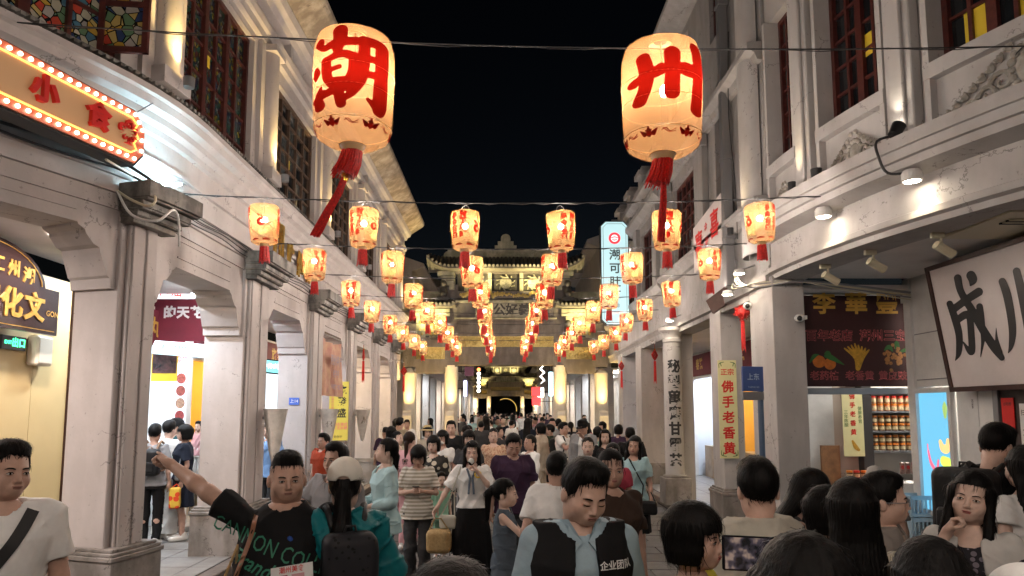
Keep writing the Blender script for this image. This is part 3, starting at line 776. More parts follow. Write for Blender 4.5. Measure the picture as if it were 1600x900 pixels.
# ------------------------------------------------------------------ memorial stone gate(s)
m_gate = plaster('gate_stone', (0.135, 0.118, 0.110), (0.065, 0.056, 0.05), 0.7, 2.0)
m_gatel = plaster('gate_pale_stone', (0.36, 0.34, 0.26), (0.14, 0.14, 0.09), 0.8, 3.0)
m_rooft = plain('roof_tile_stone', (0.13, 0.12, 0.10), 0.6, noise=0.5, scale=20, bump=0.3)
m_col = plain('gate_column_stone', (0.6, 0.55, 0.45), 0.55, noise=0.12, scale=6)
m_carv = plain('dark_carving', (0.05, 0.045, 0.04), 0.6, noise=0.4, scale=30)
m_goldc = plain('gilded_carving', (0.45, 0.33, 0.10), 0.4, metal=0.4, noise=0.4, scale=30)
def gate(D, label, sc=1.0, detail=True, flank_lamps=True):
    t = thing('memorial_gate', label, 'gate', (0, D, 0))
    IN, OUT = 1.77 * sc, 3.12 * sc
    def bx(name, mat, x0, x1, y0, y1, z0, z1, bevel=0.0, parent=None):
        return MB().box(x0, x1, y0, y1, z0, z1).build(name, mat, parent or t, bevel=bevel)
    for x in (-OUT, -IN, IN, OUT):
        r = 0.22
        inner = abs(x) < 2.2 * sc
        c = MB(); c.lathe([(r, 0.0), (r, 3.1 if not inner else 3.35), (0, 3.35)], 24, (x, 0, 0.0)).build('column', m_col, t, smooth=40)
        pd = MB()  # drum stones on both faces and the square shoe
        for sy in (-1, 1):
            y0 = sy * 0.26
            pd.box(x - 0.15, x + 0.15, min(y0, y0 + sy * 0.32), max(y0, y0 + sy * 0.32), 0, 1.75)
            pd.tube([(x - 0.14, y0 + sy * 0.16, 1.72), (x + 0.14, y0 + sy * 0.16, 1.72)], 0.17, 14)
        pd.box(x - 0.26, x + 0.26, -0.62, 0.62, 0, 0.22)
        pd.build('drum_stone', m_col, t, bevel=0.015)
        # upper square post
        top = 6.0 if inner else 4.7
        bx('post', m_gate, x - 0.2, x + 0.2, -0.18, 0.18, 3.3, top)
    # central beams bottom to top (measured from the picture)
    beams = [(3.35, 3.95, 0.20), (4.30, 4.78, 0.20), (5.55, 5.78, 0.24)]
    for z0, z1, dp in beams: bx('beam', m_gate, -IN + 0.2, IN - 0.2, -dp, dp, z0, z1, 0.012)
    bx('carved_panel', m_goldc, -IN + 0.2, IN - 0.2, -0.12, 0.12, 3.95, 4.30)
    bx('beam', m_gate, -IN + 0.2, IN - 0.2, -0.16, 0.16, 4.78, 5.40)
    bx('ledge', m_gatel, -IN + 0.1, IN - 0.1, -0.30, 0.30, 5.40, 5.47, 0.01)
    bx('ledge', m_gatel, -IN + 0.1, IN - 0.1, -0.28, 0.28, 4.86, 4.91, 0.01)
    nb = MB().box(-1.0, 1.0, -0.2, -0.165, 4.93, 5.38); nbo = nb.build('name_board', m_gatel, t)
    if detail:
        mb = MB(); text_into(mb, '急公好義', 0.40, frame((0, -0.203, 5.15), (1, 0, 0), (0, 0, 1)), bold=0.03, space=1.05); mb.build('lettering', m_carv, nbo)
        rr = random.Random(5); cv = MB()
        for zc, n in ((4.12, 46), (5.66, 40)):
            for k in range(n):
                x = -IN + 0.3 + (2 * IN - 0.6) * k / (n - 1)
                cv.ball((x, -0.13 if zc < 5 else -0.25, zc + rr.uniform(-0.07, 0.07)), (rr.uniform(0.03, 0.07), 0.03, rr.uniform(0.04, 0.1)), 7, 5)
        o = cv.build('carved_figures', m_goldc, t); o['kind'] = 'stuff'
    # upper tier with fretwork openings
    zb = 5.78
    for x0, x1 in ((-1.36, -1.26), (-0.58, -0.46), (0.46, 0.58), (1.26, 1.36)): bx('mullion', m_gatel, x0, x1, -0.12, 0.12, zb, zb + 0.62)
    bx('backing', m_carv, -1.6, 1.6, 0.05, 0.12, zb, zb + 0.62)
    bx('beam', m_gate, -1.75, 1.75, -0.22, 0.22, zb + 0.62, zb + 0.76)
    for cx in (-0.92, 0.0, 0.92):
        fr = MB()
        for a in np.linspace(0, 2 * PI, 10, endpoint=False): fr.tube([(cx + 0.22 * math.cos(a), -0.02, zb + 0.31 + 0.2 * math.sin(a)), (cx + 0.32 * math.cos(a + .3), -0.02, zb + 0.31 + 0.28 * math.sin(a + .3))], 0.022, 5)
        fr.lathe([(0.20, -0.02), (0.2, 0.02), (0.0, 0.02)], 16, M=Matrix.Translation((cx, -0.04, zb + 0.31)) @ Matrix.Rotation(PI / 2, 4, 'X'))
        fr.build('fretwork', m_gatel, t)
    def roof(cx, half, z, dep, rise, curl):
        rf = MB(); n = 40
        for sy in (-1, 1):
            vs = []; fs = []
            for i in range(n + 1):
                u = -1 + 2 * i / n; x = cx + half * u; up = curl * max(0, abs(u) - 0.72) ** 2 / 0.0784
                vs += [(x, 0, z + rise + up * 0.3), (x, sy * dep, z + up), (x, sy * dep, z - 0.07 + up), (x, 0, z - 0.07)]
            for i in range(n):
                for j in range(4): fs.append((4 * i + j, 4 * i + (j + 1) % 4, 4 * i + 4 + (j + 1) % 4, 4 * i + 4 + j))
            rf.add(vs, fs)
        o = rf.build('roof', m_rooft, t)
        ti = MB(); k = int(half * 2 / 0.13)
        for i in range(k):
            u = -1 + 2 * (i + 0.5) / k; x = cx + half * u; up = curl * max(0, abs(u) - 0.72) ** 2 / 0.0784
            ti.tube([(x, -0.06, z + rise + 0.01 + up * .35), (x, -dep - 0.03, z + 0.015 + up)], 0.045, 7)
            ti.tube([(x, 0.06, z + rise + 0.01 + up * .35), (x, dep + 0.03, z + 0.015 + up)], 0.045, 7)
        tt = ti.build('roof_tile', m_rooft, o); tt['kind'] = 'stuff'
        rg = MB(); hw = half * 0.74
        rg.box(cx - hw, cx + hw, -0.09, 0.09, z + rise - 0.02, z + rise + 0.22); rg.box(cx - hw - 0.03, cx + hw + 0.03, -0.12, 0.12, z + rise + 0.22, z + rise + 0.28)
        for sg in (-1, 1): rg.tube([(cx + sg * hw, -0.07, z + rise + 0.06), (cx + sg * (hw + 0.02), 0.07, z + rise + 0.06)], 0.17, 12)
        rg.build('ridge', m_gatel, o)
        return o
    zr = 6.5
    main = roof(0, 2.55, zr, 0.75, 0.42, 0.36)
    cr = MB(); cr.box(-0.36, 0.36, -0.08, 0.08, zr + 0.70, zr + 0.84); cr.box(-0.26, 0.26, -0.08, 0.08, zr + 0.84, zr + 0.98)
    cr.tube([(0, -0.1, zr + 1.06), (0, 0.1, zr + 1.06)], 0.16, 20); cr.build('finial', m_gatel, main)
    # bracket blocks stepping out under the main roof ends
    for sg in (-1, 1):
        for k, (w_, z0) in enumerate(((0.55, 0.0), (0.42, -0.16), (0.28, -0.32), (0.16, -0.46))):
            bx('bracket', m_gatel, sg * 1.68 + (0 if sg > 0 else -w_), sg * 1.68 + (w_ if sg > 0 else 0), -0.3, 0.3, zr - 0.22 + z0, zr - 0.08 + z0)
    for sg in (-1, 1):
        xc = sg * (IN + OUT) / 2
        roof(xc + sg * 0.12, 0.95, 5.28, 0.6, 0.22, 0.08)
        x0, x1 = sorted((sg * (IN + 0.2), sg * (OUT - 0.2)))
        bx('beam', m_gate, x0, x1, -0.18, 0.18, 3.1, 3.55); bx('beam', m_gate, x0, x1, -0.18, 0.18, 3.95, 4.25)
        bx('carved_panel', m_goldc, x0, x1, -0.1, 0.1, 3.55, 3.95); bx('carved_panel', m_gatel, x0, x1, -0.1, 0.1, 4.25, 4.95); bx('beam', m_gatel, x0 - 0.15, x1 + 0.15, -0.3, 0.3, 4.95, 5.18)
        cv = MB(); rr = random.Random(9)
        for k in range(60): cv.ball((rr.uniform(x0 + 0.1, x1 - 0.1), -0.11, rr.choice((rr.uniform(3.6, 3.9), rr.uniform(4.35, 4.85)))), (rr.uniform(0.03, 0.08), 0.03, rr.uniform(0.03, 0.08)), 7, 5)
        o = cv.build('carved_figures', m_goldc, t); o['kind'] = 'stuff'
        # stone lions on the posts
        lx = sg * 2.02
        for zz in (4.25, 5.55):
            ln = MB()
            ln.box(lx - 0.2, lx + 0.2, -0.5, -0.1, zz - 0.12, zz); ln.ball((lx, -0.3, zz + 0.2), (0.13, 0.15, 0.22), 10, 7); ln.ball((lx, -0.38, zz + 0.45), (0.11, 0.11, 0.12), 10, 7)
            ln.ball((lx, -0.44, zz + 0.1), (0.11, 0.08, 0.1), 8, 6)
            ln.build('stone_lion', m_carv, t, smooth=60)
    return t
gate(22.3, 'large stone memorial gate with tiled roofs and gilded carvings spanning the street')
gate(73, 'far smaller-looking stone memorial gate beyond the crowd', 1.0, detail=False)
# dark city gate with a lit arch at the very end
cg = thing('city_gate', 'dark city gate tower with a golden lit arch at the end of the street', 'gate tower', (0, 104, 0))
m_gatedark = plain('dark_brick', (0.05, 0.055, 0.06), 0.8, noise=0.4, scale=2, bump=0.3)
c = MB(); pts = [(-14, 0), (-1.6, 0), (-1.6, 1.9)] + [(1.6 * math.cos(a), 1.9 + 1.6 * math.sin(a)) for a in np.linspace(PI, 0, 15)][1:-1] + [(1.6, 1.9), (1.6, 0), (14, 0), (14, 9), (-14, 9)]
# strips to avoid a concave face
def arch_low(x): return 0 if abs(x) > 1.6 else 1.9 + math.sqrt(max(0, 1.6 ** 2 - x * x))
xs = [-14, -1.601] + list(np.linspace(-1.6, 1.6, 21)) + [1.601, 14]
for a, b2 in zip(xs[:-1], xs[1:]):
    la, lb = arch_low(a), arch_low(b2)
    c.add([(a, 0, la), (b2, 0, lb), (b2, 0, 9), (a, 0, 9), (a, 6, la), (b2, 6, lb), (b2, 6, 9), (a, 6, 9)], [(0, 1, 2, 3), (7, 6, 5, 4), (0, 4, 5, 1), (3, 2, 6, 7)])
c.build('wall', m_gatedark, cg)
MB().tube([(1.68 * math.cos(a), -0.06, 1.9 + 1.68 * math.sin(a)) for a in np.linspace(PI * 0.66, -0.15, 22)], 0.05, 6).build('arch_light', glow('arch_light', (1.0, 0.62, 0.15), .35), cg)
MB().box(-9, 9, 6.2, 6.4, 0, 9).build('inner_wall', m_black, cg)
# ------------------------------------------------------------------ lanterns
def paper(name, c, transp, weave=None, back=0.85):
    """thin translucent skin: mostly translucent, partly see-through, with a fine woven lattice"""
    m = bpy.data.materials.new(name); m.use_nodes = True; nt = m.node_tree; N = nt.nodes.new; L = nt.links.new
    for n in list(nt.nodes): nt.nodes.remove(n)
    out = N('ShaderNodeOutputMaterial'); tl = N('ShaderNodeBsdfTranslucent'); df = N('ShaderNodeBsdfDiffuse'); tr = N('ShaderNodeBsdfTransparent')
    m1 = N('ShaderNodeMixShader'); m1.inputs[0].default_value = back; L(df.outputs[0], m1.inputs[1]); L(tl.outputs[0], m1.inputs[2])
    m2 = N('ShaderNodeMixShader'); m2.inputs[0].default_value = transp; L(m1.outputs[0], m2.inputs[1]); L(tr.outputs[0], m2.inputs[2]); L(m2.outputs[0], out.inputs[0])
    tl.inputs[0].default_value = col4(c); df.inputs[0].default_value = col4(tuple(x * 0.8 for x in c))
    tc = N('ShaderNodeTexCoord')
    if weave:
        k1, k2, amt = weave
        sx = N('ShaderNodeSeparateXYZ'); L(tc.outputs['Object'], sx.inputs[0])
        def mth(op, a, b=None):
            q = N('ShaderNodeMath'); q.operation = op
            for i, v in enumerate((a, b)):
                if v is None: continue
                if isinstance(v, (int, float)): q.inputs[i].default_value = v
                else: L(v, q.inputs[i])
            return q.outputs[0]
        th = mth('ARCTAN2', sx.outputs[0], sx.outputs[1]); t1 = mth('MULTIPLY', th, k1); z1 = mth('MULTIPLY', sx.outputs[2], k2)
        a = mth('SINE', mth('ADD', t1, z1)); b = mth('SINE', mth('SUBTRACT', t1, z1))
        f = mth('SUBTRACT', 1.0, mth('MINIMUM', mth('ABSOLUTE', a), mth('ABSOLUTE', b)))
        f = mth('POWER', f, 5.0)
        n1 = N('ShaderNodeTexNoise'); n1.inputs['Scale'].default_value = 5; n1.inputs['Detail'].default_value = 5; L(tc.outputs['Object'], n1.inputs['Vector'])
        f2 = mth('ADD', mth('MULTIPLY', f, amt), mth('MULTIPLY', n1.outputs['Fac'], 0.15))
        mx = N('ShaderNodeMixRGB'); mx.inputs['Color1'].default_value = col4(c); mx.inputs['Color2'].default_value = col4((c[0] * 0.8, c[1] * 0.55, c[2] * 0.4)); L(f2, mx.inputs['Fac'])
        L(mx.outputs[0], tl.inputs[0])
    return m
m_paper = paper('lantern_paper', (0.086, 0.045, 0.0165), 0.43, (26, 110, 0.25))
m_paperb = paper('big_lantern_paper', (0.165, 0.088, 0.036), 0.36, (34, 68, 0.8))
m_ink = paper('lantern_red_ink', (0.068, 0.0016, 0.0007), 0.0, None, 0.9)
m_inkg = paper('lantern_green_ink', (0.25, 0.32, 0.1), 0.5)
m_tassel = plain('red_silk_tassel', (0.80, 0.018, 0.014), 0.5, noise=0.5, scale=60)
m_bead = plain('gold_bead', (0.85, 0.5, 0.08), 0.25, metal=0.9)
m_wire = plain('cable', (0.02, 0.02, 0.022), 0.5)
m_bulb = glow('lantern_bulb', (1.0, 0.86, 0.75), 760.0)
m_bulbb = glow('big_lantern_bulb', (1.0, 0.86, 0.75), 700.0)
def cyl(prof):
    zs = [z for r, z in prof]; rs = [r for r, z in prof]
    return lambda z: float(np.interp(z, zs, rs))
def wrap_text(mb, ch, size, ang, zc, rad, bold=0.03, off=0.002, sx=1.0):
    vs, fs = text_cut(ch, size, bold, .018)
    out = []
    for x, yv in vs:
        r = rad(zc + yv) + off; a = ang + x * sx / r
        out.append((r * math.sin(a), -r * math.cos(a), zc + yv))
    mb.add(out, fs)
def fringe(mb, c, r0_, h, flare, n, blow=(0, 0), seed=1):
    """tassel: a core skirt of many separate strands"""
    rr = random.Random(seed)
    for k in range(n):
        a = 2 * PI * k / n + rr.uniform(-.1, .1); q = rr.uniform(0.82, 1.0)
        hh = h * rr.uniform(0.88, 1.05)
        p0 = Vector((c[0] + r0_ * q * math.cos(a), c[1] + r0_ * q * math.sin(a), c[2]))
        p1 = p0 + Vector((blow[0] * 0.35 + flare * 0.5 * math.cos(a), blow[1] * 0.35 + flare * 0.5 * math.sin(a), -hh * 0.55))
        p2 = p0 + Vector((blow[0] + flare * math.cos(a) * q, blow[1] + flare * math.sin(a) * q, -hh))
        w = r0_ * 2.6 / n
        mb.tube([p0, p1, p2], [w, w * 1.15, w * 0.7], 4)
    mb.tube([c, (c[0] + blow[0] * 0.35, c[1] + blow[1] * 0.35, c[2] - h * 0.5), (c[0] + blow[0] * 0.9, c[1] + blow[1] * 0.9, c[2] - h * 0.9)], [r0_ * 0.8, (r0_ + flare * 0.4) * 0.8, (r0_ + flare) * 0.7], 10)
def small_lantern():
    t = thing('street_lantern', 'x', 'lantern')
    H_ = 0.40
    prof = [(0.045, -H_), (0.10, -H_ + 0.003), (0.118, -H_ + 0.012), (0.130, -H_ + 0.034), (0.134, -H_ + 0.06), (0.145, -0.20), (0.152, -0.06), (0.150, -0.03), (0.140, -0.010), (0.11, -0.001), (0.05, 0.0)]
    fine = []
    for (r, z), (r2, z2) in zip(prof[:-1], prof[1:]):
        k = max(1, int(abs(z2 - z) / 0.04)); fine += [(r + (r2 - r) * i / k, z + (z2 - z) * i / k) for i in range(k)]
    fine.append(prof[-1])
    sh = MB().lathe(fine, 36).build('shade', m_paper, t, smooth=60)
    rad = cyl(prof)
    ink = MB()
    for base in (0, PI):
        for k, ch in enumerate('財丁興旺'): wrap_text(ink, ch, 0.070, base + R(20), -0.072 - k * 0.070, rad, 0.08)
        for k, ch in enumerate('長命富貴'): wrap_text(ink, ch, 0.060, base - R(18), -0.080 - k * 0.066, rad, 0.07)
        # peony
        fa = base + R(82); st = []
        for a in np.linspace(0, 2 * PI, 8, endpoint=False): st.append([(0.028 * math.cos(a), -0.20 + 0.028 * math.sin(a), 0.026), (0.034 * math.cos(a + .5), -0.20 + 0.034 * math.sin(a + .5), 0.018)])
        st += [[(-0.035, -0.125, 0.014), (-0.02, -0.135, 0.02)], [(0.0, -0.14, 0.018), (0.012, -0.15, 0.012)]]
        brush(ink, st, lambda x, z, l: ((rad(z) + 0.002 + l * 0.0001) * math.sin(fa + x / 0.14), -(rad(z) + 0.002 + l * 0.0001) * math.cos(fa + x / 0.14), z), 3, 2)
    for k in range(7):   # petals round the foot
        a0 = 2 * PI * k / 7
        brush(ink, [[(-0.03, 0, 0.012), (0, 0.004, 0.022), (0.03, 0, 0.012)]], lambda x, z, l: (0.128 * math.sin(a0 + x / 0.12), -0.128 * math.cos(a0 + x / 0.12), -H_ + 0.026 + z), 3, 2)
    ink.build('lettering', m_ink, t)
    gr = MB()
    for base in (0, PI):
        rr = random.Random(4); st = [[(rr.uniform(-.05, .05), -0.30 + rr.uniform(-.03, .03), 0.02), (rr.uniform(-.05, .05), -0.30 + rr.uniform(-.03, .03), 0.012)] for _ in range(5)]
        fa = base + R(88)
        brush(gr, st, lambda x, z, l: ((rad(z) + 0.0012 + l * 0.0001) * math.sin(fa + x / 0.14), -(rad(z) + 0.0012 + l * 0.0001) * math.cos(fa + x / 0.14), z), 3, 2)
    gr.build('leaf_print', m_inkg, t)
    MB().tube([(0.1335 * math.sin(a), -0.1335 * math.cos(a), -H_ + 0.055) for a in np.linspace(0, 2 * PI, 33)], 0.0016, 4).build('foot_band', m_wire, t)
    MB().lathe([(0.0, -H_ - 0.03), (0.042, -H_ - 0.03), (0.046, -H_ + 0.004), (0.0, -H_ + 0.004)], 14).build('collar', plain('lantern_collar', (0.55, 0.38, 0.2), 0.6), t, smooth=30)
    f = MB(); fringe(f, (0, 0, -H_ - 0.028), 0.042, 0.17, 0.012, 22); f.build('tassel', m_tassel, t)
    MB().ball((0.0, 0, -0.15), 0.026, 8, 6).build('bulb', m_bulb, t)
    MB().tube([(0, 0, -0.13), (0, 0, 0.0)], 0.006, 5).build('lamp_holder', m_black, t)
    h = MB().tube([(-0.045, 0, 0.0), (-0.045, 0, 0.035), (-0.03, 0, 0.06), (0, 0, 0.075), (0.03, 0, 0.06), (0.045, 0, 0.035), (0.045, 0, 0.0)], 0.003, 5); h.build('hanger', m_metal, t)
    return t
ROWS = [6.9 + 1.95 * k for k in range(8)]
WIRE_Z = 4.12
proto = small_lantern(); first = True; rl = random.Random(11)
side_n = ['far left', 'second from left', 'left of centre', 'right of centre', 'second from right', 'far right']
row_n = ['nearest', 'second', 'third', 'fourth', 'fifth', 'sixth', 'seventh', 'farthest']
spin = [R(v) for v in (-75, -25, -25, 25, -20, 28)]
def sag(x, z0=0.0): return -0.05 + 0.008 * x * x
for k, Yr in enumerate(ROWS):
    wz = WIRE_Z - 0.02 * k if k < 3 else WIRE_Z - 0.05
    for j in range(6):
        x = -2.52 + j * 1.03 + rl.uniform(-.04, .04) + 0.03
        o = proto if first else copy_tree(proto); first = False
        tag(o, 'small glowing red-lettered lantern, %s in the %s row of lanterns' % (side_n[j], row_n[k]), 'lantern', 'small lanterns strung in rows over the street')
        drop = 0.10 + rl.uniform(-.02, .03)
        o.location = (x, Yr, wz + sag(x) - drop)
        o.rotation_euler = (rl.uniform(-.05, .05), rl.uniform(-.05, .05), (spin[j] if k == 0 else rl.choice((-75, -25, 25, 40, 90, -45, 0)) * PI / 180 + rl.uniform(-.2, .2)))
    cb = thing('lantern_cable', 'thin cable carrying the %s row of small lanterns' % row_n[k], 'cable', group='cables across the street')
    MB().tube([(x, Yr, wz + sag(x) - 0.022 + 0.004 * math.sin(x * 9)) for x in np.linspace(-3.33, 3.33, 29)], 0.006, 5).build('cable', m_wire, cb)
    pts = [p for x in np.linspace(-3.33, 3.33, 60) for p in [(x, Yr + 0.012 * math.sin(x * 22), wz + sag(x) - 0.028 + 0.008 * math.cos(x * 22))]]
    MB().tube(pts, 0.004, 4).build('flex', m_wire, cb)
    for j in range(6): pass

# extra unseen lantern rows over the crossing, added to front-light the near crowd
for k, Yr in enumerate((1.0, -0.95, -2.9, -4.85, -6.8)):
    for j in range(6):
        o = copy_tree(proto); x = -2.52 + j * 1.03
        tag(o, 'unseen small lantern added over the crossing to light the crowd', 'lantern', 'unseen lanterns added over the crossing')
        o.location = (x, Yr, WIRE_Z + sag(x) - .1); o.rotation_euler = (0, 0, rl.uniform(-3, 3))
    cb = thing('lantern_cable', 'unseen cable carrying the added lanterns over the crossing', 'cable', group='cables of the added lanterns')
    MB().tube([(x, Yr, WIRE_Z + sag(x) - 0.022) for x in np.linspace(-5, 5, 21)], 0.006, 5).build('cable', m_wire, cb)

# two big lanterns
def big_lantern(name_label, strokes, box, loc, spinz, blow, long_pts):
    t = thing('big_lantern', name_label, 'lantern', loc, spinz, 'pair of big lanterns on the front cable')
    H_ = 0.86
    prof = [(0.07, -H_), (0.12, -H_ + 0.002), (0.2, -H_ + 0.02), (0.262, -H_ + 0.06), (0.285, -H_ + 0.12), (0.295, -0.55), (0.302, -0.32), (0.296, -0.13), (0.272, -0.05), (0.20, -0.012), (0.09, 0.0)]
    fine = []
    for (r, z), (r2, z2) in zip(prof[:-1], prof[1:]):
        k = max(1, int(abs(z2 - z) / 0.035)); fine += [(r + (r2 - r) * i / k, z + (z2 - z) * i / k) for i in range(k)]
    fine.append(prof[-1])
    MB().lathe(fine, 56).build('shade', m_paperb, t, smooth=60)
    rad = cyl(prof)
    x0, x1, y0, y1 = box   # stroke space -> lantern skin
    ink = MB(); W = 0.60; ca = 0.0
    def fn(x, yv, l):
        u = (x - (x0 + x1) / 2) / (x1 - x0) * W; z = -0.06 - (yv - y0) / (y1 - y0) * 0.66
        r = rad(z) + 0.002 + l * 0.0002; a = math.asin(max(-0.98, min(0.98, u / 0.305)))
        return (r * math.sin(a), -r * math.cos(a), z)
    brush_fill(ink, strokes, fn, 130)
    for k in range(12):  # leaf band round the foot
        a0 = 2 * PI * k / 12
        st = [[(0, -.01, 0.045), (0.0, 0.03, 0.016)], [(-0.035, -0.01, 0.035), (-0.06, 0.014, 0.010)], [(0.035, -0.01, 0.035), (0.06, 0.014, 0.010)], [(-0.035, -0.005, 0.02), (-0.05, 0.008, 0.006)], [(0.035, -0.005, 0.02), (0.05, 0.008, 0.006)], [(-0.02, 0.012, 0.012), (0.02, 0.012, 0.012)]] if k % 2 else [[(-0.05, 0.0, 0.004), (-0.02, 0.014, 0.005), (0.01, -0.008, 0.005), (0.05, 0.01, 0.004)], [(-0.04, 0.016, 0.004), (0.0, -0.012, 0.005), (0.05, -0.006, 0.004)]]
        brush(ink, st, lambda x, z, l: ((rad(-H_ + 0.085 + z) + 0.003) * math.sin(a0 + x / 0.27), -(rad(-H_ + 0.085 + z) + 0.003) * math.cos(a0 + x / 0.27), -H_ + 0.085 + z), 4, 2)
    ink.build('lettering', m_ink, t)
    for zz in (-H_ + 0.125, -0.5, -0.34):
        MB().tube([((rad(zz) + .001) * math.sin(a), -(rad(zz) + .001) * math.cos(a), zz) for a in np.linspace(0, 2 * PI, 49)], 0.0018 if zz > -0.7 else 0.003, 4).build('rib_ring', plain('bamboo_rib', (0.45, 0.3, 0.15), 0.6), t)
    MB().lathe([(0, -H_ - 0.04), (0.075, -H_ - 0.04), (0.085, -H_ - 0.01), (0.10, -H_ + 0.006)], 20).build('collar', plain('lantern_collar', (0.55, 0.38, 0.2), 0.6), t, smooth=30)
    MB().lathe([(0.09, -0.005), (0.09, 0.03), (0.05, 0.03)], 20).build('top_ring', plain('lantern_collar', (0.55, 0.38, 0.2), 0.6), t, smooth=30)
    f = MB(); fringe(f, (0, 0, -H_ - 0.035), 0.075, 0.20, 0.02, 40, blow, 3); f.build('tassel', m_tassel, t)
    lt = MB(); pts = [Vector(p) for p in long_pts]
    MB().tube([Vector((blow[0] * .2, 0, -H_ - 0.1)), pts[0]], 0.006, 5).build('cord', m_tassel, t)
    MB().lathe([(0.0, 0.035), (0.022, 0.03), (0.026, 0.0), (0.022, -0.03), (0.0, -0.035)], 14, pts[0]).build('bead', m_bead, t, smooth=40)
    rr = random.Random(2)
    for k in range(16):
        off = Vector((rr.uniform(-1, 1), rr.uniform(-1, 1), 0))
        n = len(pts); lt.tube([p + off * (0.012 + 0.022 * i / n) for i, p in enumerate(pts)], [0.011] * (n - 1) + [0.005], 5)
    lt.build('long_tassel', m_tassel, t)
    MB().ball((0.02, 0, -0.36), (0.03, 0.03, 0.045), 10, 8).build('bulb', m_bulbb, t)
    MB().tube([(0.02, 0, -0.32), (0.0, 0, 0.03)], 0.008, 5).build('lamp_holder', m_black, t)
    MB().tube([(-0.08, 0, 0.03), (-0.085, 0, 0.07), (-0.04, 0, 0.095), (0.04, 0, 0.095), (0.085, 0, 0.07), (0.08, 0, 0.03)], 0.004, 5).build('hanger', m_metal, t)
    return t
YB = 4.95
S_chao = [[(200, 180, 30), (208, 205, 12)], [(190, 265, 14), (192, 282, 24), (190, 300, 10)], [(206, 335, 10), (196, 365, 26), (202, 395, 34)], [(190, 370, 24), (214, 352, 16)],
          [(262, 150, 46), (262, 178, 42), (255, 215, 30)], [(218, 205, 22), (255, 192, 30), (310, 186, 30)], [(222, 250, 30), (225, 300, 32), (236, 330, 24)], [(222, 248, 22), (265, 232, 26), (300, 238, 30)],
          [(305, 240, 32), (302, 290, 30), (285, 325, 26)], [(228, 285, 16), (262, 275, 16)], [(230, 320, 22), (290, 318, 24)], [(200, 368, 22), (250, 350, 28), (300, 340, 26)], [(258, 335, 34), (262, 365, 34), (268, 395, 34)],
          [(335, 180, 34), (334, 250, 36), (326, 310, 36), (302, 355, 30), (282, 378, 18)], [(330, 180, 30), (385, 180, 34)], [(388, 185, 40), (386, 280, 40), (384, 380, 44), (382, 405, 36)], [(350, 375, 14), (380, 400, 30)], [(335, 238, 22), (385, 236, 24)], [(335, 292, 24), (385, 288, 26)]]
big_lantern('big glowing lantern with red brush character and swinging tassel, left of the pair', S_chao, (175, 425, 125, 425), at(555, 58, YB), R(10), (-0.06, 0.0), [(-0.05, 0, -H_B) for H_B in (1.10,)] + [(-0.09, 0, -1.22), (-0.16, 0, -1.36), (-0.225, 0, -1.50), (-0.255, 0, -1.56)])
S_zhou = [[(392, 232, 40), (402, 290, 44), (396, 350, 40), (380, 395, 42)], [(366, 318, 34), (400, 298, 20)], [(425, 298, 38), (445, 285, 44)], [(478, 225, 52), (478, 300, 48), (474, 375, 52)], [(495, 285, 30), (525, 284, 56), (545, 290, 40)], [(556, 188, 40), (564, 230, 42), (562, 330, 40), (556, 430, 44)]]
big_lantern('big glowing lantern with red brush character and hanging tassel, right of the pair', S_zhou, (338, 590, 145, 485), at(1032, 72, YB), R(-4), (-0.05, 0.0), [(0.0, 0, -1.04), (-0.005, 0, -1.2), (-0.02, 0, -1.4), (-0.03, 0, -1.52)])
cb = thing('lantern_cable', 'thin cable carrying the two big lanterns', 'cable', group='cables across the street')
pa, pb = at(0, 37, YB), at(1600, 76, YB)
pts = [pa + (pb - pa) * u + Vector((0, 0, -0.10 * (1 - (2 * u - 1) ** 2) + 0.02)) for u in np.linspace(0, 1, 31)]
# run on to the walls on both sides
pts = [FL.pt(4.7, 0.0, pts[0].z + 0.05)] + pts + [FR.pt(5.0, 0.0, pts[-1].z + 0.02)]
MB().tube(pts, 0.006, 5).build('cable', m_wire, cb)
MB().tube([p + Vector((0, 0.012, 0.012 * math.sin(i * 1.7))) for i, p in enumerate(pts)], 0.004, 4).build('flex', m_wire, cb)
# ------------------------------------------------------------------ signs, lamps and fittings
UPV = (0, 0, 1)
m_brass = plain('brass_frame', (0.8, 0.5, 0.2), 0.35, metal=0.6)
m_redp = plain('red_sign_paint', (0.62, 0.015, 0.012), 0.4)
m_redglow = glow('red_letter_light', (1.0, 0.03, 0.02), 0.9)
m_orangeglow = glow('orange_tube', (1.0, 0.42, 0.08), 1.0)
m_bulbw = glow('marquee_bulb', (1.0, 0.78, 0.60), 4.0)
m_board = glow('marquee_board', (1.0, 0.55, 0.22), 0.05, base=(0.42, 0.25, 0.14))
m_led = glow('led_tube', (0.50, 0.86, 1.0), 260.0)
m_brownw = plain('dark_lacquer', (0.016, 0.008, 0.008), 0.22, spec=.35)
m_maroon = plain('maroon_fabric', (0.16, 0.010, 0.024), 0.75, noise=0.2, scale=3)
m_dkmaroon = plain('dark_maroon_print', (0.042, 0.009, 0.010), 0.6, noise=0.15, scale=3)
m_goldp = plain('gold_print', (0.62, 0.36, 0.06), 0.6)
m_pinkp = plain('pink_outline_print', (0.80, 0.17, 0.18), 0.6)
m_cream = plain('cream_sign', (0.72, 0.68, 0.36), 0.55, noise=0.08, scale=4)
m_signw = plain('white_sign_board', (0.62, 0.56, 0.54), 0.55, noise=0.1, scale=2)
def panel(name, M, w, h, t, mat, parent, bevel=0.0, cx=0, cy=0):
    return MB().box(cx - w / 2, cx + w / 2, cy - h / 2, cy + h / 2, -t, 0, M).build(name, mat, parent, bevel=bevel)
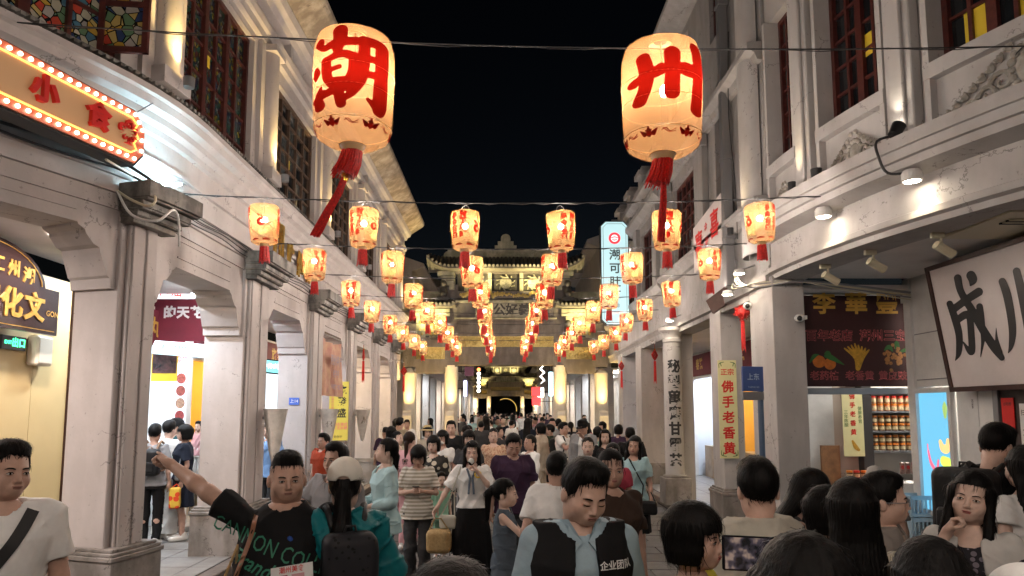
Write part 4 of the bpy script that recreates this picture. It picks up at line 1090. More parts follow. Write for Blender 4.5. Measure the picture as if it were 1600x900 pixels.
def letters(parent, body, size, M, mat, bold=0.03, off=0.003, line=1.0, space=1.0, cx=0, cy=0, sx=1.0, depth=0.0, name='lettering'):
    mb = MB(); text_into(mb, body, size, M, bold, line, space, off, sx, depth, cx, cy); return mb.build(name, mat, parent, recalc=bool(depth))

# marquee sign with bulbs
E0 = at(226, 222, 5.9); dr = Vector((-math.sin(R(15)), -math.cos(R(15)), 0))
MS = frame(E0, -dr, UPV)      # x runs towards the far end (0 there), negative towards us
ms = thing('marquee_sign', 'bulb-edged snack marquee sign with red characters on the near left wall', 'sign')
Ls, Hs = 2.7, 0.48
ol = [(-Ls, -Hs / 2), (-0.10, -Hs / 2), (0, -Hs / 2 + 0.12), (0, Hs / 2 - 0.14), (-0.12, Hs / 2), (-Ls, Hs / 2)]
MB().prism([(a * 1.0, b * 1.04) for a, b in ol], -0.20, -0.02, lambda a, b, n: MS @ Vector((a + 0.015, b, n))).build('casing', m_black, ms)
MB().prism([(a - 0.006, b * 0.97) for a, b in ol], -0.02, 0.0, lambda a, b, n: MS @ Vector((a, b, n))).build('rim', plain('red_sign_rim', (.5, .13, .07), .4), ms)
ins = [(-Ls + 0.02, -Hs / 2 + 0.085), (-0.16, -Hs / 2 + 0.085), (-0.10, -Hs / 2 + 0.13), (-0.13, -0.06), (-0.085, 0.0), (-0.13, 0.06), (-0.10, Hs / 2 - 0.13), (-0.16, Hs / 2 - 0.085), (-Ls + 0.02, Hs / 2 - 0.085)]
MB().prism(ins, 0.0, 0.004, lambda a, b, n: MS @ Vector((a, b, n))).build('board', m_board, ms)
MB().tube([MS @ Vector((a, b, 0.012)) for a, b in ins], 0.008, 6).build('neon_tube', m_orangeglow, ms)
path = [(-Ls + 0.03, -Hs / 2 + 0.045), (-0.115, -Hs / 2 + 0.045), (-0.042, -Hs / 2 + 0.14), (-0.042, Hs / 2 - 0.15), (-0.13, Hs / 2 - 0.045), (-Ls + 0.03, Hs / 2 - 0.045)]
bm_ = MB().ball((0, 0, 0), 0.016, 8, 6).mesh('bulb', m_bulbw)
for (a, b), (c, d) in zip(path[:-1], path[1:]):
    L_ = math.hypot(c - a, d - b); k = max(1, int(round(L_ / 0.082)))
    for i in range(k): link('bulb', bm_, ms, MS @ Vector((a + (c - a) * i / k, b + (d - b) * i / k, 0.012)))
for ch, x in (('小', -1.0), ('食', -0.52), ('味', -1.5), ('风', -2.0)):
    letters(ms, ch, 0.22, MS, [m_redp, m_redp][0], 0.05, 0.045, cx=x, depth=0.035, name='letter')
letters(ms, '❀', 0.26, MS, m_redp, 0.02, 0.03, cx=-0.2, depth=0.02, name='flower_emblem')
# rod that holds the sign
MB().tube([MS @ Vector((-0.05, Hs / 2, -0.1)), FL.pt(6.35, 0.15, 4.92)], 0.006, 5).build('stay_rod', m_metal, ms)

# led tubes above the first capital
lt = thing('led_tube_lamp', 'blue-white led tubes tied above the first left pillar capital', 'lamp')
a, b = at(252, 289, 6.35), at(283, 288, 6.45); MB().tube([a, b], 0.010, 8).build('tube', m_led, lt)
a, b = at(254, 292, 6.30), at(281, 302, 6.40); MB().tube([a, b], 0.010, 8).build('tube', m_led, lt)
MB().tube([at(235, 282, 6.5), at(250, 291, 6.35), at(262, 285, 6.4), at(284, 286, 6.45), at(290, 289, 6.5)], 0.004, 5).build('wire_loop', m_metal, lt)

# near left tea shop: hanging lacquer sign, yellow wall, exit sign, ceiling lamp
xs_ = -4.85
ts = thing('lacquer_sign', 'dark lacquered shop sign with arched top and gilt characters at the left edge', 'sign')
MT = frame((xs_, 6.3, 2.95), (0, 1, 0), UPV)
pts = [(-1.05, -0.24), (1.08, -0.24), (1.08, 0.24), (0.86, 0.24)] + [(0.10 + 0.76 * math.cos(a), 0.20 + 0.42 * math.sin(a)) for a in np.linspace(0.08, PI - 0.08, 17)] + [(-0.66, 0.24), (-1.05, 0.24)]
MB().prism(pts, -0.05, 0.0, lambda a, b, n: MT @ Vector((a, b, n))).build('board', m_brownw, ts)
MB().tube([MT @ Vector((0.10 + 0.70 * math.cos(a), 0.21 + 0.37 * math.sin(a), 0.004)) for a in np.linspace(0.1, PI - 0.1, 20)], 0.005, 6).build('gilt_arc', m_gold, ts)
MB().box(-1.0, 1.03, -0.205, -0.198, 0.0, 0.005, MT).build('gilt_line', m_gold, ts)
letters(ts, '拾粿化文', 0.30, MT, m_gold, 0.035, 0.012, cx=0.22, cy=0.0, space=1.12, depth=0.012)
for k, ch in enumerate('茶夫工州潮'):
    x = -0.30 + k * 0.215; letters(ts, ch, 0.17, MT @ Matrix.Translation((x + 0.03, 0.36 - 0.22 * (x - 0.1) ** 2, 0)), m_gold, 0.03, 0.010, depth=0.008)
letters(ts, 'GON', 0.085, MT, m_gold, 0.01, 0.006, cx=0.98, cy=-0.02)
yw = thing('shop_partition', 'warm yellow shop wall behind the near left pillar', 'wall')
m_yel = plain('warm_yellow_panel', (0.50, 0.385, 0.19), 0.5, noise=0.06, scale=2)
for k in range(4): MB().box(-5.14, -5.10, 5.6 + k * 0.6 + 0.004, 5.6 + (k + 1) * 0.6 - 0.004, 0.12, 3.4).build('panel', m_yel, yw)
MB().box(-5.16, -5.06, 8.0, 8.08, 0.12, 3.4).build('door_post', plain('dark_wood', (0.05, 0.02, 0.015), 0.4, noise=0.4, scale=12), yw)
MB().box(-5.3, -5.14, 4.6, 8.0, 0.12, 3.4).build('back', m_wallL, yw)
ex = thing('exit_sign', 'small green glowing exit sign on the yellow shop wall', 'sign', (-5.04, 7.02, 2.60))
MB().box(-0.04, 0.0, -0.17, 0.17, -0.07, 0.07).build('case', m_black, ex)
MX = frame((0.003, 0, 0), (0, 1, 0), UPV)
mg = glow('exit_green', (0.05, 1.0, 0.35), 2.2)
letters(ex, '出口', 0.10, MX, mg, 0.02, 0.001, cx=0.06); letters(ex, 'EXIT', 0.05, MX, mg, 0.01, 0.001, cx=-0.09)
sp = thing('wall_speaker', 'cream wall speaker box beside the green exit sign', 'speaker', (-5.03, 7.4, 2.55))
MB().box(-0.06, 0.06, -0.13, 0.13, -0.16, 0.16).build('cabinet', plain('cream_plastic', (0.6, 0.55, 0.45), 0.5), sp, bevel=0.02)
MB().box(0.06, 0.066, -0.10, 0.10, -0.13, 0.13).build('grille', plain('cream_grille', (0.45, 0.42, 0.35), 0.7), sp)

# arcade ceiling lamps
LW = (1.0, 0.90, 0.80); LC = (0.80, 0.90, 1.0)
k = 0
ords = ['nearest', 'second', 'third', 'fourth', 'fifth', 'sixth', 'seventh']
for i, (sv, n_, st, cl) in enumerate(((3.9, -0.9, 900, (1.0, 0.86, 0.78)), (6.45, -0.95, 420, (1.0, 0.83, 0.74)), (8.2, -1.15, 420, LC), (10.4, -1.1, 380, LC), (13.3, -1.1, 300, (0.80, 0.88, 1.0)), (16.1, -1.0, 400, (1.0, 0.78, 0.5)), (18.9, -1.0, 400, (1.0, 0.8, 0.55)))):
    down_lamp('round ceiling lamp in the left arcade, %s from the viewer' % ords[i], FL.pt(sv, n_, 3.605), 0.085, st, cl, 'arcade ceiling lamps left%d' % i)
for i, (sv, n_, z, st, cl) in enumerate(((9.7, -0.75, 3.44, 260, LW), (11.6, -0.9, 3.44, 300, (1.0, 0.86, 0.68)), (12.5, -0.9, 3.44, 300, (1.0, 0.86, 0.68)), (15.3, -0.9, 3.44, 300, LW), (18.3, -0.9, 3.44, 300, LW), (20.8, -0.9, 3.44, 300, LW))):
    down_lamp('round ceiling lamp in the right arcade, %s from the viewer' % ords[i], FR.pt(sv, n_, z), 0.075, st, cl, 'arcade ceiling lamps right%d' % i)
for o in list(COL.objects):
    if o.get('group', '').startswith('arcade ceiling lamps'): o['group'] = 'arcade ceiling lamps'

# lamp helper: a fixture with its own light
def spot(parent, loc, target, watts, colr, angle=60, blend=0.6, size=0.03):
    l = bpy.data.lights.new('lamp_light', 'SPOT'); l.energy = watts; l.color = colr; l.spot_size = R(angle); l.spot_blend = blend; l.shadow_soft_size = size
    o = bpy.data.objects.new('lamp_light', l); COL.objects.link(o); o.parent = parent; o.location = loc
    d = Vector(target) - Vector(loc); o.rotation_euler = d.to_track_quat('-Z', 'Y').to_euler()
    return o
WARM = (1.0, 0.68, 0.22)
# uplights on the left pilasters
for i, s in enumerate(UP):
    c = FL.pt(s + 0.25, 0.30, 5.10)
    t = thing('pilaster_uplight', 'small uplight at the foot of the %s glowing left pilaster' % ords[i], 'lamp', group='pilaster uplights')
    MB().lathe([(0.0, -0.05), (0.05, -0.05), (0.055, 0.05), (0.045, 0.05), (0.04, 0.02)], 12, c).build('housing', m_metal, t, smooth=40)
    MB().lathe([(0.042, 0.03), (0.0, 0.03)], 12, c).build('lens', glow('uplight_lens', WARM, 30.0), t)
    spot(t, c + Vector((0, 0, 0.07)), FL.pt(s + 0.25, 0.10, 6.6), 48, WARM, 70, 0.8)
# right side: flood heads under the cornice and one aiming up
m_flens = glow('flood_lens', (1.0, 0.86, 0.66), 22.0)
for i, (s, nm) in enumerate(((7.02, 'lower'), (5.87, 'upper'))):
    c = FR.pt(s, 0.12, 3.98)
    t = thing('flood_lamp', 'white ribbed flood lamp under the right cornice, %s of two' % ('left' if i == 0 else 'right'), 'lamp', group='flood lamps under the cornice')
    b_ = MB().lathe([(0.0, 0.06), (0.07, 0.06), (0.085, 0.03), (0.085, -0.03), (0.07, -0.04)], 18, c)
    for q in range(18): a_ = 2 * PI * q / 18; b_.box(c.x + 0.08 * math.cos(a_) - .004, c.x + 0.08 * math.cos(a_) + .004, c.y + 0.08 * math.sin(a_) - .004, c.y + 0.08 * math.sin(a_) + .004, c.z - 0.03, c.z + 0.035)
    b_.build('housing', m_white, t)
    MB().lathe([(0.07, -0.038), (0.0, -0.044)], 18, c).build('lens', m_flens, t)
    MB().tube([c + Vector((0, 0, 0.06)), FR.pt(s, 0.1, 4.06)], 0.015, 6).build('bracket', m_metal, t)
    spot(t, c + Vector((0, 0, -0.06)), FR.pt(s - 0.05, -0.06, 3.3), 8, (1.0, 0.82, 0.55), 80, 0.9)
c = FR.pt(5.98, 0.14, 4.46); t = thing('flood_lamp', 'black flood lamp on the right cornice aimed up at the pilaster', 'lamp', group='flood lamps on the cornice')
M = frame(c, (FR.pt(6.6, 0, 4) - FR.pt(6, 0, 4)), (0, 0, 1)) @ Matrix.Rotation(R(-55), 4, 'X')
MB().lathe([(0.0, -0.07), (0.05, -0.07), (0.065, 0.05), (0.06, 0.05)], 16, M=M).build('housing', m_black, t, smooth=40)
MB().lathe([(0.06, 0.045), (0.0, 0.045)], 16, M=M).build('lens', glow('flood_lens_small', (1.0, 0.9, 0.75), 3.5), t)
MB().tube([c, FR.pt(5.98, 0.14, 4.35)], 0.012, 6).build('stem', m_black, t)
spot(t, c + Vector((-0.03, -0.02, 0.08)), FR.pt(6.05, 0.05, 6.0), 4, (1.0, 0.88, 0.7), 75, 0.9)
for i, s in enumerate((4.75, 7.05, 8.3)):
    c = FR.pt(s, 0.16, 4.42); t = thing('spot_head', 'unlit black spotlight on the right cornice before the %s relief' % ('right', 'middle', 'left')[i], 'lamp', group='unlit spotlights')
    MB().lathe([(0.0, -0.05), (0.05, -0.05), (0.06, 0.05), (0.0, 0.055)], 14, c).build('housing', m_black, t, smooth=40); MB().tube([c + Vector((0, 0, -.05)), FR.pt(s, 0.16, 4.34)], 0.012, 6).build('stem', m_black, t)
t = thing('pilaster_uplight', 'uplight washing the right pilaster between the red windows', 'lamp', group='pilaster uplights')
c = FR.pt(7.45, 0.2, 4.42); MB().lathe([(0, -.05), (.04, -.05), (.045, .04), (0, .04)], 12, c).build('housing', m_black, t); spot(t, c + Vector((0, 0, .06)), FR.pt(7.45, 0.06, 6.0), 9, (1.0, 0.78, 0.45), 60, 0.9)
t = thing('pilaster_uplight', 'uplight washing the round half column beside the drain pipe', 'lamp', group='pilaster uplights')
c = FR.pt(8.93, 0.34, 4.3); MB().lathe([(0, -.05), (.04, -.05), (.045, .04), (0, .04)], 12, c).build('housing', m_black, t); spot(t, c + Vector((0, 0, .06)), FR.pt(8.93, 0.1, 6.2), 14, (1.0, 0.78, 0.45), 60, 0.9)
for i, (s, z) in enumerate(((9.0, 3.75), (9.5, 3.55), (12.9, 3.62))):
    c = FR.pt(s, 0.22, z); t = thing('eave_lamp', 'small round lit lamp under the right eaves, %s from the corner' % ords[i], 'lamp', group='eave lamps')
    MB().lathe([(0, .04), (.06, .04), (.075, 0), (.07, -.02)], 14, c).build('housing', m_white, t); MB().lathe([(.068, -.018), (0, -.02)], 14, c).build('lens', glow('eave_lens', (1, .85, .65), 40.0), t)
    MB().tube([c + Vector((0, 0, .03)), FR.pt(s, 0.0, z + .1)], .012, 6).build('bracket', m_metal, t)

# track spots and air-conditioner grille on the right arcade ceiling
m_crm = plain('cream_metal', (0.55, 0.50, 0.36), 0.4)
for i, (px, py, Y) in enumerate(((1292, 388, 7.6), (1362, 352, 6.9), (1466, 312, 6.2))):
    c = at(px, py, Y); c.z = 3.57; t = thing('track_spot', 'cream ceiling track spotlight, %s from the pillar' % ords[i], 'lamp', group='cream track spotlights')
    MB().box(-.09, .03, -.02, .02, -.06, 0, Matrix.Translation(c)).build('adaptor', m_crm, t, bevel=.004)
    MB().tube([c + Vector((0, 0, -.05)), c + Vector((0.01, 0, -.14))], .012, 8).build('stem', m_crm, t)
    MB().tube([c + Vector((-.05, 0, -.12)), c + Vector((.12, .02, -.21))], .042, 14).build('can', m_crm, t, smooth=40)
ac = thing('ceiling_air_vent', 'cream ceiling air-conditioner grille above the white brush sign', 'air vent', FR.pt(5.6, -0.85, 3.575))
MB().box(-.45, .45, -.45, .45, -.03, 0).build('frame', m_crm, ac, bevel=.006)
for k in range(4): MB().box(-.3, .3, -.25 + k * .04, -.23 + k * .04, -.045, -.03).build('slat', m_black if k % 2 else m_crm, ac)

# letter sign of gilt characters on the left wall
gs = thing('gilt_letter_sign', 'gilt relief characters with dark outline on the left wall above the second pillar', 'sign')
for ch, s, z, sz in (('潮', 9.78, 4.30, 0.62), ('味', 10.35, 4.22, 0.42), ('组', 10.85, 4.20, 0.42), ('合', 11.3, 4.20, 0.40)):
    M = FL.mat(s, 0.03, z); letters(gs, ch, sz, M, m_gold, 0.045, 0.03, sx=0.72, depth=0.03, name='letter'); letters(gs, ch, sz, M, plain('dark_red_outline', (0.12, 0.02, 0.015), 0.5), 0.085, 0.004, sx=0.72, name='letter_outline')

# lightbox sign hanging out on the right
lb = thing('light_box_sign', 'tall blue-white lit vertical sign with red mouth emblem and black characters', 'sign')
Yl = 17.6; c = at(961, 426, Yl); w_, h_ = 0.70, 2.72; ML = frame((c.x, Yl, c.z), (1, 0, 0), UPV)
def octo(w, h, q): return [(-w / 2 + q, -h / 2), (w / 2 - q, -h / 2), (w / 2, -h / 2 + q), (w / 2, h / 2 - q), (w / 2 - q, h / 2), (-w / 2 + q, h / 2), (-w / 2, h / 2 - q), (-w / 2, -h / 2 + q)]
MB().prism(octo(w_ + .05, h_ + .05, .13), -0.2, -0.004, lambda a, b, n: ML @ Vector((a, b, n))).build('casing', m_black, lb)
MB().prism(octo(w_, h_, .12), -0.004, 0.0, lambda a, b, n: ML @ Vector((a, b, n))).build('lit_face', glow('lightbox_face', (0.58, 0.90, 0.95), 0.29, base=(.3, .4, .4)), lb)
q = octo(w_ - .1, h_ - .1, .1); MB().tube([ML @ Vector((a, b, .002)) for a, b in q + q[:1]], .005, 4).build('border_line', m_black, lb)
MB().lathe([(.155, .002), (.095, .002)], 28, M=ML @ Matrix.Translation((0, .92, 0))).build('emblem_ring', glow('emblem_red', (0.8, .02, .03), .7), lb)
MB().lathe([(.095, .0015), (0, .0015)], 28, M=ML @ Matrix.Translation((0, .92, 0))).build('emblem_disc', glow('emblem_pink', (0.9, .55, .55), .8), lb)
me_ = MB(); brush(me_, [[(-.085, .93, .02), (0, .955, .03), (.085, .93, .02)], [(-.06, .885, .02), (0, .87, .03), (.06, .885, .02)]], lambda x, y, l: ML @ Vector((x, y, .004))); me_.build('emblem_mouth', glow('emblem_red', (0.8, .02, .03), .7), lb)
for k, ch in enumerate('潮可肚杯'): letters(lb, ch, .30, ML, m_black, .02, .003, cy=.46 - k * .36)
letters(lb, '咖啡', .12, ML, m_black, .0, .003, cy=-.88); letters(lb, '潮汕味杯', .10, ML, glow('sign_pink_print', (.8, .35, .3), .5), .0, .003, cy=-1.06)
for dz in (.9, -.9): MB().tube([ML @ Vector((w_ / 2, dz, -.1)), (3.36, Yl + .1, c.z + dz)], .025, 8).build('bracket', m_black, lb)

# white board with red characters on the tall terrace
jb = thing('wall_banner', 'white slanting banner with red shop characters on the right upper wall', 'sign')
sA, sB = 9.85, 11.35
pl = MB(); vs = [FR.pt(s, .16, z) for s, z in ((sA, 4.35), (sB, 4.22), (sB, 4.98), (sA, 5.12))]; vs2 = [FR.pt(s, .14, z) for s, z in ((sA, 4.35), (sB, 4.22), (sB, 4.98), (sA, 5.12))]
pl.add(vs + vs2, [(0, 1, 2, 3), (7, 6, 5, 4), (0, 4, 5, 1), (1, 5, 6, 2), (2, 6, 7, 3), (3, 7, 4, 0)]); pl.build('board', m_signw, jb)
for ch, s, z, sz in (('喜', 11.02, 4.6, .46), ('金', 10.62, 4.80, .17), ('記', 10.58, 4.55, .17), ('喜', 10.18, 4.72, .46)): letters(jb, ch, sz, FR.mat(s, .162, z), m_redp, .02, .003, name='letter')

# dark maroon hanging print across the right arcade
hp = thing('hanging_print', 'dark maroon hanging print with gold shop name and three fruits across the right arcade', 'banner')
Yp = 8.78; x0, x1 = at(1256, 530, Yp).x, at(1420, 530, Yp).x; zt, zb = at(1330, 462, Yp).z, at(1330, 604, Yp).z
MP = frame(((x0 + x1) / 2, Yp, (zt + zb) / 2), (1, 0, 0), UPV); W_, H2 = x1 - x0, zt - zb
panel('cloth', MP, W_, H2, .012, m_dkmaroon, hp)
for k, ch in enumerate('李華豐'): letters(hp, ch, .30, MP, m_goldp, .03, .002, cx=(-.40, 0.02, .42)[k], cy=H2 / 2 - .12)
letters(hp, '百年老店  潮州三宝', .155, MP, m_pinkp, .03, .002, cy=.06, cx=-.0); letters(hp, '百年老店  潮州三宝', .155, MP, m_dkmaroon, .006, .0035, cy=.06)
for k, tx in enumerate(('老药桔', '老香黄', '黄皮豉')): letters(hp, tx, .125, MP, m_pinkp, .015, .0042, cx=(-.44, .02, .45)[k], cy=-.46); letters(hp, tx, .125, MP, m_dkmaroon, -.008, .0055, cx=(-.44, .02, .45)[k], cy=-.46)
m_or = plain('orange_print', (0.6, 0.17, 0.02), 0.6, noise=.3, scale=20); m_lf = plain('leaf_print_green', (0.03, 0.14, 0.03), 0.6); m_yl = plain('fruit_yellow_print', (0.6, .33, .03), .6, noise=.4, scale=25); m_tan = plain('berry_print', (.4, .18, .05), .6, noise=.4, scale=40)
def pfn(x, y, l): return MP @ Vector((x, y, .0022 + l * .0002))
mb = MB(); brush(mb, [[(-.50, -.27, .16)], [(-.36, -.30, .15)]], pfn, 3, 6); mb.build('fruit_print', m_or, hp)
mb = MB(); brush(mb, [[(-.62, -.28, .02), (-.56, -.2, .05), (-.5, -.18, .01)], [(-.42, -.2, .03), (-.34, -.22, .07), (-.18, -.31, .01)], [(-.42, -.17, .02), (-.38, -.16, .06), (-.34, -.22, .02)], [(.36, -.12, .02), (.42, -.08, .06), (.46, -.13, .02)], [(.5, -.1, .02), (.52, -.02, .05), (.55, -.1, .02)], [(.55, -.15, .02), (.64, -.12, .05), (.7, -.18, .01)]], lambda x, y, l: pfn(x, y, l + 4), 4, 3); mb.build('leaf_print', m_lf, hp)
mb = MB(); brush(mb, [[(.0, -.36, .06), (-.02 + k * .012, -.22, .055), (-.16 + k * .045, -.04 - .02 * abs(k - 3), .02)] for k in range(8)], pfn, 4, 3); mb.build('fruit_print', m_yl, hp)
rr = random.Random(8); mb = MB(); brush(mb, [[(.48 + rr.gauss(0, .07), -.24 + rr.gauss(0, .06), .045)] for _ in range(34)], pfn, 2, 3); mb.build('fruit_print', m_tan, hp)
MB().box(x0 - .02, x1 + .02, Yp - .05, Yp + .08, zb - .10, zb - .02).build('bottom_rail', plain('grey_blue_rail', (.3, .33, .36), .5), hp)
MB().tube([(x0, Yp + .02, zt + .03), (x1, Yp + .02, zt + .03)], .02, 8).build('top_pole', m_metal, hp)

# white brush-lettered board under the right ceiling
wb = thing('brush_letter_board', 'white board with huge black brush characters in a dark frame under the right ceiling', 'sign')
dB = 7.5; A = at(1452, 424, dB); B = at(1490, 605, dB); ydir = (A - B); xdir = Vector((0.02, -1, 0)).normalized()
hB = ydir.length; MBd = frame(B, xdir, ydir)
panel('board', MBd, 4.0, hB, .04, m_signw, wb, cx=2.0, cy=hB / 2)
fr_ = MB(); fr_.box(-.05, 4.0, -.05, 0, -.05, .02, MBd); fr_.box(-.05, 4.0, hB, hB + .05, -.05, .02, MBd); fr_.box(-.05, 0, 0, hB, -.05, .019, MBd); fr_.build('frame', plain('dark_wood', (0.05, 0.02, 0.015), 0.4, noise=0.4, scale=12), wb)
# strokes given in picture coordinates of the board, carried to the board's plane
def bfn(px, py, l):
    o = Vector((0, 0, CAM_H)); d = at(px, py, 1.0) - o; nrm = MBd.to_3x3() @ Vector((0, 0, 1)); p0 = MBd @ Vector((0, 0, .003 + l * .0003))
    return o + d * ((p0 - o).dot(nrm) / d.dot(nrm))
def zc(L_): return [(1420 + x / 3.75, 380 + y / 3.75, w / 3.75) for x, y, w in L_]
S_b = [zc(q) for q in ([(287, 205, 46), (300, 270, 42), (330, 330, 44), (375, 400, 46), (430, 500, 48), (500, 610, 50), (545, 672, 34)], [(512, 495, 3), (515, 560, 18), (530, 640, 40)], [(365, 190, 56), (375, 215, 50), (360, 250, 6)], [(265, 385, 44), (340, 330, 46), (410, 285, 50)],
      [(240, 355, 38), (270, 440, 44), (295, 540, 42), (293, 640, 34), (272, 688, 4)], [(285, 450, 40), (330, 420, 46), (355, 430, 40), (365, 520, 40), (370, 630, 40), (350, 625, 30), (320, 580, 8)], [(415, 372, 40), (425, 450, 40), (435, 560, 24), (420, 668, 4)],
      [(548, 225, 44), (575, 300, 50), (598, 420, 48), (608, 520, 44), (600, 600, 30), (582, 645, 4)], [(632, 165, 46), (655, 260, 52), (680, 380, 54), (700, 500, 50)], [(760, 120, 50), (775, 300, 56), (790, 480, 60), (780, 640, 40)])]
mb = MB(); brush_fill(mb, S_b, bfn, 170); mb.build('lettering', m_black, wb)

# yellow vertical plate on the second right pillar, blue street sign, brown cross board
yp = thing('yellow_plate', 'yellow vertical plate with red characters on the right pillar', 'sign')
Yy = 10.50; c = at(1138, 639, Yy); MY = frame((c.x, Yy, c.z), (1, 0, 0), UPV); hY = 1.50
panel('plate', MY, .285, hY, .02, m_cream, yp); 
q = [(-.125, -hY / 2 + .02), (.125, -hY / 2 + .02), (.125, hY / 2 - .02), (-.125, hY / 2 - .02)]
mb = MB()
for sx_ in (-1, 1):
    for sy_ in (-1, 1): brush(mb, [[(sx_ * .125, sy_ * (hY / 2 - .12), .006), (sx_ * .12, sy_ * (hY / 2 - .05), .012), (sx_ * .05, sy_ * (hY / 2 - .03), .008)], [(sx_ * .09, sy_ * (hY / 2 - .09), .012), (sx_ * .1, sy_ * (hY / 2 - .05), .012)]], lambda x, y, l: MY @ Vector((x, y, .002)), 3, 2)
mb.build('corner_print', m_lf, yp)
letters(yp, '正宗', .105, MY, m_redp, .02, .002, cy=hY / 2 - .19)
for k, ch in enumerate('佛手老香黄'): letters(yp, ch, .19, MY, m_redp, .03, .002, cy=hY / 2 - .42 - k * .235)
bs = thing('street_name_sign', 'blue street name sign on a blue pole by the right pillar', 'sign')
Yb = 8.2; c = at(1177, 592, Yb); MZ = frame((c.x, Yb, c.z), (1, .25, 0), UPV); m_blue = plain('blue_enamel', (.05, .09, .26), .4)
panel('plate', MZ, .29, .30, .03, m_blue, bs, .006); panel('lower_plate', MZ, .29, .10, .03, m_metal, bs, .004, cy=-.205)
letters(bs, '上东', .085, MZ, plain('pale_print', (.4, .5, .65), .5), .01, .003, cy=.02, line=.9); letters(bs, 'TAIPING RD', .028, MZ, plain('pale_print', (.4, .5, .65), .5), 0, .003, cy=-.10)
MB().tube([(c.x + .1, Yb + .06, .12), (c.x + .1, Yb + .06, c.z + .1)], .035, 12).build('pole', plain('blue_pole', (.06, .1, .17), .4), bs, smooth=40)
cbx = thing('cross_board', 'brown shop board hung crosswise over the right arcade opening', 'sign')
a_, b_2 = at(1108, 480, 10.4), at(1155, 445, 10.0)
MB().box(0, .62, -.12, .12, -.05, 0, frame(a_, (b_2 - a_), UPV)).build('board', plain('brown_board', (.09, .045, .035), .6, noise=.3, scale=8), cbx)

# left first bay: red banner, lit box, slanted menu, food strip
rb = thing('red_banner', 'dark red banner with white characters hung across the left arcade', 'banner')
Yr_ = 9.95; x0, x1 = at(232, 500, Yr_).x, at(345, 500, Yr_).x; zt, zb = at(290, 467, Yr_).z, at(290, 533, Yr_).z
MR = frame(((x0 + x1) / 2, Yr_, (zt + zb) / 2), (1, 0, 0), UPV); panel('cloth', MR, x1 - x0, zt - zb, .02, m_maroon, rb)
letters(rb, '的天花板', .185, MR, plain('white_print', (.75, .7, .68), .6), .045, .003, cy=.1, cx=.07, space=1.10)
lb2 = thing('lit_box_sign', 'bright blue-white lit box sign with pink marks above the red banner', 'sign')
c = at(288, 457, Yr_ + .1); M = frame((c.x, Yr_ + .1, c.z), (1, 0, 0), UPV); panel('casing', M, .95, .22, .12, m_white, lb2); panel('lit_face', M @ Matrix.Translation((0, 0, .006)), .92, .19, .004, glow('white_lightbox', (.8, .9, 1.0), 1.0), lb2); letters(lb2, '潮汕', .17, M, m_redglow, .03, .009, cx=-.2)
mp_ = thing('slanted_menu', 'pale blue lit menu board hanging at a slant under the red banner', 'sign')
c = at(282, 545, Yr_ - .3); M = frame((c.x, Yr_ - .3, c.z), (1, 0, -.08), (0, .6, 1)); panel('board', M, .80, .22, .02, glow('menu_glow', (.7, .88, .95), .4), mp_); letters(mp_, '潮汕特色小吃', .10, M, plain('teal_print', (.1, .3, .35), .5), .01, .002)
fp = thing('food_poster_strip', 'tall white strip of round dish photos on the left shop wall', 'poster')
c = at(284, 625, 10.6); M = frame((-5.04, 10.55, c.z), (0, 1, 0), UPV); M = frame((c.x, 10.55, c.z), (1, .5, 0), UPV); panel('sheet', M, .17, 1.45, .006, glow('poster_backlit', (.85, .85, .95), .15), fp)
for k in range(6): MB().lathe([(.065, .002), (0, .002)], 18, M=M @ Matrix.Translation((0, -.62 + k * .19, 0)) @ Matrix.Diagonal((1, 1.25, 1, 1))).build('dish_print', plain('dish_%d' % k, ((.4, .08, .06), (.5, .2, .1), (.35, .05, .05), (.45, .28, .2), (.4, .1, .08), (.5, .12, .1))[k], .6, noise=.6, scale=40), fp)
letters(fp, '凡鸡\n凤爪', .07, M, m_redp, .01, .003, cy=.62)
fp2 = thing('food_poster', 'yellow-edged food poster hanging under the menu board on the left', 'poster')
c = at(257, 572, 9.9); M = frame((c.x, 9.9, c.z), (1, .1, 0), UPV); panel('sheet', M, .36, .44, .006, m_yellowp, fp2); panel('photo', M @ Matrix.Translation((0, .05, .003)), .33, .31, .002, plain('dark_food_photo', (.12, .04, .04), .15, noise=.8, scale=14), fp2)
# clear light strips in that shop
tl_ = thing('shop_tube_light', 'bright white tube light under the left arcade ceiling above the red banner', 'lamp')
a, b = at(298, 462, 9.2), at(328, 462, 9.3); MB().tube([a, b], .02, 8).build('tube', glow('shop_tube', (.85, .95, 1.0), 60.0), tl_); MB().box(min(a.x, b.x), max(a.x, b.x), 9.2, 9.28, a.z + .02, a.z + .05).build('fitting', m_white, tl_)

# gauze banner, yellow calligraphy sheet, planters, knots
gb = thing('gauze_banner', 'faded pink gauze banner hanging from a rod between the left pillars', 'banner')
g_ = MB(); pa, pb = FL.pt(12.45, -.05, 3.30), FL.pt(14.2, -.05, 3.30); nx, nz = 26, 12; vs = []
for j in range(nz + 1):
    for i in range(nx + 1):
        u, v = i / nx, j / nz; p = pa + (pb - pa) * u
        dz = -1.12 * v - (.10 * math.sin(u * PI) * (1 - v)); vs.append((p.x + .03 * math.sin(u * 17 + v * 3) + .02 * math.sin(u * 31 + 1), p.y, p.z + dz))
g_.add(vs, [(j * (nx + 1) + i, j * (nx + 1) + i + 1, (j + 1) * (nx + 1) + i + 1, (j + 1) * (nx + 1) + i) for j in range(nz) for i in range(nx)])
mgz = plain('gauze', (.50, .26, .21), .8, c2=(.60, .40, .26), scale=5); g_.build('cloth', mgz, gb, smooth=80); MB().tube([pa + Vector((0, -.1, .03)), pb + Vector((0, .1, .03))], .012, 8).build('rod', m_metal, gb)
mb = MB()
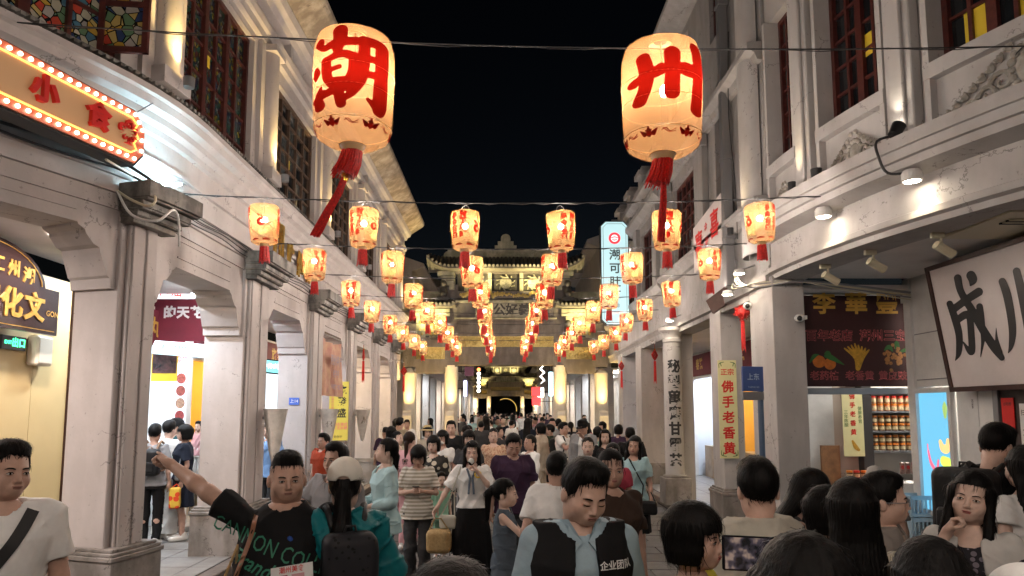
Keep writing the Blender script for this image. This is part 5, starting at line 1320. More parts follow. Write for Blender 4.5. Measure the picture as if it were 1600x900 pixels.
for r_, (tx, sz_) in enumerate((('潮州特产', .22), ('老字号', .16), ('牛肉粿条 蚝烙', .11))): text_into(mb, tx, sz_, FL.mat(13.33, .0, 2.85 - r_ * .25), .02, off=.05)
mb.build('lettering', plain('faded_print', (.35, .28, .33), .7), gb)
ys = thing('calligraphy_sheet', 'yellow sheet with black shop name on the pillar behind the gauze banner', 'poster')
c = at(529, 642, 14.33); M = frame((c.x, 14.34, c.z), (1, 0, 0), UPV); panel('sheet', M, .40, 1.22, .006, plain('bright_yellow_sheet', (.72, .62, .10), .6), ys)
for k, ch in enumerate('施發盛'): letters(ys, ch, .20, M, m_black, .02, .002, cx=.06, cy=.42 - k * .24)
letters(ys, '炒面店潮式\n粿条无米粿', .075, M, m_pinkp, .01, .002, cy=-.32); letters(ys, vertical('正宗潮州风味小'), .06, M, m_pinkp, .0, .002, cx=-.13, cy=.18); letters(ys, '始创于', .06, M, m_black, 0, .002, cy=-.54)
m_vase = plain('pale_glazed_vase', (.66, .62, .56), .35, noise=.25, scale=9)
for i, (s, n0, zt_, sc_) in enumerate(((9.25, .1, 1.93, 1.0), (12.05, .1, 1.93, .95), (14.9, .1, 1.92, .9))):
    t = thing('wall_planter', 'pale cone-shaped wall vase on the %s left pillar' % ('second', 'third', 'fourth')[i], 'planter', group='cone vases on the left pillars')
    c = FL.pt(s, n0 + .16, 0); M = Matrix.Translation((c.x, c.y, 0))
    MB().lathe([(.0, zt_ - .75 * sc_), (.03, zt_ - .74 * sc_), (.08, zt_ - .5 * sc_), (.12, zt_ - .25 * sc_), (.155, zt_ - .02), (.165, zt_), (.15, zt_), (.12, zt_ - .05), (0, zt_ - .06)], 24, M=M).build('vase', m_vase, t, smooth=40)
    mb = MB(); rr = random.Random(i)
    st = [[(rr.uniform(-.06, .06), -.2 + rr.uniform(-.1, .1), .012), (rr.uniform(-.08, .08), -.2 + rr.uniform(-.12, .12), .006), (rr.uniform(-.08, .08), -.2 + rr.uniform(-.12, .12), .008)] for _ in range(9)]
    brush(mb, st, lambda x, z, l: (c.x + (.125 + (z + .2) * .14) * math.sin(x / .12 + .4), c.y - (.125 + (z + .2) * .14) * math.cos(x / .12 + .4), zt_ + z), 3, 2); mb.build('painted_print', plain('vase_print', (.22, .19, .15), .5), t)
    MB().box(min(FL.pt(s, 0.09, 0).x, c.x), max(FL.pt(s, .09, 0).x, c.x), c.y - .02, c.y + .02, zt_ - .14, zt_ - .1).build('wall_hook', m_metal, t)
def knot(label, loc, sc_, rotz=0.0, spiky=False):
    t = thing('chinese_knot', label, 'ornament', loc, rotz, 'red knot ornaments'); m_k = plain('red_knot_cord', (.55, .025, .02), .6, noise=.4, scale=60)
    k = MB(); N_ = 7
    for i in range(N_):
        for sgn in (1, -1):
            u = (i - (N_ - 1) / 2) * .022
            p0 = Vector((u * .7 - .08 * sgn * .7, 0.004 * sgn, u * .7 * sgn + .08 * .7)) ; p0 = Vector(((u - .085) * .707, .006 * sgn, (u + .085) * .707)); p1 = Vector(((u + .085) * .707, .006 * sgn, (u - .085) * .707))
            if sgn < 0: p0.x, p1.x = -p0.x, -p1.x
            k.tube([p0 * 1.0, (p0 + p1) / 2 + Vector((0, -.01 * ((i % 2) * 2 - 1) * sgn, 0)), p1], .010, 5)
    if spiky:
        rr = random.Random(3)
        for i in range(70):
            a = rr.uniform(0, 2 * PI); b = rr.uniform(-1.2, 1.2); d = Vector((math.cos(a) * math.cos(b), math.sin(a) * math.cos(b), math.sin(b))); k.tube([d * .08, d * rr.uniform(.11, .135)], .005, 4)
        k.ball((0, 0, 0), .085, 12, 9)
    k.build('knot', m_k, t); MB().tube([(0, 0, .11), (0, 0, .22)], .005, 5).build('cord', m_k, t); MB().lathe([(0, .14), (.02, .13), (.02, .115), (0, .105)], 10).build('bead', m_bead, t)
    f = MB(); fringe(f, (0, 0, -.12), .022, .45, .008, 14); f.build('tassel', m_tassel, t)
    t.scale = (sc_,) * 3
for lab, px, py, Y, sc_, rz, sp_ in (('red spiky knot ball with tassel beside the yellow plate', 1160, 488, 9.7, 1.0, 0, True), ('red diamond knot ornament right of the round slogan column', 1023, 555, 15.2, 1.1, .8, False), ('small red diamond knot by the far right pillars', 971, 572, 19.3, 1.15, .8, False), ('red diamond knot hanging under the left arcade beam', 631, 580, 19.6, 1.1, -.6, False), ('brown-red knot seen edge-on under the left beam', 568, 555, 15.7, 1.1, -1.45, False)):
    knot(lab, at(px, py, Y), sc_, rz, sp_)
    c = at(px, py, Y); 
    t = thing('scroll_bracket', 'wrought scroll bracket holding the ' + lab, 'bracket', group='scroll brackets')
    fx = FL if c.x < 0 else FR; e = fx.pt(Y, 0.0, c.z + .25 * sc_)
    MB().tube([e, e + (Vector((c.x, Y, e.z)) - e) * .6 + Vector((0, 0, .05)), Vector((c.x, Y, c.z + .225 * sc_))], .008, 5).build('arm', m_white, t); MB().tube([e + Vector((0, .01, .02)) + Vector((math.copysign(1, -c.x) * (.06 + .04 * math.cos(a) * (1 - a / 9)), 0, .04 * math.sin(a) * (1 - a / 9))) for a in np.linspace(0, 7, 16)], .006, 5).build('scroll', m_white, t)
# plates on the third left pillar
pt_ = thing('number_plate', 'small blue number plate on the bluish face of the third left pillar', 'plate'); c = at(459, 627, 11.55); MN = frame((c.x, 11.565, c.z), (1, 0, 0), UPV); panel('plate', MN, .17, .12, .006, plain('bright_blue_enamel', (.06, .14, .55), .4), pt_); letters(pt_, '上14', .07, MN, m_white, .01, .002)
cs_ = thing('cyan_shop_sign', 'lit cyan shop sign inside the left arcade behind the second pillar', 'sign'); c = at(427, 573, 12.4); M = frame((c.x, 12.4, c.z), (1, .4, -.1), UPV); panel('case', M, .5, .26, .06, m_black, cs_); panel('lit_face', M @ Matrix.Translation((0, 0, .005)), .46, .21, .003, glow('cyan_glow', (.15, .6, .65), .6), cs_); letters(cs_, '手作茶饮', .10, M, glow('white_glow', (.9, 1, 1), 1.5), .02, .008)

# hanging cables along the walls
def cable(label, pts, r=.007, mat=None, grp='loose wall cables'):
    t = thing('wall_cable', label, 'cable', group=grp); sm = [Vector(p) for p in catmull([tuple(p) for p in pts], 5)]; MB().tube(sm, r, 6).build('cable', mat or m_wire, t); return t
cable('dark cable bundle sagging along the left wall under the marquee sign', [FL.pt(s, .05, 4.12 - .03 * math.sin(s * 3)) for s in np.linspace(3.4, 6.0, 8)] + [FL.pt(6.2, .3, 3.95)], .014)
cable('second thinner cable along the left wall under the marquee sign', [FL.pt(s, .04, 4.06 - .03 * math.sin(s * 2.5 + 1)) for s in np.linspace(3.4, 6.0, 8)] + [FL.pt(6.2, .28, 3.9)], .010)
cable('pale yellow cable looped over the first left capital', [MS @ Vector((-.3, -Hs / 2 - .02, -.1)), at(225, 285, 6.2), at(243, 310, 5.95), at(232, 322, 5.9), at(205, 312, 5.95), at(183, 298, 6.0)], .012, m_crm)
cable('white cable drooping round the first left capital', [at(183, 298, 6.0), at(205, 335, 5.9), at(245, 345, 5.85), at(270, 328, 6.0), at(279, 345, 6.2), at(280, 385, 6.3)], .012, m_white)
cable('thin cable running along the left wall from the first to the second capital', [at(285, 330, 6.6), at(320, 352, 7.2), at(360, 370, 8.0), at(400, 400, 9.0)], .006)
for i in range(3): cable('grey cable %s along the left string course' % ('uppermost', 'middle', 'lowest')[i], [FL.pt(s, .03, 3.99 - .05 * i + .02 * math.sin(s * 4 + i)) for s in np.linspace(6.6, 20, 22)], .006)
for i in range(4): cable('bundled cable hanging over the right corner beam, %s of four' % ords[i], [FR.pt(9.4, .12, 4.0 - .08 * i), FR.pt(9.0, .22 + .03 * i, 3.62 - .03 * i), FR.pt(8.6, .1, 3.48 + .02 * i), FR.pt(8.3, -.25, 3.50), FR.pt(8.28, -.8, 3.46 - .02 * i), FR.pt(8.25, -1.65, 3.36 - .03 * i)], .016 - .003 * i, m_crm if i % 2 else m_metal)
cable('long cable falling from the drain pipe down the right wall', [FR.pt(9.6, .05, 7.5), FR.pt(9.55, .1, 6.2), FR.pt(9.5, .06, 5.2), FR.pt(9.35, .1, 4.3)], .007)
cable('twisted cable feeding the flood lamps over the right cornice', [FR.pt(5.95, .16, 4.4), FR.pt(6.05, .30, 4.36), FR.pt(6.03, .31, 4.2), FR.pt(6.0, .25, 4.05), FR.pt(5.9, .12, 4.03)], .012)
for i, (px, py, Y, lab) in enumerate(((1249, 497, 8.38, 'white dome security camera on the right corner pillar'), (1168, 478, 9.2, 'white dome security camera under the brown cross board'))):
    c = at(px, py, Y); t = thing('security_camera', lab, 'camera', c, group='security cameras'); MB().ball((0, 0, 0), (.06, .06, .05), 14, 10).box(.0, .09, -.02, .03, -.015, .03).build('body', m_white, t, smooth=50); MB().ball((-.012, -.035, -.006), .034, 12, 8).build('lens', m_black, t, smooth=60)

# gate lighting: floods at the foot of the columns and strips along the ledges
for D in (22.3, 73):
    for x in (-3.12, -1.77, 1.77, 3.12):
        t = thing('column_uplight', 'ground uplight before the %s gate column, %s' % ('near' if D < 30 else 'far', {-3.12: 'outer left', -1.77: 'inner left', 1.77: 'inner right', 3.12: 'outer right'}[x]), 'lamp', group='column uplights of the gates')
        MB().lathe([(0, 0), (.06, 0), (.065, .06), (0, .05)], 12, (x, D - .95, 0)).build('housing', m_metal, t); spot(t, (x, D - .95, .1), (x, D - .3, 1.9), 90, (1.0, .66, .22), 50, .8); spot(t, (x, D - .66, 1.92), (x, D - .24, 3.9), 85, (1.0, .66, .22), 120, 1.0)
    for i, x in enumerate((-2.45, -.9, .9, 2.45)):
        t = thing('roof_flood', 'small flood lamp on the %s gate ledge, %s' % ('near' if D < 30 else 'far', ords[i] + ' from left'), 'lamp', group='roof floods of the gates')
        z = 5.52 if abs(x) < 1 else 4.2; c = Vector((x, D - .95, z)); MB().box(-.06, .06, -.04, .04, -.03, .03, Matrix.Translation(c)).build('housing', m_black, t); MB().tube([c, (x, D - .2, z - .02)], .012, 5).build('arm', m_black, t)
        spot(t, c + Vector((0, 0, .05)), (x * (1 if abs(x) > 1 else .8), D + .1, z + 1.6), 140, (1.0, .80, .34), 100, .8)
# ------------------------------------------------------------------ shops behind the arcades
def rot_shop(fa, s0, s1, name, label, wall, light, lstr, sign=None, goods=1, sign_mat=None, depth=1.7, seed=1, open_h=2.75):
    """shop unit: piers, fascia with sign, lit room with shelves of goods and a counter"""
    t = thing(name, label, 'shop'); rr = random.Random(seed); n0 = -DEPTH - 0.02
    w = MB()
    fa.box(w, s0 + .01, s0 + .22, .12, 3.42, n0 - .2, n0); fa.box(w, s1 - .22, s1 - .01, .12, 3.42, n0 - .2, n0); fa.box(w, s0 + .22, s1 - .22, open_h, 3.42, n0 - .18, n0 - .01)
    w.build('front_wall', m_white, t)
    r = MB(); a, b = s0 + .02, s1 - .02
    fa.box(r, a, b, .12, 3.3, n0 - depth - .06, n0 - depth); fa.box(r, a, a + .05, .12, 3.3, n0 - depth, n0 - .2); fa.box(r, b - .05, b, .12, 3.3, n0 - depth, n0 - .2)
    r.build('room_wall', wall, t)
    c = MB(); fa.box(c, a, b, 3.2, 3.26, n0 - depth, n0 - .2); c.build('room_ceiling', m_white, t)
    l = MB(); fa.box(l, (a + b) / 2 - .5, (a + b) / 2 + .5, 3.17, 3.195, n0 - depth * .5, n0 - .22); l.build('light_panel', glow('panel_%s' % name + str(round(s0)) + str(fa.side), light, lstr), t)
    cols = [(.45, .06, .05), (.55, .35, .08), (.12, .22, .1), (.5, .48, .42), (.08, .12, .3), (.4, .2, .1)]
    if goods:
        for k in range(4):
            z = .55 + k * .6
            sh = MB(); fa.box(sh, a + .06, b - .06, z, z + .03, n0 - depth + .01, n0 - depth + .3); so = sh.build('shelf', m_woodL, t)
            for ci in range(3):
                g = MB(); sv = a + .1 + ci * .06
                while sv < b - .3:
                    ww = rr.uniform(.08, .16); hh = rr.uniform(.14, .34)
                    if rr.random() < .45: fa.box(g, sv, sv + ww, z + .031, z + .03 + hh, n0 - depth + .06, n0 - depth + .26)
                    sv += rr.uniform(.2, .34)
                q = rr.randrange(6); o = g.build('goods', plain('goods_%d' % q, cols[q], .45, noise=.5, scale=18), so); o['kind'] = 'stuff'
        ct = MB(); fa.box(ct, a + .5, b - .3, .12, .95, n0 - .75, n0 - .35); ct.build('counter', plain('counter_laminate', (.4, .3, .2), .4, noise=.3, scale=4), t)
    if sign:
        m = MB(); fa.box(m, s0 + .2, s1 - .2, open_h + .06, 3.36, n0 - .01, n0 + .05); so = m.build('fascia', sign_mat or m_maroon, t)
        letters(so, sign, .30, fa.mat((s0 + s1) / 2, n0 + .052, (open_h + 3.42) / 2), m_goldp if sign_mat is None else m_redp, .03, .002)
    return t
m_room = plain('room_cream', (.62, .56, .46), .7, noise=.1, scale=2); m_roomo = plain('room_orange', (.75, .42, .08), .6, noise=.1, scale=2); m_roomw = plain('room_white', (.65, .68, .72), .6)
rot_shop(FL, 8.1, 11.0, 'snack_shop', 'brightly lit snack shop behind the red banner in the left arcade', m_roomw, (.85, .93, 1.0), 17, '牛肉丸', seed=1)
rot_shop(FL, 11.0, 13.9, 'tea_shop', 'orange-walled lit tea shop in the left arcade behind the second pillar', m_roomo, (1.0, .78, .42), 16, '手打柠檬茶', seed=2)
rot_shop(FL, 13.9, 16.6, 'noodle_shop', 'lit noodle shop behind the gauze banner in the left arcade', m_roomw, (.8, .92, 1.0), 15, '施發盛', seed=3)
rot_shop(FL, 16.6, 19.3, 'pastry_shop', 'warm lit pastry shop in the left arcade before the gate', m_room, (1.0, .78, .46), 30, '潮州饼', seed=4)
rot_shop(FL, 19.3, 21.9, 'gift_shop', 'gift shop nearest the gate on the left with pink and blue wares', m_roomw, (.9, .85, 1.0), 24, '手信', seed=5)
rot_shop(FR, 10.8, 13.3, 'herbal_tea_shop', 'warm lit herbal tea shop behind the yellow plate pillar on the right', m_room, (1.0, .80, .5), 15, '甘露茶', seed=6)
rot_shop(FR, 13.3, 16.4, 'bakery_shop', 'warm lit shop behind the slogan column on the right', m_roomo, (1.0, .80, .5), 14, '绿豆糕', seed=7)
rot_shop(FR, 16.4, 19.2, 'clothes_shop', 'shop with blue-white light behind the broad right pillars', m_roomw, (.75, .85, 1.0), 24, '春糕', seed=8)
rot_shop(FR, 19.2, 21.9, 'toy_shop', 'shop with white light nearest the gate on the right', m_roomw, (.85, .9, 1.0), 24, '糖葱', seed=9)
# far arcades: one lit panel per shophouse along the ceiling
for side, fa in ((-1, FL), (1, FR)):
    for i, s in enumerate(np.arange(25.5, 84, 4.2)):
        c = fa.pt(s, -.95, 3.33); cl = ((1.0, .82, .6), (.8, .9, 1.0), (1.0, .9, .8))[i % 3]
        t = thing('far_arcade_light', 'lit ceiling panel in the distant %s arcade' % ('left' if side < 0 else 'right'), 'lamp', group='distant %s arcade panels' % ('left' if side < 0 else 'right'))
        MB().box(-.3, .3, -.7, .7, -.02, .02, Matrix.Translation(c)).build('diffuser', glow('far_panel_%d' % (i % 3), cl, 26.0), t); MB().box(-.33, .33, -.73, .73, .0, .025, Matrix.Translation(c)).build('frame', m_white, t)

# ---- right corner shop: drink display, door panels, partition with scroll, jar shelf
rs = thing('corner_shop_front', 'white and dark shopfront under the right ceiling around the blue display', 'shop')
Xw = 5.15
def wpan(name, mat, y0, y1, z0, z1, x0=Xw, t=.1, **k): return MB().box(x0, x0 + t, y0, y1, z0, z1).build(name, mat, rs, **k)
wpan('wall_panel', m_white, 8.52, 8.66, .12, 3.58, Xw - .03, .13); wpan('wall_panel', m_white, 7.78, 8.515, 2.2, 3.58); wpan('wall_panel', m_white, 7.78, 8.515, .12, .68)
wpan('door_panel', m_white, 7.18, 7.775, .12, 3.58); wpan('door_frame', m_metal, 7.10, 7.176, .12, 3.58, Xw - .02, .12)
for k in range(8): wpan('plank', plain('dark_brown_plank', (.055, .035, .03), .5, noise=.4, scale=9), 4.4 + k * .34 + .004, 4.4 + (k + 1) * .34 - .004 if k < 7 else 7.096, .12, 3.58, Xw + .01 * (k % 2), .08)
for z in (2.28, 2.85): wpan('panel_seam', m_metal, 7.8, 8.5, z, z + .012, Xw - .006, .008)
ds = thing('drink_display', 'glowing blue drink display cabinet in a white frame on the right', 'display')
y0, y1, z0, z1 = 7.86, 8.46, .72, 2.12
MB().box(Xw - .06, Xw - .002, y0 - .06, y1 + .06, z0 - .06, z0).box(Xw - .06, Xw - .002, y0 - .06, y1 + .06, z1, z1 + .06).box(Xw - .06, Xw - .002, y0 - .06, y0, z0, z1).box(Xw - .06, Xw - .002, y1, y1 + .06, z0, z1).build('frame', m_white, ds)
MB().box(Xw - .02, Xw - .008, y0, y1, z0, z1).build('screen', glow('blue_screen', (.16, .55, .82), .38, base=(.05, .1, .15)), ds)
MD = frame((Xw - .022, (y0 + y1) / 2, (z0 + z1) / 2), (0, -1, 0), UPV)
mb = MB(); brush(mb, [[(-.16, -.0, .03), (-.12, -.14, .05), (-.02, -.22, .05), (.02, -.1, .03)], [(-.17, .08, .02), (-.16, -.05, .02)]], lambda x, y, l: MD @ Vector((x, y, .002))); mb.build('drink_print', glow('screen_pink', (.75, .12, .2), .45), ds)
mb = MB(); brush(mb, [[(.08, .12, .06), (.12, .05, .1), (.2, .05, .1), (.22, .14, .06)]], lambda x, y, l: MD @ Vector((x, y, .002))); mb.build('drink_print', glow('screen_orange', (.85, .5, .2), .45), ds)
mb = MB(); brush(mb, [[(.12, -.1, .12), (.2, -.12, .14)]], lambda x, y, l: MD @ Vector((x, y, .003))); mb.build('drink_print', glow('screen_lime', (.6, .85, .1), .45), ds)
mb = MB(); brush(mb, [[(.2, .42, .05), (.2, .52, .09), (.2, .58, .03)]], lambda x, y, l: MD @ Vector((x, y, .003))); mb.build('drink_print', glow('screen_green', (.3, .45, .12), .4), ds)
for i, (y, z, w_, h_, mt, lab, tx) in enumerate(((7.5, 1.98, .16, .50, m_white, 'small grey framed plate on the door panel right of the display', '凤凰茶'), (6.98, 1.86, .17, .36, m_redp, 'red and white notice on the dark planks', '必吃榜'), (6.68, 1.72, .28, .52, m_white, 'white notice with printed lines on the dark planks', '扫码点单'), (6.62, 1.28, .24, .44, plain('lilac_paper', (.5, .47, .6), .6), 'pale lilac notice below the white one on the planks', '本店推荐'))):
    t = thing('wall_notice', lab, 'notice'); M = frame((Xw - .008, y, z), (0, -1, 0), UPV); panel('sheet', M, w_, h_, .006, mt, t); letters(t, tx if i else vertical(tx), w_ * .22, M, m_black, .01, .002, cy=h_ * .32 if i else 0)
    if i >= 2:
        for k in range(5): MB().box(-w_ * .38, w_ * .38, -h_ * .4 + k * .05, -h_ * .4 + k * .05 + .012, .001, .003, M).build('printed_line', m_metal, t)
pw_ = thing('shop_partition', 'white cross partition with wooden board behind the maroon hanging print', 'wall')
MB().box(4.22, 4.66, 9.72, 9.82, .12, 3.4).build('panel', m_white, pw_); MB().box(5.02, 5.16, 9.62, 9.8, .12, 3.4).build('post', plain('dark_post', (.03, .028, .028), .5), pw_); MB().box(4.66, 5.02, 9.78, 9.85, .12, 3.4).build('panel', plain('tan_panel', (.5, .42, .36), .6), pw_)
MB().box(4.42, 4.68, 9.62, 9.66, .5, 1.42).build('wooden_board', plain('orange_wood', (.32, .15, .06), .5, noise=.45, scale=7), pw_)
sc_ = thing('hanging_scroll', 'cream hanging scroll with red and green characters behind the maroon print', 'poster'); c = at(1333, 660, 9.58); M = frame((c.x, 9.58, c.z), (1, 0, 0), UPV); panel('sheet', M, .29, .94, .005, m_cream, sc_)
for k, ch in enumerate('佛手老香黄'): letters(sc_, ch, .085, M, m_redp, .02, .002, cy=.36 - k * .125)
letters(sc_, vertical('三年陈酿'), .06, M, m_lf, 0, .002, cx=-.095, cy=.05); letters(sc_, vertical('健脾养胃'), .06, M, m_lf, 0, .002, cx=.1, cy=.1)
mb = MB(); brush(mb, [[(-.02, -.26, .03), (.02, -.34, .06), (.06, -.38, .04)]], lambda x, y, l: M @ Vector((x, y, .002))); mb.build('fruit_print', m_yl, sc_)
# lit little shop with jar shelves
js = thing('jar_shop', 'lit preserve shop with jar shelves seen below the maroon print', 'shop')
MB().box(5.16, 7.0, 10.05, 10.12, .12, 3.4).build('back_wall', plain('shop_back_wall', (.5, .47, .43), .6), js); MB().box(6.9, 7.0, 8.66, 10.05, .12, 3.4).build('side_wall', m_white, js); MB().box(5.16, 7.0, 8.66, 10.12, 3.3, 3.4).build('ceiling', m_white, js)
MB().box(5.5, 6.4, 8.9, 9.5, 3.26, 3.295).build('light_panel', glow('jar_shop_panel', (1.0, .93, .84), 20), js)
sh = MB()
for z in (1.34, 1.62, 1.90, 2.2): sh.box(5.22, 6.1, 9.75, 10.04, z - .025, z)
for x in (5.20, 6.1): sh.box(x, x + .03, 9.75, 10.04, .9, 2.5)
sh.build('shelf_rack', m_metal, js); MB().box(5.05, 5.21, 9.9, 9.93, 1.2, 2.5).build('blue_notice', plain('pale_blue_print', (.35, .5, .6), .5, noise=.4, scale=9), js); MB().box(5.25, 6.6, 9.1, 9.5, .12, .95).build('counter', m_white, js)
jm = MB().lathe([(0, 0), (.036, 0), (.04, .01), (.04, .07), (.034, .08), (0, .08)], 12).mesh('jar_body', plain('dark_preserve', (.12, .05, .02), .2), 40); jl = MB().lathe([(.039, .08), (.039, .105), (0, .107)], 12).mesh('lid', plain('orange_lid', (.7, .22, .03), .4), 30); jb_ = MB().lathe([(.0408, .018), (.0408, .06)], 12).mesh('paper_band', plain('jar_label', (.6, .5, .3), .6, noise=.5, scale=60))
jl2 = jl.copy(); jl2.materials[0] = plain('red_lid', (.6, .03, .02), .4); jm2 = jm.copy(); jm2.materials[0] = plain('pink_preserve', (.5, .22, .12), .3)
rws = ['top', 'upper middle', 'lower middle']; n = 0
for zi, z in enumerate((1.90, 1.62, 1.34)):
    for st in (0, 1):
        for k in range(8):
            t = thing('preserve_jar', 'small lidded preserve jar on the %s shop shelf' % rws[zi], 'jar', (5.29 + k * .098, 9.82, z + st * .112), group='preserve jars on the %s shelf' % rws[zi])
            link('body', jm2 if zi == 0 else jm, t); link('lid', jl2 if (zi == 0 and st) else jl, t); link('paper_band', jb_, t)
for k in range(4):
    t = thing('preserve_jar', 'larger preserve jar on the low stand by the wooden board, %s from left' % ords[k], 'jar', (4.74 + k * .1, 9.5, .98), group='jars on the low stand'); link('body', jm, t); link('lid', jl2 if k % 2 else jl, t); link('paper_band', jb_, t)
sd = thing('low_stand', 'red low stand carrying jars by the wooden board', 'stand', (4.9, 9.5, .12)); MB().box(-.22, .25, -.1, .1, .78, .86).build('top', plain('red_laminate', (.5, .05, .02), .4), sd)
for x in (-.2, .22): MB().box(x - .015, x + .015, -.08, .08, 0, .78).build('leg', m_metal, sd)
for k in range(6):
    t = thing('snack_packet', 'clear hanging packet of red-printed sweets over the shop counter, %s from left' % ords[k], 'packet', (5.22 + k * .075, 9.06, 1.08), group='sweets packets over the counter'); MB().box(-.03, .03, -.012, .012, 0, .15).build('bag', plain('packet_film', (.45, .3, .27), .25, noise=.5, scale=30), t, bevel=.008); letters(t, '香', .05, frame((0, -.0135, .08), (1, 0, 0), UPV), m_redp, .02, .001)
cr_ = thing('plastic_crate', 'pale blue plastic crate stack beside the shop post', 'crate', (5.02, 8.45, .12))
for k in range(3):
    c_ = MB(); z = k * .26
    for x in (-.15, .15): c_.box(x - .008, x + .008, -.15, .15, z, z + .25)
    for y in (-.15, .15):
        c_.box(-.142, .142, y - .008, y + .008, z, z + .04); c_.box(-.142, .142, y - .008, y + .008, z + .2, z + .25)
        for i in range(6): c_.box(-.13 + i * .05, -.115 + i * .05, y - .007, y + .007, z + .04, z + .2)
    c_.box(-.142, .142, -.142, .142, z + .005, z + .02); c_.build('tray', plain('pale_blue_plastic', (.35, .5, .6), .35), cr_)
# far small light signs between the gates
for lab, px, py, Y, w_, h_, cl, st in (('vertical string of round lights far left beyond the gate', 748, 594, 45, .35, 1.6, None, 0), ('far red box lantern pair beyond the gate', 838, 612, 42, .55, .55, (1, .03, .03), 1.5), ('second far red box lantern just below the first', 838, 627, 42, .5, .5, (1, .03, .03), 1.5), ('white box sign beside the far red lanterns', 845, 613, 43, .4, .6, (1, .95, .8), 1.6), ('slim pale blue light sign behind the right gate column', 861, 600, 34, .22, 1.2, (.5, .85, .95), 1.6), ('far violet strip sign left beyond the gate', 727, 607, 38, .18, .9, (.6, .6, 1.0), 1.6), ('dark drum sign hanging beyond the left gate column', 733, 580, 30, .4, .4, (.08, .03, .04), .5)):
    c = at(px, py, Y); t = thing('distant_sign', lab, 'sign')
    if cl is None:
        MB().box(c.x - .18, c.x + .18, Y, Y + .1, c.z - .85, c.z + .85).build('backing', m_black, t)
        for k in range(6): MB().lathe([(.12, 0), (0, 0)], 12, M=frame((c.x, Y - .01, c.z + .7 - k * .28), (1, 0, 0), UPV)).build('round_light', glow('round_white', (1, .9, .75), 2.5) if k else glow('round_red', (1, .2, .05), 2.0), t)
    else:
        MB().box(c.x - w_ / 2, c.x + w_ / 2, Y, Y + w_ * .6, c.z - h_ / 2, c.z + h_ / 2).build('box', glow('sign_' + lab[:14].replace(' ', '_'), cl, st), t, bevel=.03)
    MB().tube([(c.x, Y + .05, c.z), (math.copysign(3.4, c.x), Y + .05, c.z)], .02, 5).build('bracket', m_black, t)
t = thing('diamond_light', 'white lit diamond chain ornament far right beyond the gate', 'ornament'); c = at(844, 582, 40)
for k in range(3): q = [(0, .24), (.24, 0), (0, -.24), (-.24, 0), (0, .24)]; MB().tube([(c.x + a, 40, c.z + .45 - k * .45 + b) for a, b in q], .05, 6).build('diamond', glow('diamond_glow', (1, .95, .85), 3.0), t)
MB().tube([(c.x, 40.05, c.z + .6), (3.4, 40.05, c.z + .6)], .02, 5).build('bracket', m_black, t)
# ------------------------------------------------------------------ people: bodies and clothes as smooth implicit surfaces, meshed here
def smin(a, b, k):
    h = np.clip(0.5 + 0.5 * (b - a) / k, 0, 1); return b + (a - b) * h - k * h * (1 - h)
def d_cap(P, a, b, ra, rb):
    a = np.asarray(a, np.float32); b = np.asarray(b, np.float32); ab = b - a; L2 = float(ab @ ab) + 1e-9
    X, Y, Z = P; t = np.clip(((X - a[0]) * ab[0] + (Y - a[1]) * ab[1] + (Z - a[2]) * ab[2]) / L2, 0, 1)
    return np.sqrt((X - a[0] - t * ab[0]) ** 2 + (Y - a[1] - t * ab[1]) ** 2 + (Z - a[2] - t * ab[2]) ** 2) - (ra + (rb - ra) * t)
def d_cut(P, a, b, ra, rb):
    a = np.asarray(a, np.float32); b = np.asarray(b, np.float32); ab = b - a; L = float(np.sqrt(ab @ ab)) + 1e-9
    X, Y, Z = P; t = ((X - a[0]) * ab[0] + (Y - a[1]) * ab[1] + (Z - a[2]) * ab[2]) / (L * L)
    tc = np.maximum(t, 0)
    r = np.sqrt((X - a[0] - tc * ab[0]) ** 2 + (Y - a[1] - tc * ab[1]) ** 2 + (Z - a[2] - tc * ab[2]) ** 2)
    return np.maximum(r - (ra + (rb - ra) * np.clip(t, 0, 1)), (t - 1) * L)
def d_ell(P, c, r):
    X, Y, Z = P; x, y, z = (X - c[0]) / r[0], (Y - c[1]) / r[1], (Z - c[2]) / r[2]
    k0 = np.sqrt(x * x + y * y + z * z); k1 = np.sqrt((x / r[0]) ** 2 + (y / r[1]) ** 2 + (z / r[2]) ** 2) + 1e-6
    return k0 * (k0 - 1) / k1
def d_loft(P, prof, grow=0.0, lean=0.0):
    """prof rows (z, half width, half depth, y offset)"""
    X, Y, Z = P; pz = np.array([p[0] for p in prof], np.float32)
    a = np.interp(Z, pz, [p[1] + grow for p in prof]); b = np.interp(Z, pz, [p[2] + grow for p in prof]); yo = np.interp(Z, pz, [p[3] if len(p) > 3 else 0 for p in prof])
    q = (np.abs(X / a) ** 2.3 + np.abs((Y - yo) / b) ** 2.3) ** (1 / 2.3)
    d = (q - 1) * np.minimum(a, b)
    return np.maximum(np.maximum(d, Z - pz[-1]), pz[0] - Z)
def grid(lo, hi, res):
    ax = [np.arange(l - res * 1.5, h + res * 2.0, res, dtype=np.float32) for l, h in zip(lo, hi)]
    return ax, (ax[0][:, None, None], ax[1][None, :, None], ax[2][None, None, :])
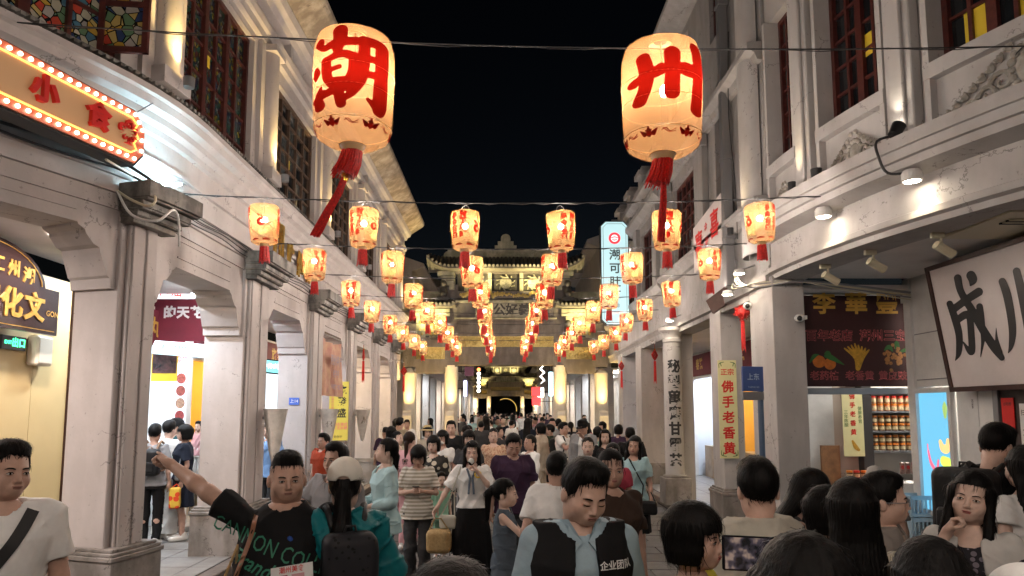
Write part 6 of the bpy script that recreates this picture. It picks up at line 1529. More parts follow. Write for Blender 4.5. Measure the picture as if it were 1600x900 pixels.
def surfnet(f, ax):
    """surface nets: vertices at cell centres of mass of the edge crossings, quads across sign changes"""
    s = f < 0; nx, ny, nz = f.shape
    c = [s[i:nx - 1 + i, j:ny - 1 + j, k:nz - 1 + k] for i in (0, 1) for j in (0, 1) for k in (0, 1)]
    tot = sum(q.astype(np.int8) for q in c); act = (tot > 0) & (tot < 8)
    idx = np.argwhere(act)
    if len(idx) == 0: return np.zeros((0, 3)), np.zeros((0, 4), int)
    i, j, k = idx.T
    acc = np.zeros((len(idx), 3)); n = np.zeros(len(idx))
    corners = [(a, b, d) for a in (0, 1) for b in (0, 1) for d in (0, 1)]
    val = {q: f[i + q[0], j + q[1], k + q[2]] for q in corners}
    for q in corners:
        for axx in range(3):
            if q[axx]: continue
            r = list(q); r[axx] = 1; r = tuple(r); va, vb = val[q], val[r]; m = (va < 0) != (vb < 0)
            t = np.where(m, va / np.where(m, va - vb, 1), 0); p = np.array(q, float)[None, :].repeat(len(idx), 0); p[:, axx] = t
            acc += np.where(m[:, None], p, 0); n += m
    acc /= n[:, None]
    V = np.empty((len(idx), 3))
    for a_, (ii, arr) in enumerate(zip((i, j, k), ax)): V[:, a_] = arr[ii] + acc[:, a_] * (arr[np.minimum(ii + 1, len(arr) - 1)] - arr[ii])
    num = -np.ones(act.shape, np.int64); num[i, j, k] = np.arange(len(idx))
    F = []
    for axx in range(3):
        o1, o2 = [(1, 2), (2, 0), (0, 1)][axx]
        sl0 = [slice(1, -1)] * 3; sl1 = [slice(1, -1)] * 3; sl0[axx] = slice(0, -1); sl1[axx] = slice(1, None)
        A, B = s[tuple(sl0)], s[tuple(sl1)]; e = np.argwhere(A != B)
        if len(e) == 0: continue
        flip = A[tuple(e.T)]
        base = e.copy(); base[:, o1] += 1; base[:, o2] += 1
        def cell(d1, d2):
            q = base.copy(); q[:, o1] -= d1; q[:, o2] -= d2; return num[q[:, 0], q[:, 1], q[:, 2]]
        quad = np.stack([cell(0, 0), cell(1, 0), cell(1, 1), cell(0, 1)], 1)
        quad[~flip] = quad[~flip][:, ::-1]; F.append(quad[(quad >= 0).all(1)])
    return V, np.concatenate(F) if F else np.zeros((0, 4), int)
def implicit(fn, lo, hi, res):
    ax, P = grid(lo, hi, res); return surfnet(np.ascontiguousarray(np.broadcast_to(fn(P), tuple(len(a) for a in ax)).astype(np.float32)), ax)
def np_mesh(name, V, F, mats, smooth=True, mi=None):
    me = bpy.data.meshes.new(name); V = np.asarray(V, np.float32); F = np.asarray(F, np.int32)
    me.vertices.add(len(V)); me.vertices.foreach_set('co', V.ravel()); k = F.shape[1]
    me.loops.add(F.size); me.loops.foreach_set('vertex_index', F.ravel()); me.polygons.add(len(F)); me.polygons.foreach_set('loop_start', np.arange(len(F), dtype=np.int32) * k)
    for m in (mats if isinstance(mats, (list, tuple)) else [mats]): me.materials.append(m)
    if mi is not None: me.polygons.foreach_set('material_index', np.asarray(mi, np.int32))
    me.update(calc_edges=True); me.validate()
    if smooth: me.shade_smooth()
    return me
def joinvf(parts):
    V, F, o = [], [], 0
    for v, f in parts:
        if len(v) == 0: continue
        V.append(v); F.append(f + o); o += len(v)
    return np.concatenate(V), np.concatenate(F)
def mapv(V, M): A = np.array(M); return V @ A[:3, :3].T + A[:3, 3]

# ---- heads (origin at the chin line on the neck axis), cached per kind
_head = {}
def head_geo(kind, res):
    key = (kind, res)
    if key in _head: return _head[key]
    w = {'m': 1.0, 'f': .94, 'h': 1.10, 'c': .95}[kind]; nk = {'m': .056, 'f': .046, 'h': .07, 'c': .04}[kind]
    def fn(P):
        d = d_ell(P, (0, .008, .132), (.076 * w, .096, .098))
        d = smin(d, d_ell(P, (0, -.028, .078), (.062 * w, .066, .085)), .03)
        d = smin(d, d_ell(P, (0, -.060, .020), (.034 * w, .030, .024)), .03)
        for sg in (-1, 1):
            d = smin(d, d_ell(P, (sg * .040 * w, -.056, .066), (.026, .028, .03)), .025)
            d = smin(d, d_ell(P, (sg * .044 * w, .0, .03), (.024, .04, .035)), .03)
        d = smin(d, d_cap(P, (-.032, -.082, .115), (.032, -.082, .115), .011, .011), .015)
        for sg in (-1, 1): d = -smin(-d, d_ell(P, (sg * .031, -.100, .097), (.019, .016, .012)), .012)
        d = smin(d, d_cap(P, (0, -.092, .104), (0, -.108, .068), .0075, .0105), .010)
        for sg in (-1, 1): d = smin(d, d_ell(P, (sg * .011, -.099, .063), (.008, .009, .007)), .006)
        d = smin(d, d_ell(P, (0, -.084, .040), (.028, .018, .020)), .014)
        for sg in (-1, 1): d = smin(d, d_ell(P, (sg * .031, -.084, .097), (.016, .011, .010)), .005)
        d = smin(d, d_cap(P, (0, .018, -.09), (0, .010, .06), nk, nk * .95), .025)
        for sg in (-1, 1): d = smin(d, d_ell(P, (sg * .079 * w, .012, .085), (.010, .020, .031)), .008)
        return np.maximum(d, -.085 - P[2])
    _head[key] = implicit(fn, (-.1, -.13, -.09), (.1, .12, .24), res); return _head[key]
def face_parts(kind, look=0):
    """eyes, brows and lips as little shapes in the head frame; returns (mb, materials)"""
    mb = MB()
    for sg in (-1, 1):
        mb.mi = 0
        if look == 0: mb.ball((sg * .031, -.0895, .0965), (.0125, .007, .0055), 10, 6)
        mb.mi = 1
        if look == 0: mb.ball((sg * .031, -.0945, .0965), (.0052, .003, .0052), 8, 6)
        mb.tube([(sg * .017, -.0955, .0965 if look == 0 else .093), (sg * .026, -.0985, .1025 if look == 0 else .0925), (sg * .036, -.0975, .1020 if look == 0 else .0925), (sg * .045, -.0905, .0975 if look == 0 else .095)], [.0012, .0019, .0019, .0010], 5)
        mb.mi = 2; wd = .0036 if kind in 'mh' else .0024
        mb.tube([(sg * .014, -.0965, .1150), (sg * .026, -.0975, .1190), (sg * .038, -.0935, .1195), (sg * .049, -.083, .1150)], [wd * .8, wd, wd * .9, wd * .4], 6)
    mb.mi = 3
    lw = .022 if kind in 'mh' else .020
    mb.ball((0, -.1015, .0435), (lw, .0045, .0036), 12, 6); mb.ball((0, -.1005, .0365), (lw * .85, .0055, .0046), 12, 6)
    mb.mi = 1; mb.ball((0, -.1035, .0402), (lw * .9, .0022, .0009), 10, 4)
    return mb
# ---- hair in the head frame
_hair = {}
def hair_geo(style, res):
    key = (style, res)
    if key in _hair: return _hair[key]
    def groove(P, amp=.0022, n=46):
        X, Y, Z = P; th = np.arctan2(X, Y - .01); return amp * .7 * np.sin(n * th + 2.2 * np.sin(Z * 17 + 2 * X)) + amp * .5 * np.sin(n * 1.63 * th + 5 + 3 * np.sin(Z * 9 + 1.0))
    def fn(P):
        X, Y, Z = P
        cap = d_ell(P, (0, .014, .138), (.086, .104, .104))
        inner = d_ell(P, (0, .006, .120), (.070, .092, .092))
        if style == 'short':
            cap = smin(cap, d_ell(P, (0, -.03, .205), (.066, .06, .036)), .03)
            jag = .004 * np.sin(X * 210 + 2 * np.sin(X * 61)) + .003 * np.sin(X * 97 + 1)
            face = np.maximum(np.maximum(Y + .052, Z - .176 + .17 * np.abs(X) + jag), -1)
            side = np.maximum(Z - .078 - np.clip(-Y * .9, 0, .1), Y - .03)
            low = (.045 + np.clip(.05 - Y, 0, .1) * .3) - Z
            d = np.maximum(cap, -np.minimum(face, side) * .9); d = np.maximum(d, low)
        elif style in ('bald_fade',):
            face = np.maximum(Y + .048, Z - .172); cap2 = d_ell(P, (0, .010, .142), (.081, .100, .099)); cap2 = smin(cap2, d_ell(P, (0, -.02, .21), (.06, .065, .03)), .025)
            d = np.maximum(cap2, -np.minimum(face, np.maximum(Z - .10, Y - .02))); d = np.maximum(d, .07 - Z)
        elif style == 'bob':
            skirt = d_loft(P, [(.012, .086, .086, .014), (.06, .098, .098, .012), (.12, .094, .106, .012), (.17, .088, .10, .012)], 0)
            d = smin(cap, skirt, .03); d = smin(d, d_ell(P, (0, .0, .15), (.092, .108, .095)), .02)
            face = np.maximum(np.maximum(Y + .028, np.abs(X) - .066 - np.clip(-.06 - Y, 0, 1)), Z - .135 + .004 * np.sin(X * 190) + .003 * np.sin(X * 83))
            d = np.maximum(d, -face)
        elif style in ('long', 'longback'):
            back = d_loft(P, [(-.34, .085, .030, .085), (-.22, .105, .04, .085), (-.10, .11, .05, .07), (0.0, .095, .06, .05), (.08, .088, .085, .03), (.15, .086, .1, .014)], 0)
            d = smin(cap, back, .03)
            if style == 'long':
                for sg in (-1, 1): d = smin(d, d_cap(P, (sg * .072, -.02, .13), (sg * .098, -.055, -.20), .024, .022), .03)
            face = np.maximum(np.maximum(Y + .030, np.abs(X) - .060), Z - .165); d = np.maximum(d, -face)
        elif style in ('pony', 'tied', 'bun'):
            face = np.maximum(np.maximum(Y + .045 - .3 * np.abs(X), Z - .165), -1); side = np.maximum(Z - .095 - np.clip((Y + .02) * -.6, 0, .1), Y - .035)
            cap3 = d_ell(P, (0, .014, .136), (.083, .100, .101))
            d = np.maximum(cap3, -np.minimum(face, side)); d = np.maximum(d, .05 - Z)
            if style == 'pony':
                d = smin(d, d_cap(P, (0, .115, .15), (0, .145, .10), .022, .030), .02); d = smin(d, d_cap(P, (0, .145, .10), (.01, .155, -.12), .032, .018), .02)
            elif style == 'bun': d = smin(d, d_ell(P, (0, .115, .14), (.042, .035, .04)), .015)
            else: d = smin(d, d_cap(P, (0, .10, .06), (0, .10, -.22), .032, .022), .03)
        elif style == 'tail_long':   # ponytail coming out under a cap, hanging far down the back
            d = np.maximum(d_ell(P, (0, .012, .12), (.082, .099, .10)), np.maximum(Z - .14, .02 - Z)); face = np.maximum(Y + .02, -1); d = np.maximum(d, -face)
            d = smin(d, d_cap(P, (0, .10, .06), (0, .135, -.12), .040, .048), .03); d = smin(d, d_cap(P, (0, .135, -.12), (.01, .15, -.36), .048, .022), .03)
        d = d + groove(P, .0018 if style in ('long', 'longback', 'bob', 'tail_long') else .0013)
        return np.maximum(d, -inner)
    lo = {'long': -.36, 'longback': -.36, 'tied': -.26, 'tail_long': -.40, 'pony': -.15}.get(style, 0.0)
    _hair[key] = implicit(fn, (-.13, -.13, lo), (.13, .20, .26), res); return _hair[key]
# ---- hands: wrist at the origin, fingers down -z, palm facing -y, thumb at +x
_hand = {}
def hand_geo(pose, res):
    key = (pose, res)
    if key in _hand: return _hand[key]
    curl = {'relax': [.35, .4, .45, .5], 'hold': [1.15, 1.2, 1.25, 1.25], 'point': [.05, 1.45, 1.5, 1.5], 'flat': [.08, .08, .1, .12]}[pose]
    segs = []
    for n, (x, L) in enumerate(((.030, .072), (.010, .080), (-.010, .075), (-.029, .060))):
        p = np.array((x, 0., -.088)); ang = 0.0; r = .0092
        for q, fr in enumerate((.44, .31, .25)):
            ang += curl[n] * (.75, 1.0, .8)[q]; e = p + L * fr * np.array((x * .6 * (1 - min(1, curl[n])), -math.sin(ang), -math.cos(ang))); segs.append((p, e, r, r * .9)); p = e; r *= .9
    th = {'relax': [(.030, -.004, -.028), (.052, -.018, -.058), (.056, -.030, -.088)], 'hold': [(.030, -.006, -.028), (.044, -.036, -.058), (.022, -.052, -.080)], 'point': [(.030, -.006, -.028), (.040, -.034, -.058), (.014, -.046, -.075)], 'flat': [(.030, 0, -.028), (.060, -.006, -.055), (.075, -.010, -.082)]}[pose]
    def fn(P):
        d = d_ell(P, (0, 0, -.052), (.040, .0155, .052)); d = smin(d, d_cap(P, (0, 0, .03), (0, 0, -.02), .026, .026), .025)
        d = smin(d, d_ell(P, (.020, -.008, -.035), (.020, .014, .028)), .015)
        for a, b, ra, rb in segs: d = smin(d, d_cap(P, a, b, ra, rb), .006)
        d = smin(d, d_cap(P, th[0], th[1], .012, .0105), .010); d = smin(d, d_cap(P, th[1], th[2], .0105, .0085), .004)
        return np.maximum(d, P[2] - .03)
    _hand[key] = implicit(fn, (-.06, -.10, -.19), (.09, .03, .035), res); return _hand[key]

def strands(ho, V, F, M, sc, n, L, mat, seed):
    """loose locks lying on the hair so that its outline frays"""
    rg = np.random.default_rng(seed); Nn = np.zeros_like(V); a, b, c = V[F[:, 0]], V[F[:, 1]], V[F[:, 2]]; fn = np.cross(b - a, c - a)
    for k in range(4): np.add.at(Nn, F[:, k], fn)
    Nn /= np.linalg.norm(Nn, axis=1)[:, None] + 1e-9
    out = np.where((V - np.array((0, .01, .12)) * (1, 1, 1) * 1.0)[:, 0:1] * Nn[:, 0:1] + (V[:, 1:2] - .01) * Nn[:, 1:2] + (V[:, 2:3] - .1) * Nn[:, 2:3] > 0, 1, 0)[:, 0] > 0
    pool = np.nonzero(out)[0]
    if len(pool) == 0: return
    ids = rg.choice(pool, n); P = V[ids]; N = Nn[ids]
    crown = P - np.array((0, .03, .24)); g = np.array((0, 0, -1.0))[None] * .8 + crown / (np.linalg.norm(crown, axis=1)[:, None] + 1e-6) * .9 + rg.normal(0, .16, P.shape)
    T = g - N * (g * N).sum(1)[:, None]; T /= np.linalg.norm(T, axis=1)[:, None] + 1e-9; S = np.cross(T, N); ln = L * rg.uniform(.45, 1.1, (n, 1)); w = rg.uniform(.0007, .0017, (n, 1)); lift = rg.uniform(.0, .006, (n, 1))
    p0 = P - N * .001; p1 = P + T * ln * .5 + N * (.0018 + lift * .35); p2 = P + T * ln + N * (lift - .35 * ln * ln / .08)
    VV = np.concatenate([p0 - S * w, p0 + S * w, p1 - S * w, p1 + S * w, p2]); i = np.arange(n)
    Q = np.concatenate([np.stack([i, i + n, i + 3 * n], 1), np.stack([i, i + 3 * n, i + 2 * n], 1), np.stack([i + 2 * n, i + 3 * n, i + 4 * n], 1)])
    o = link('loose_strands', np_mesh('loose_strands', mapv(VV, M) * sc, Q, mat), ho.parent); o['kind'] = 'stuff'
TORSO = {'m': [(.84, .165, .115), (.95, .170, .120), (1.05, .152, .105), (1.18, .165, .115, -.004), (1.30, .180, .122, -.004), (1.385, .165, .098), (1.43, .10, .07), (1.46, .06, .055)],
         'h': [(.84, .185, .145), (.95, .215, .180, -.03), (1.05, .22, .19, -.035), (1.18, .215, .165, -.02), (1.30, .205, .14), (1.385, .18, .115), (1.43, .12, .085), (1.46, .075, .065)],
         'f': [(.84, .165, .118), (.93, .165, .120), (1.05, .122, .090), (1.18, .138, .102, -.006), (1.27, .148, .118, -.014), (1.37, .148, .088), (1.42, .085, .062), (1.45, .05, .048)],
         'c': [(.84, .145, .11), (.95, .14, .115), (1.05, .128, .10), (1.18, .135, .10), (1.30, .14, .10), (1.375, .125, .08), (1.42, .07, .055), (1.45, .045, .045)]}
m_eyew = plain('eye_white', (.62, .58, .54), .3); m_pupil = plain('eye_dark', (.012, .008, .006), .15); m_lip = plain('lip', (.30, .10, .085), .4); m_lipm = plain('lip_man', (.27, .125, .095), .5)
SKIN = [plain('skin_%d' % i, c, .48, noise=.12, scale=30, spec=.4) for i, c in enumerate(((.56, .365, .285), (.49, .305, .232), (.62, .43, .345), (.44, .265, .195)))]
def cloth(name, c, rough=.8, fine=90, pat=None, c2=None):
    if name in MAT: return MAT[name]
    if pat is None: return plain(name, c, rough, noise=.14, scale=7, bump=.75, bscale=13, spec=.2)
    m, nt, b = nmat(name); N = nt.nodes.new; L = nt.links.new; tc = N('ShaderNodeTexCoord')
    b.inputs['Roughness'].default_value = rough; b.inputs['Specular IOR Level'].default_value = .2
    if pat == 'stripe':
        sx = N('ShaderNodeSeparateXYZ'); L(tc.outputs['Object'], sx.inputs[0]); q = N('ShaderNodeMath'); q.operation = 'MULTIPLY'; L(sx.outputs[2], q.inputs[0]); q.inputs[1].default_value = 165.; s_ = N('ShaderNodeMath'); s_.operation = 'SINE'; L(q.outputs[0], s_.inputs[0]); g = N('ShaderNodeMath'); g.operation = 'GREATER_THAN'; L(s_.outputs[0], g.inputs[0]); g.inputs[1].default_value = -.1; fac = g.outputs[0]
    else:
        v = N('ShaderNodeTexVoronoi'); v.inputs['Scale'].default_value = {'floral': 34, 'bold': 13, 'dots': 30}[pat]; L(tc.outputs['Object'], v.inputs['Vector']); g = N('ShaderNodeMath'); g.operation = 'LESS_THAN'; L(v.outputs['Distance'], g.inputs[0]); g.inputs[1].default_value = {'floral': .42, 'bold': .45, 'dots': .22}[pat]; fac = g.outputs[0]
    mx = N('ShaderNodeMixRGB'); L(fac, mx.inputs['Fac']); mx.inputs['Color1'].default_value = col4(c); mx.inputs['Color2'].default_value = col4(c2); L(mx.outputs[0], b.inputs['Base Color'])
    MAT[name] = m; return m
def hairmat(name, c):
    m, nt, b = nmat(name); N = nt.nodes.new; L = nt.links.new; b.inputs['Base Color'].default_value = col4(c); b.inputs['Roughness'].default_value = .5; b.inputs['Specular IOR Level'].default_value = .14
    tc = N('ShaderNodeTexCoord'); mp = N('ShaderNodeMapping'); mp.inputs['Scale'].default_value = (260, 260, 14); L(tc.outputs['Object'], mp.inputs['Vector']); n1 = N('ShaderNodeTexNoise'); n1.inputs['Scale'].default_value = 1.0; n1.inputs['Detail'].default_value = 3; L(mp.outputs[0], n1.inputs['Vector'])
    bp = N('ShaderNodeBump'); bp.inputs['Strength'].default_value = .35; bp.inputs['Distance'].default_value = .004; L(n1.outputs['Fac'], bp.inputs['Height']); L(bp.outputs[0], b.inputs['Normal'])
    return m
HAIRM = {'black': hairmat('hair_black', (.0040, .0034, .0032)), 'brown': hairmat('hair_brown', (.022, .011, .007)), 'grey': hairmat('hair_grey', (.30, .29, .28))}

def fold(P, amp, ph):
    X, Y, Z = P
    return amp * np.sin(30 * Z + 7 * np.sin(8 * X + ph) + 5 * np.sin(9 * Y + 2 * ph)) * (.55 + .45 * np.sin(7 * X + 4 * Z + ph)) + amp * .6 * np.sin(17 * X - 21 * Z + 3 * np.sin(11 * Y + ph)) - amp * 1.1 * np.clip(1 - 5 * np.abs(np.sin(13 * X + 9 * Z + 2.2 * np.sin(7 * Z + ph) + ph)), 0, 1) - amp * .9 * np.clip(1 - 5 * np.abs(np.sin(11 * X - 14 * Z + 1.7 * np.sin(9 * X + 2 * ph))), 0, 1)
def person(label, px, d, h, rot=0, kind='m', skin=0, hair='short', hairc='black', top=None, bottom=None, shoes=(.6, .58, .55), head=(0, 0, 0), arms=None, hands=('relax', 'relax'), lean=0.0, lod=1, z0=0.0, walk=0.0, look=0, over=None, xw=None, group=None, wide=1.0, mask=False, face=True):
    """px,d: picture column and distance; head=(yaw,pitch,roll) degrees; arms: {'R':(elbow,hand),'L':..} in body units of a 1.70 m figure"""
    sc = h / 1.70; seed = (px * 7 + int(d * 31)) % 97; ph = seed * .37
    res = {0: .0085, 1: .0125, 2: .022}[lod]; hres = {0: .0048, 1: .0065, 2: .012}[lod]
    T = [(p[0], p[1] * wide, p[2] * (.5 + .5 * wide), (p[3] if len(p) > 3 else 0)) for p in TORSO[kind]]
    shx = {'m': .178, 'h': .20, 'f': .150, 'c': .135}[kind] * (.8 + .2 * wide); ar = {'m': 1.0, 'h': 1.10, 'f': .82, 'c': .74}[kind]; shz = 1.385
    hip = {'m': .088, 'h': .10, 'f': .085, 'c': .07}[kind]; lr = {'m': 1.0, 'h': 1.15, 'f': .95, 'c': .78}[kind]
    A = {'R': ((-shx - .045, .03, 1.11), (-shx - .06, -.04, .87)), 'L': ((shx + .045, .03, 1.11), (shx + .06, -.04, .87))}
    if arms: A.update(arms)
    def sh(p):   # forward lean as a shear above the hips
        return (p[0], p[1] - lean * max(0, p[2] - .92), p[2])
    J = {}
    for sd, sg in (('R', -1), ('L', 1)):
        J[sd] = (sh((sg * shx, .005, shz)), tuple(A[sd][0]), tuple(A[sd][1]))
    ft = {'R': -walk, 'L': walk}
    LG = {}
    for sd, sg in (('R', -1), ('L', 1)):
        f = ft[sd]; kn = (sg * hip * 1.02, -.02 - max(0, f) * .55 + min(0, f) * .1 * -1 * -1, .475); an = (sg * hip, -f + .015, .085 + max(0, -f) * .18); LG[sd] = ((sg * hip, 0, .88), kn, an)
    neck = sh((0, .012, 1.44)); hp = Vector(sh((0, .0, 1.475)))
    leanP = (lambda P: (P[0], P[1] + lean * np.clip(P[2] - .92, 0, None), P[2])) if lean else (lambda P: P)
    bot = bottom or {}; tp = top or {}
    bare_leg = bot.get('hem', .08) > .12 or bot.get('type') in ('skirt', 'shorts')
    # --- skin body: torso core, arms, legs
    def fbody(P):
        Q = leanP(P); dd = d_loft(Q, T, -.006); dd = smin(dd, d_cap(P, sh((0, .015, 1.36)), neck, .05 * ar, .045), .03)
        for sd in 'RL':
            s_, e, w_ = J[sd]
            dd = smin(dd, d_cap(P, s_, e, .047 * ar, .038 * ar), .03); m_ = tuple(np.array(e) * .65 + np.array(w_) * .35); dd = smin(dd, d_cap(P, e, m_, .037 * ar, .037 * ar), .02); dd = smin(dd, d_cap(P, m_, w_, .037 * ar, .024 * ar), .02)
            a, k, f = LG[sd]; dd = smin(dd, d_cap(P, a, k, .076 * lr, .050 * lr), .03); cf = tuple(np.array(k) * .68 + np.array(f) * .32 + np.array((0, .018, 0))); dd = smin(dd, d_cap(P, k, cf, .047 * lr, .050 * lr), .02); dd = smin(dd, d_cap(P, cf, f, .050 * lr, .033 * lr), .02)
        return dd
    pts = np.array([q for sd in 'RL' for q in J[sd] + LG[sd]] + [(-.2, -.2, .05), (.2, .2, 1.45)]); lo = pts.min(0) - .07; hi = pts.max(0) + .07; hi[2] = max(hi[2], 1.46)
    parts = [implicit(fbody, lo, hi, res if lod else .011)]
    # --- head and hands
    MH = Matrix.Translation(hp) @ Matrix.Rotation(R(head[0]), 4, 'Z') @ Matrix.Rotation(R(head[1]), 4, 'X') @ Matrix.Rotation(R(head[2]), 4, 'Y')
    if kind == 'c': MH = MH @ Matrix.Scale(1.12, 4)
    hv, hf = head_geo(kind, hres); parts.append((mapv(hv, MH), hf))
    if lod < 2:
        for n, sd in enumerate('RL'):
            s_, e, w_ = [Vector(q) for q in J[sd]]; zd = (e - w_).normalized(); pn = Vector((0.9 if sd == 'R' else -0.9, -.35, .1))
            if (w_ - e).z > -.1: pn = Vector((0, -.2, -1)) if hands[n] != 'hold' else Vector((.9 if sd == 'R' else -.9, -.2, .2))
            yv = -pn; yv = (yv - zd * yv.dot(zd)).normalized(); xv = yv.cross(zd)
            if sd == 'R': xv = xv
            Mh = Matrix(((xv.x, yv.x, zd.x, w_.x), (xv.y, yv.y, zd.y, w_.y), (xv.z, yv.z, zd.z, w_.z), (0, 0, 0, 1)))
            mir = Matrix.Diagonal((1 if sd == 'R' else -1, 1, 1, 1)); v, f = hand_geo(hands[n], .0048 if lod == 0 else .0075); Mh = Mh @ mir @ Matrix.Scale(ar ** .5 * .98, 4)
            parts.append((mapv(v, Mh), f if sd == 'R' else f[:, ::-1]))
    V, F = joinvf(parts)
    root = link('person', np_mesh('person', V * sc, F, SKIN[skin]))
    X0 = at(px, 640, d).x if xw is None else xw
    root.location = (X0, d, z0); root.rotation_euler = (0, 0, R(rot)); tag(root, label, 'person', group)
    def child(name, V, F, mat): o = link(name, np_mesh(name, V * sc, F, mat), root); return o
    if lod < 2 and face:
        mb = face_parts(kind, look); mb.v = [tuple((MH @ Vector(v)) * sc) for v in mb.v]; mb.build('face', [m_eyew, m_pupil, HAIRM[hairc], m_lip if kind in 'fc' else m_lipm], root, smooth=60)
    if hair:
        v, f = hair_geo(hair, {0: .0055, 1: .008, 2: .013}[lod]); ho = child('hair', mapv(v, MH), f, HAIRM[hairc])
        if lod < 2: strands(ho, v, f, MH, sc, 700 if lod == 0 else 220, .05 if hair in ('short', 'bald_fade') else .085, HAIRM[hairc], seed)
    # --- clothes
    def torso_garment(g, hem, slv, mat, name, loose=.012, amp=.0045, open_front=0.0, neckr=.078, flare=0.0, collar=False, sl_r=0.0, arm=.03):
        Tg = [(max(hem - .03, .1), T[1][1] + flare + .012, T[1][2] + flare + .012, T[1][3])] + [(z, max(a, T[1][1] * .93 if kind in 'mc' else a) + (flare * (1.2 - z) / .35 if z < 1.2 else 0), b + (flare * (1.2 - z) / .35 if z < 1.2 else 0), y) for z, a, b, y in T if z > hem]
        def fn(P):
            Q = leanP(P); dd = d_loft(Q, Tg, loose)
            for sd in 'RL':
                s_, e, w_ = [np.array(q) for q in J[sd]]
                if slv <= 0: continue
                if slv <= 1: dd = smin(dd, d_cut(P, s_, s_ + (e - s_) * slv, .056 * ar + loose * .4, .050 * ar + .010 + loose * .8 + sl_r), .025)
                else:
                    dd = smin(dd, d_cap(P, s_, e, .054 * ar + loose * .5, .044 * ar + loose * .8 + sl_r), .025); dd = smin(dd, d_cut(P, e, e + (w_ - e) * (slv - 1), 0.044 * ar + loose * .8 + sl_r, .030 * ar + loose * .7 + .006 + sl_r), .02)
            dd = dd + fold(P, amp, ph)
            nk = d_cap(P, sh((0, -.008, 1.41)), sh((0, -.05, 1.60)), neckr, neckr + .02)
            dd = np.maximum(dd, -nk); dd = np.maximum(dd, hem - P[2])
            if slv <= 0:
                for sd, sg in (('R', -1), ('L', 1)): dd = np.maximum(dd, -d_cap(P, (sg * (shx + arm), 0, shz - .03), (sg * (shx + arm + .02), 0, shz + .1), .06, .08))
            if open_front: dd = np.maximum(dd, -np.maximum(np.abs(P[0]) - open_front * np.clip((1.45 - P[2]) * 1.2 + .35, .2, 1.2), P[1] + .02 + lean * np.clip(P[2] - .92, 0, None)))
            return dd
        p2 = np.array([q for sd in 'RL' for q in (J[sd] if slv > 1 else J[sd][:2])] + [(-.24, -.22, hem), (.24, .2, 1.47)]); l2 = p2.min(0) - .08; h2 = p2.max(0) + .08; l2[2] = hem - .02; h2[2] = max(1.5, p2[:, 2].max() + .08)
        return child(name, *implicit(fn, l2, h2, res), mat)
    out = {}
    if tp:
        out['top'] = torso_garment(tp, tp.get('hem', .84), tp.get('sleeve', .62), tp['mat'], tp.get('name', 'shirt'), tp.get('loose', .012), tp.get('amp', .0060), tp.get('open', 0), tp.get('neck', .078), tp.get('flare', 0), sl_r=tp.get('slr', 0))
    if over:
        out['over'] = torso_garment(over, over.get('hem', .80), over.get('sleeve', 1.9), over['mat'], over.get('name', 'jacket'), over.get('loose', .026), over.get('amp', .0075), over.get('open', .07), over.get('neck', .085), over.get('flare', .01), sl_r=over.get('slr', .004), arm=over.get('arm', .03))
    if bot:
        ty = bot.get('type', 'trousers'); hem = bot.get('hem', .09)
        if ty == 'skirt':
            pr = [(hem, bot.get('w', .22), bot.get('w', .22) * .85), (.70, .19 + (bot.get('w', .22) - .2) * .4, .15), (.90, T[1][1] + .01, T[1][2] + .01), (1.04, T[2][1] + .012, T[2][2] + .012)]
            def fs(P):
                th = np.arctan2(P[0], P[1]); return np.maximum(d_loft(P, pr, 0) + .010 * np.sin(th * 11 + ph) * np.clip((1.0 - P[2]) * 1.3, 0, 1), hem - P[2])
            child('skirt', *implicit(fs, (-.34, -.3, hem - .02), (.34, .3, 1.06), res), bot['mat'])
        else:
            lw = bot.get('w', 0.0)
            def ft_(P):
                dd = d_loft(P, [(.80, T[0][1] + .004, T[0][2] + .004), (.92, T[1][1] + .004, T[1][2] + .004, T[1][3]), (1.05, T[2][1] + .008, T[2][2] + .008, T[2][3])], 0)
                for sd in 'RL':
                    a, k, f = [np.array(q) for q in LG[sd]]; kk = d_cap(P, a, k, .090 * lr, .064 * lr + .006 + lw)
                    if hem < .45: kk = smin(kk, d_cap(P, k, f, .064 * lr + .006 + lw, .050 * lr + .010 + lw * 1.3), .02)
                    dd = smin(dd, kk, .02)
                return np.maximum(dd + fold(P, .006, ph + 1), hem - P[2])
            p2 = np.array([q for sd in 'RL' for q in LG[sd]] + [(-.2, -.17, .1), (.2, .17, 1.05)]); child('trousers' if ty == 'trousers' else 'shorts', *implicit(ft_, p2.min(0) - .1, p2.max(0) + .1, res), bot['mat'])
    sm = cloth('shoe_%.2f_%.2f_%.2f' % tuple(shoes), shoes, .5) if not isinstance(shoes, bpy.types.Material) else shoes
    def fsh(P):
        dd = None
        for sd in 'RL':
            a, k, f = LG[sd]; q = d_cap(P, (f[0], f[1] + .045, f[2] - .035), (f[0] * 1.1, f[1] - .15, f[2] - .045), .043, .040); q = np.minimum(q, d_cap(P, (f[0], f[1] + .02, f[2] - .03), (f[0], f[1] + .02, f[2] + .01), .046, .043)); dd = q if dd is None else np.minimum(dd, q)
        return np.maximum(dd, .004 - P[2])
    p2 = np.array([LG[sd][2] for sd in 'RL']); child('shoes', *implicit(fsh, p2.min(0) + (-.08, -.22, -.09), p2.max(0) + (.08, .12, .06), max(res, .010)), sm)
    if mask:
        v, f = implicit(lambda P: np.maximum(d_ell(P, (0, -.045, .04), (.062, .072, .045)), -d_ell(P, (0, -.035, .04), (.058, .07, .05))), (-.08, -.13, -.02), (.08, .02, .1), .006); child('face_mask', mapv(v, MH), f, m_white)
    out['root'] = root; out['MH'] = MH; out['sc'] = sc; out['J'] = J
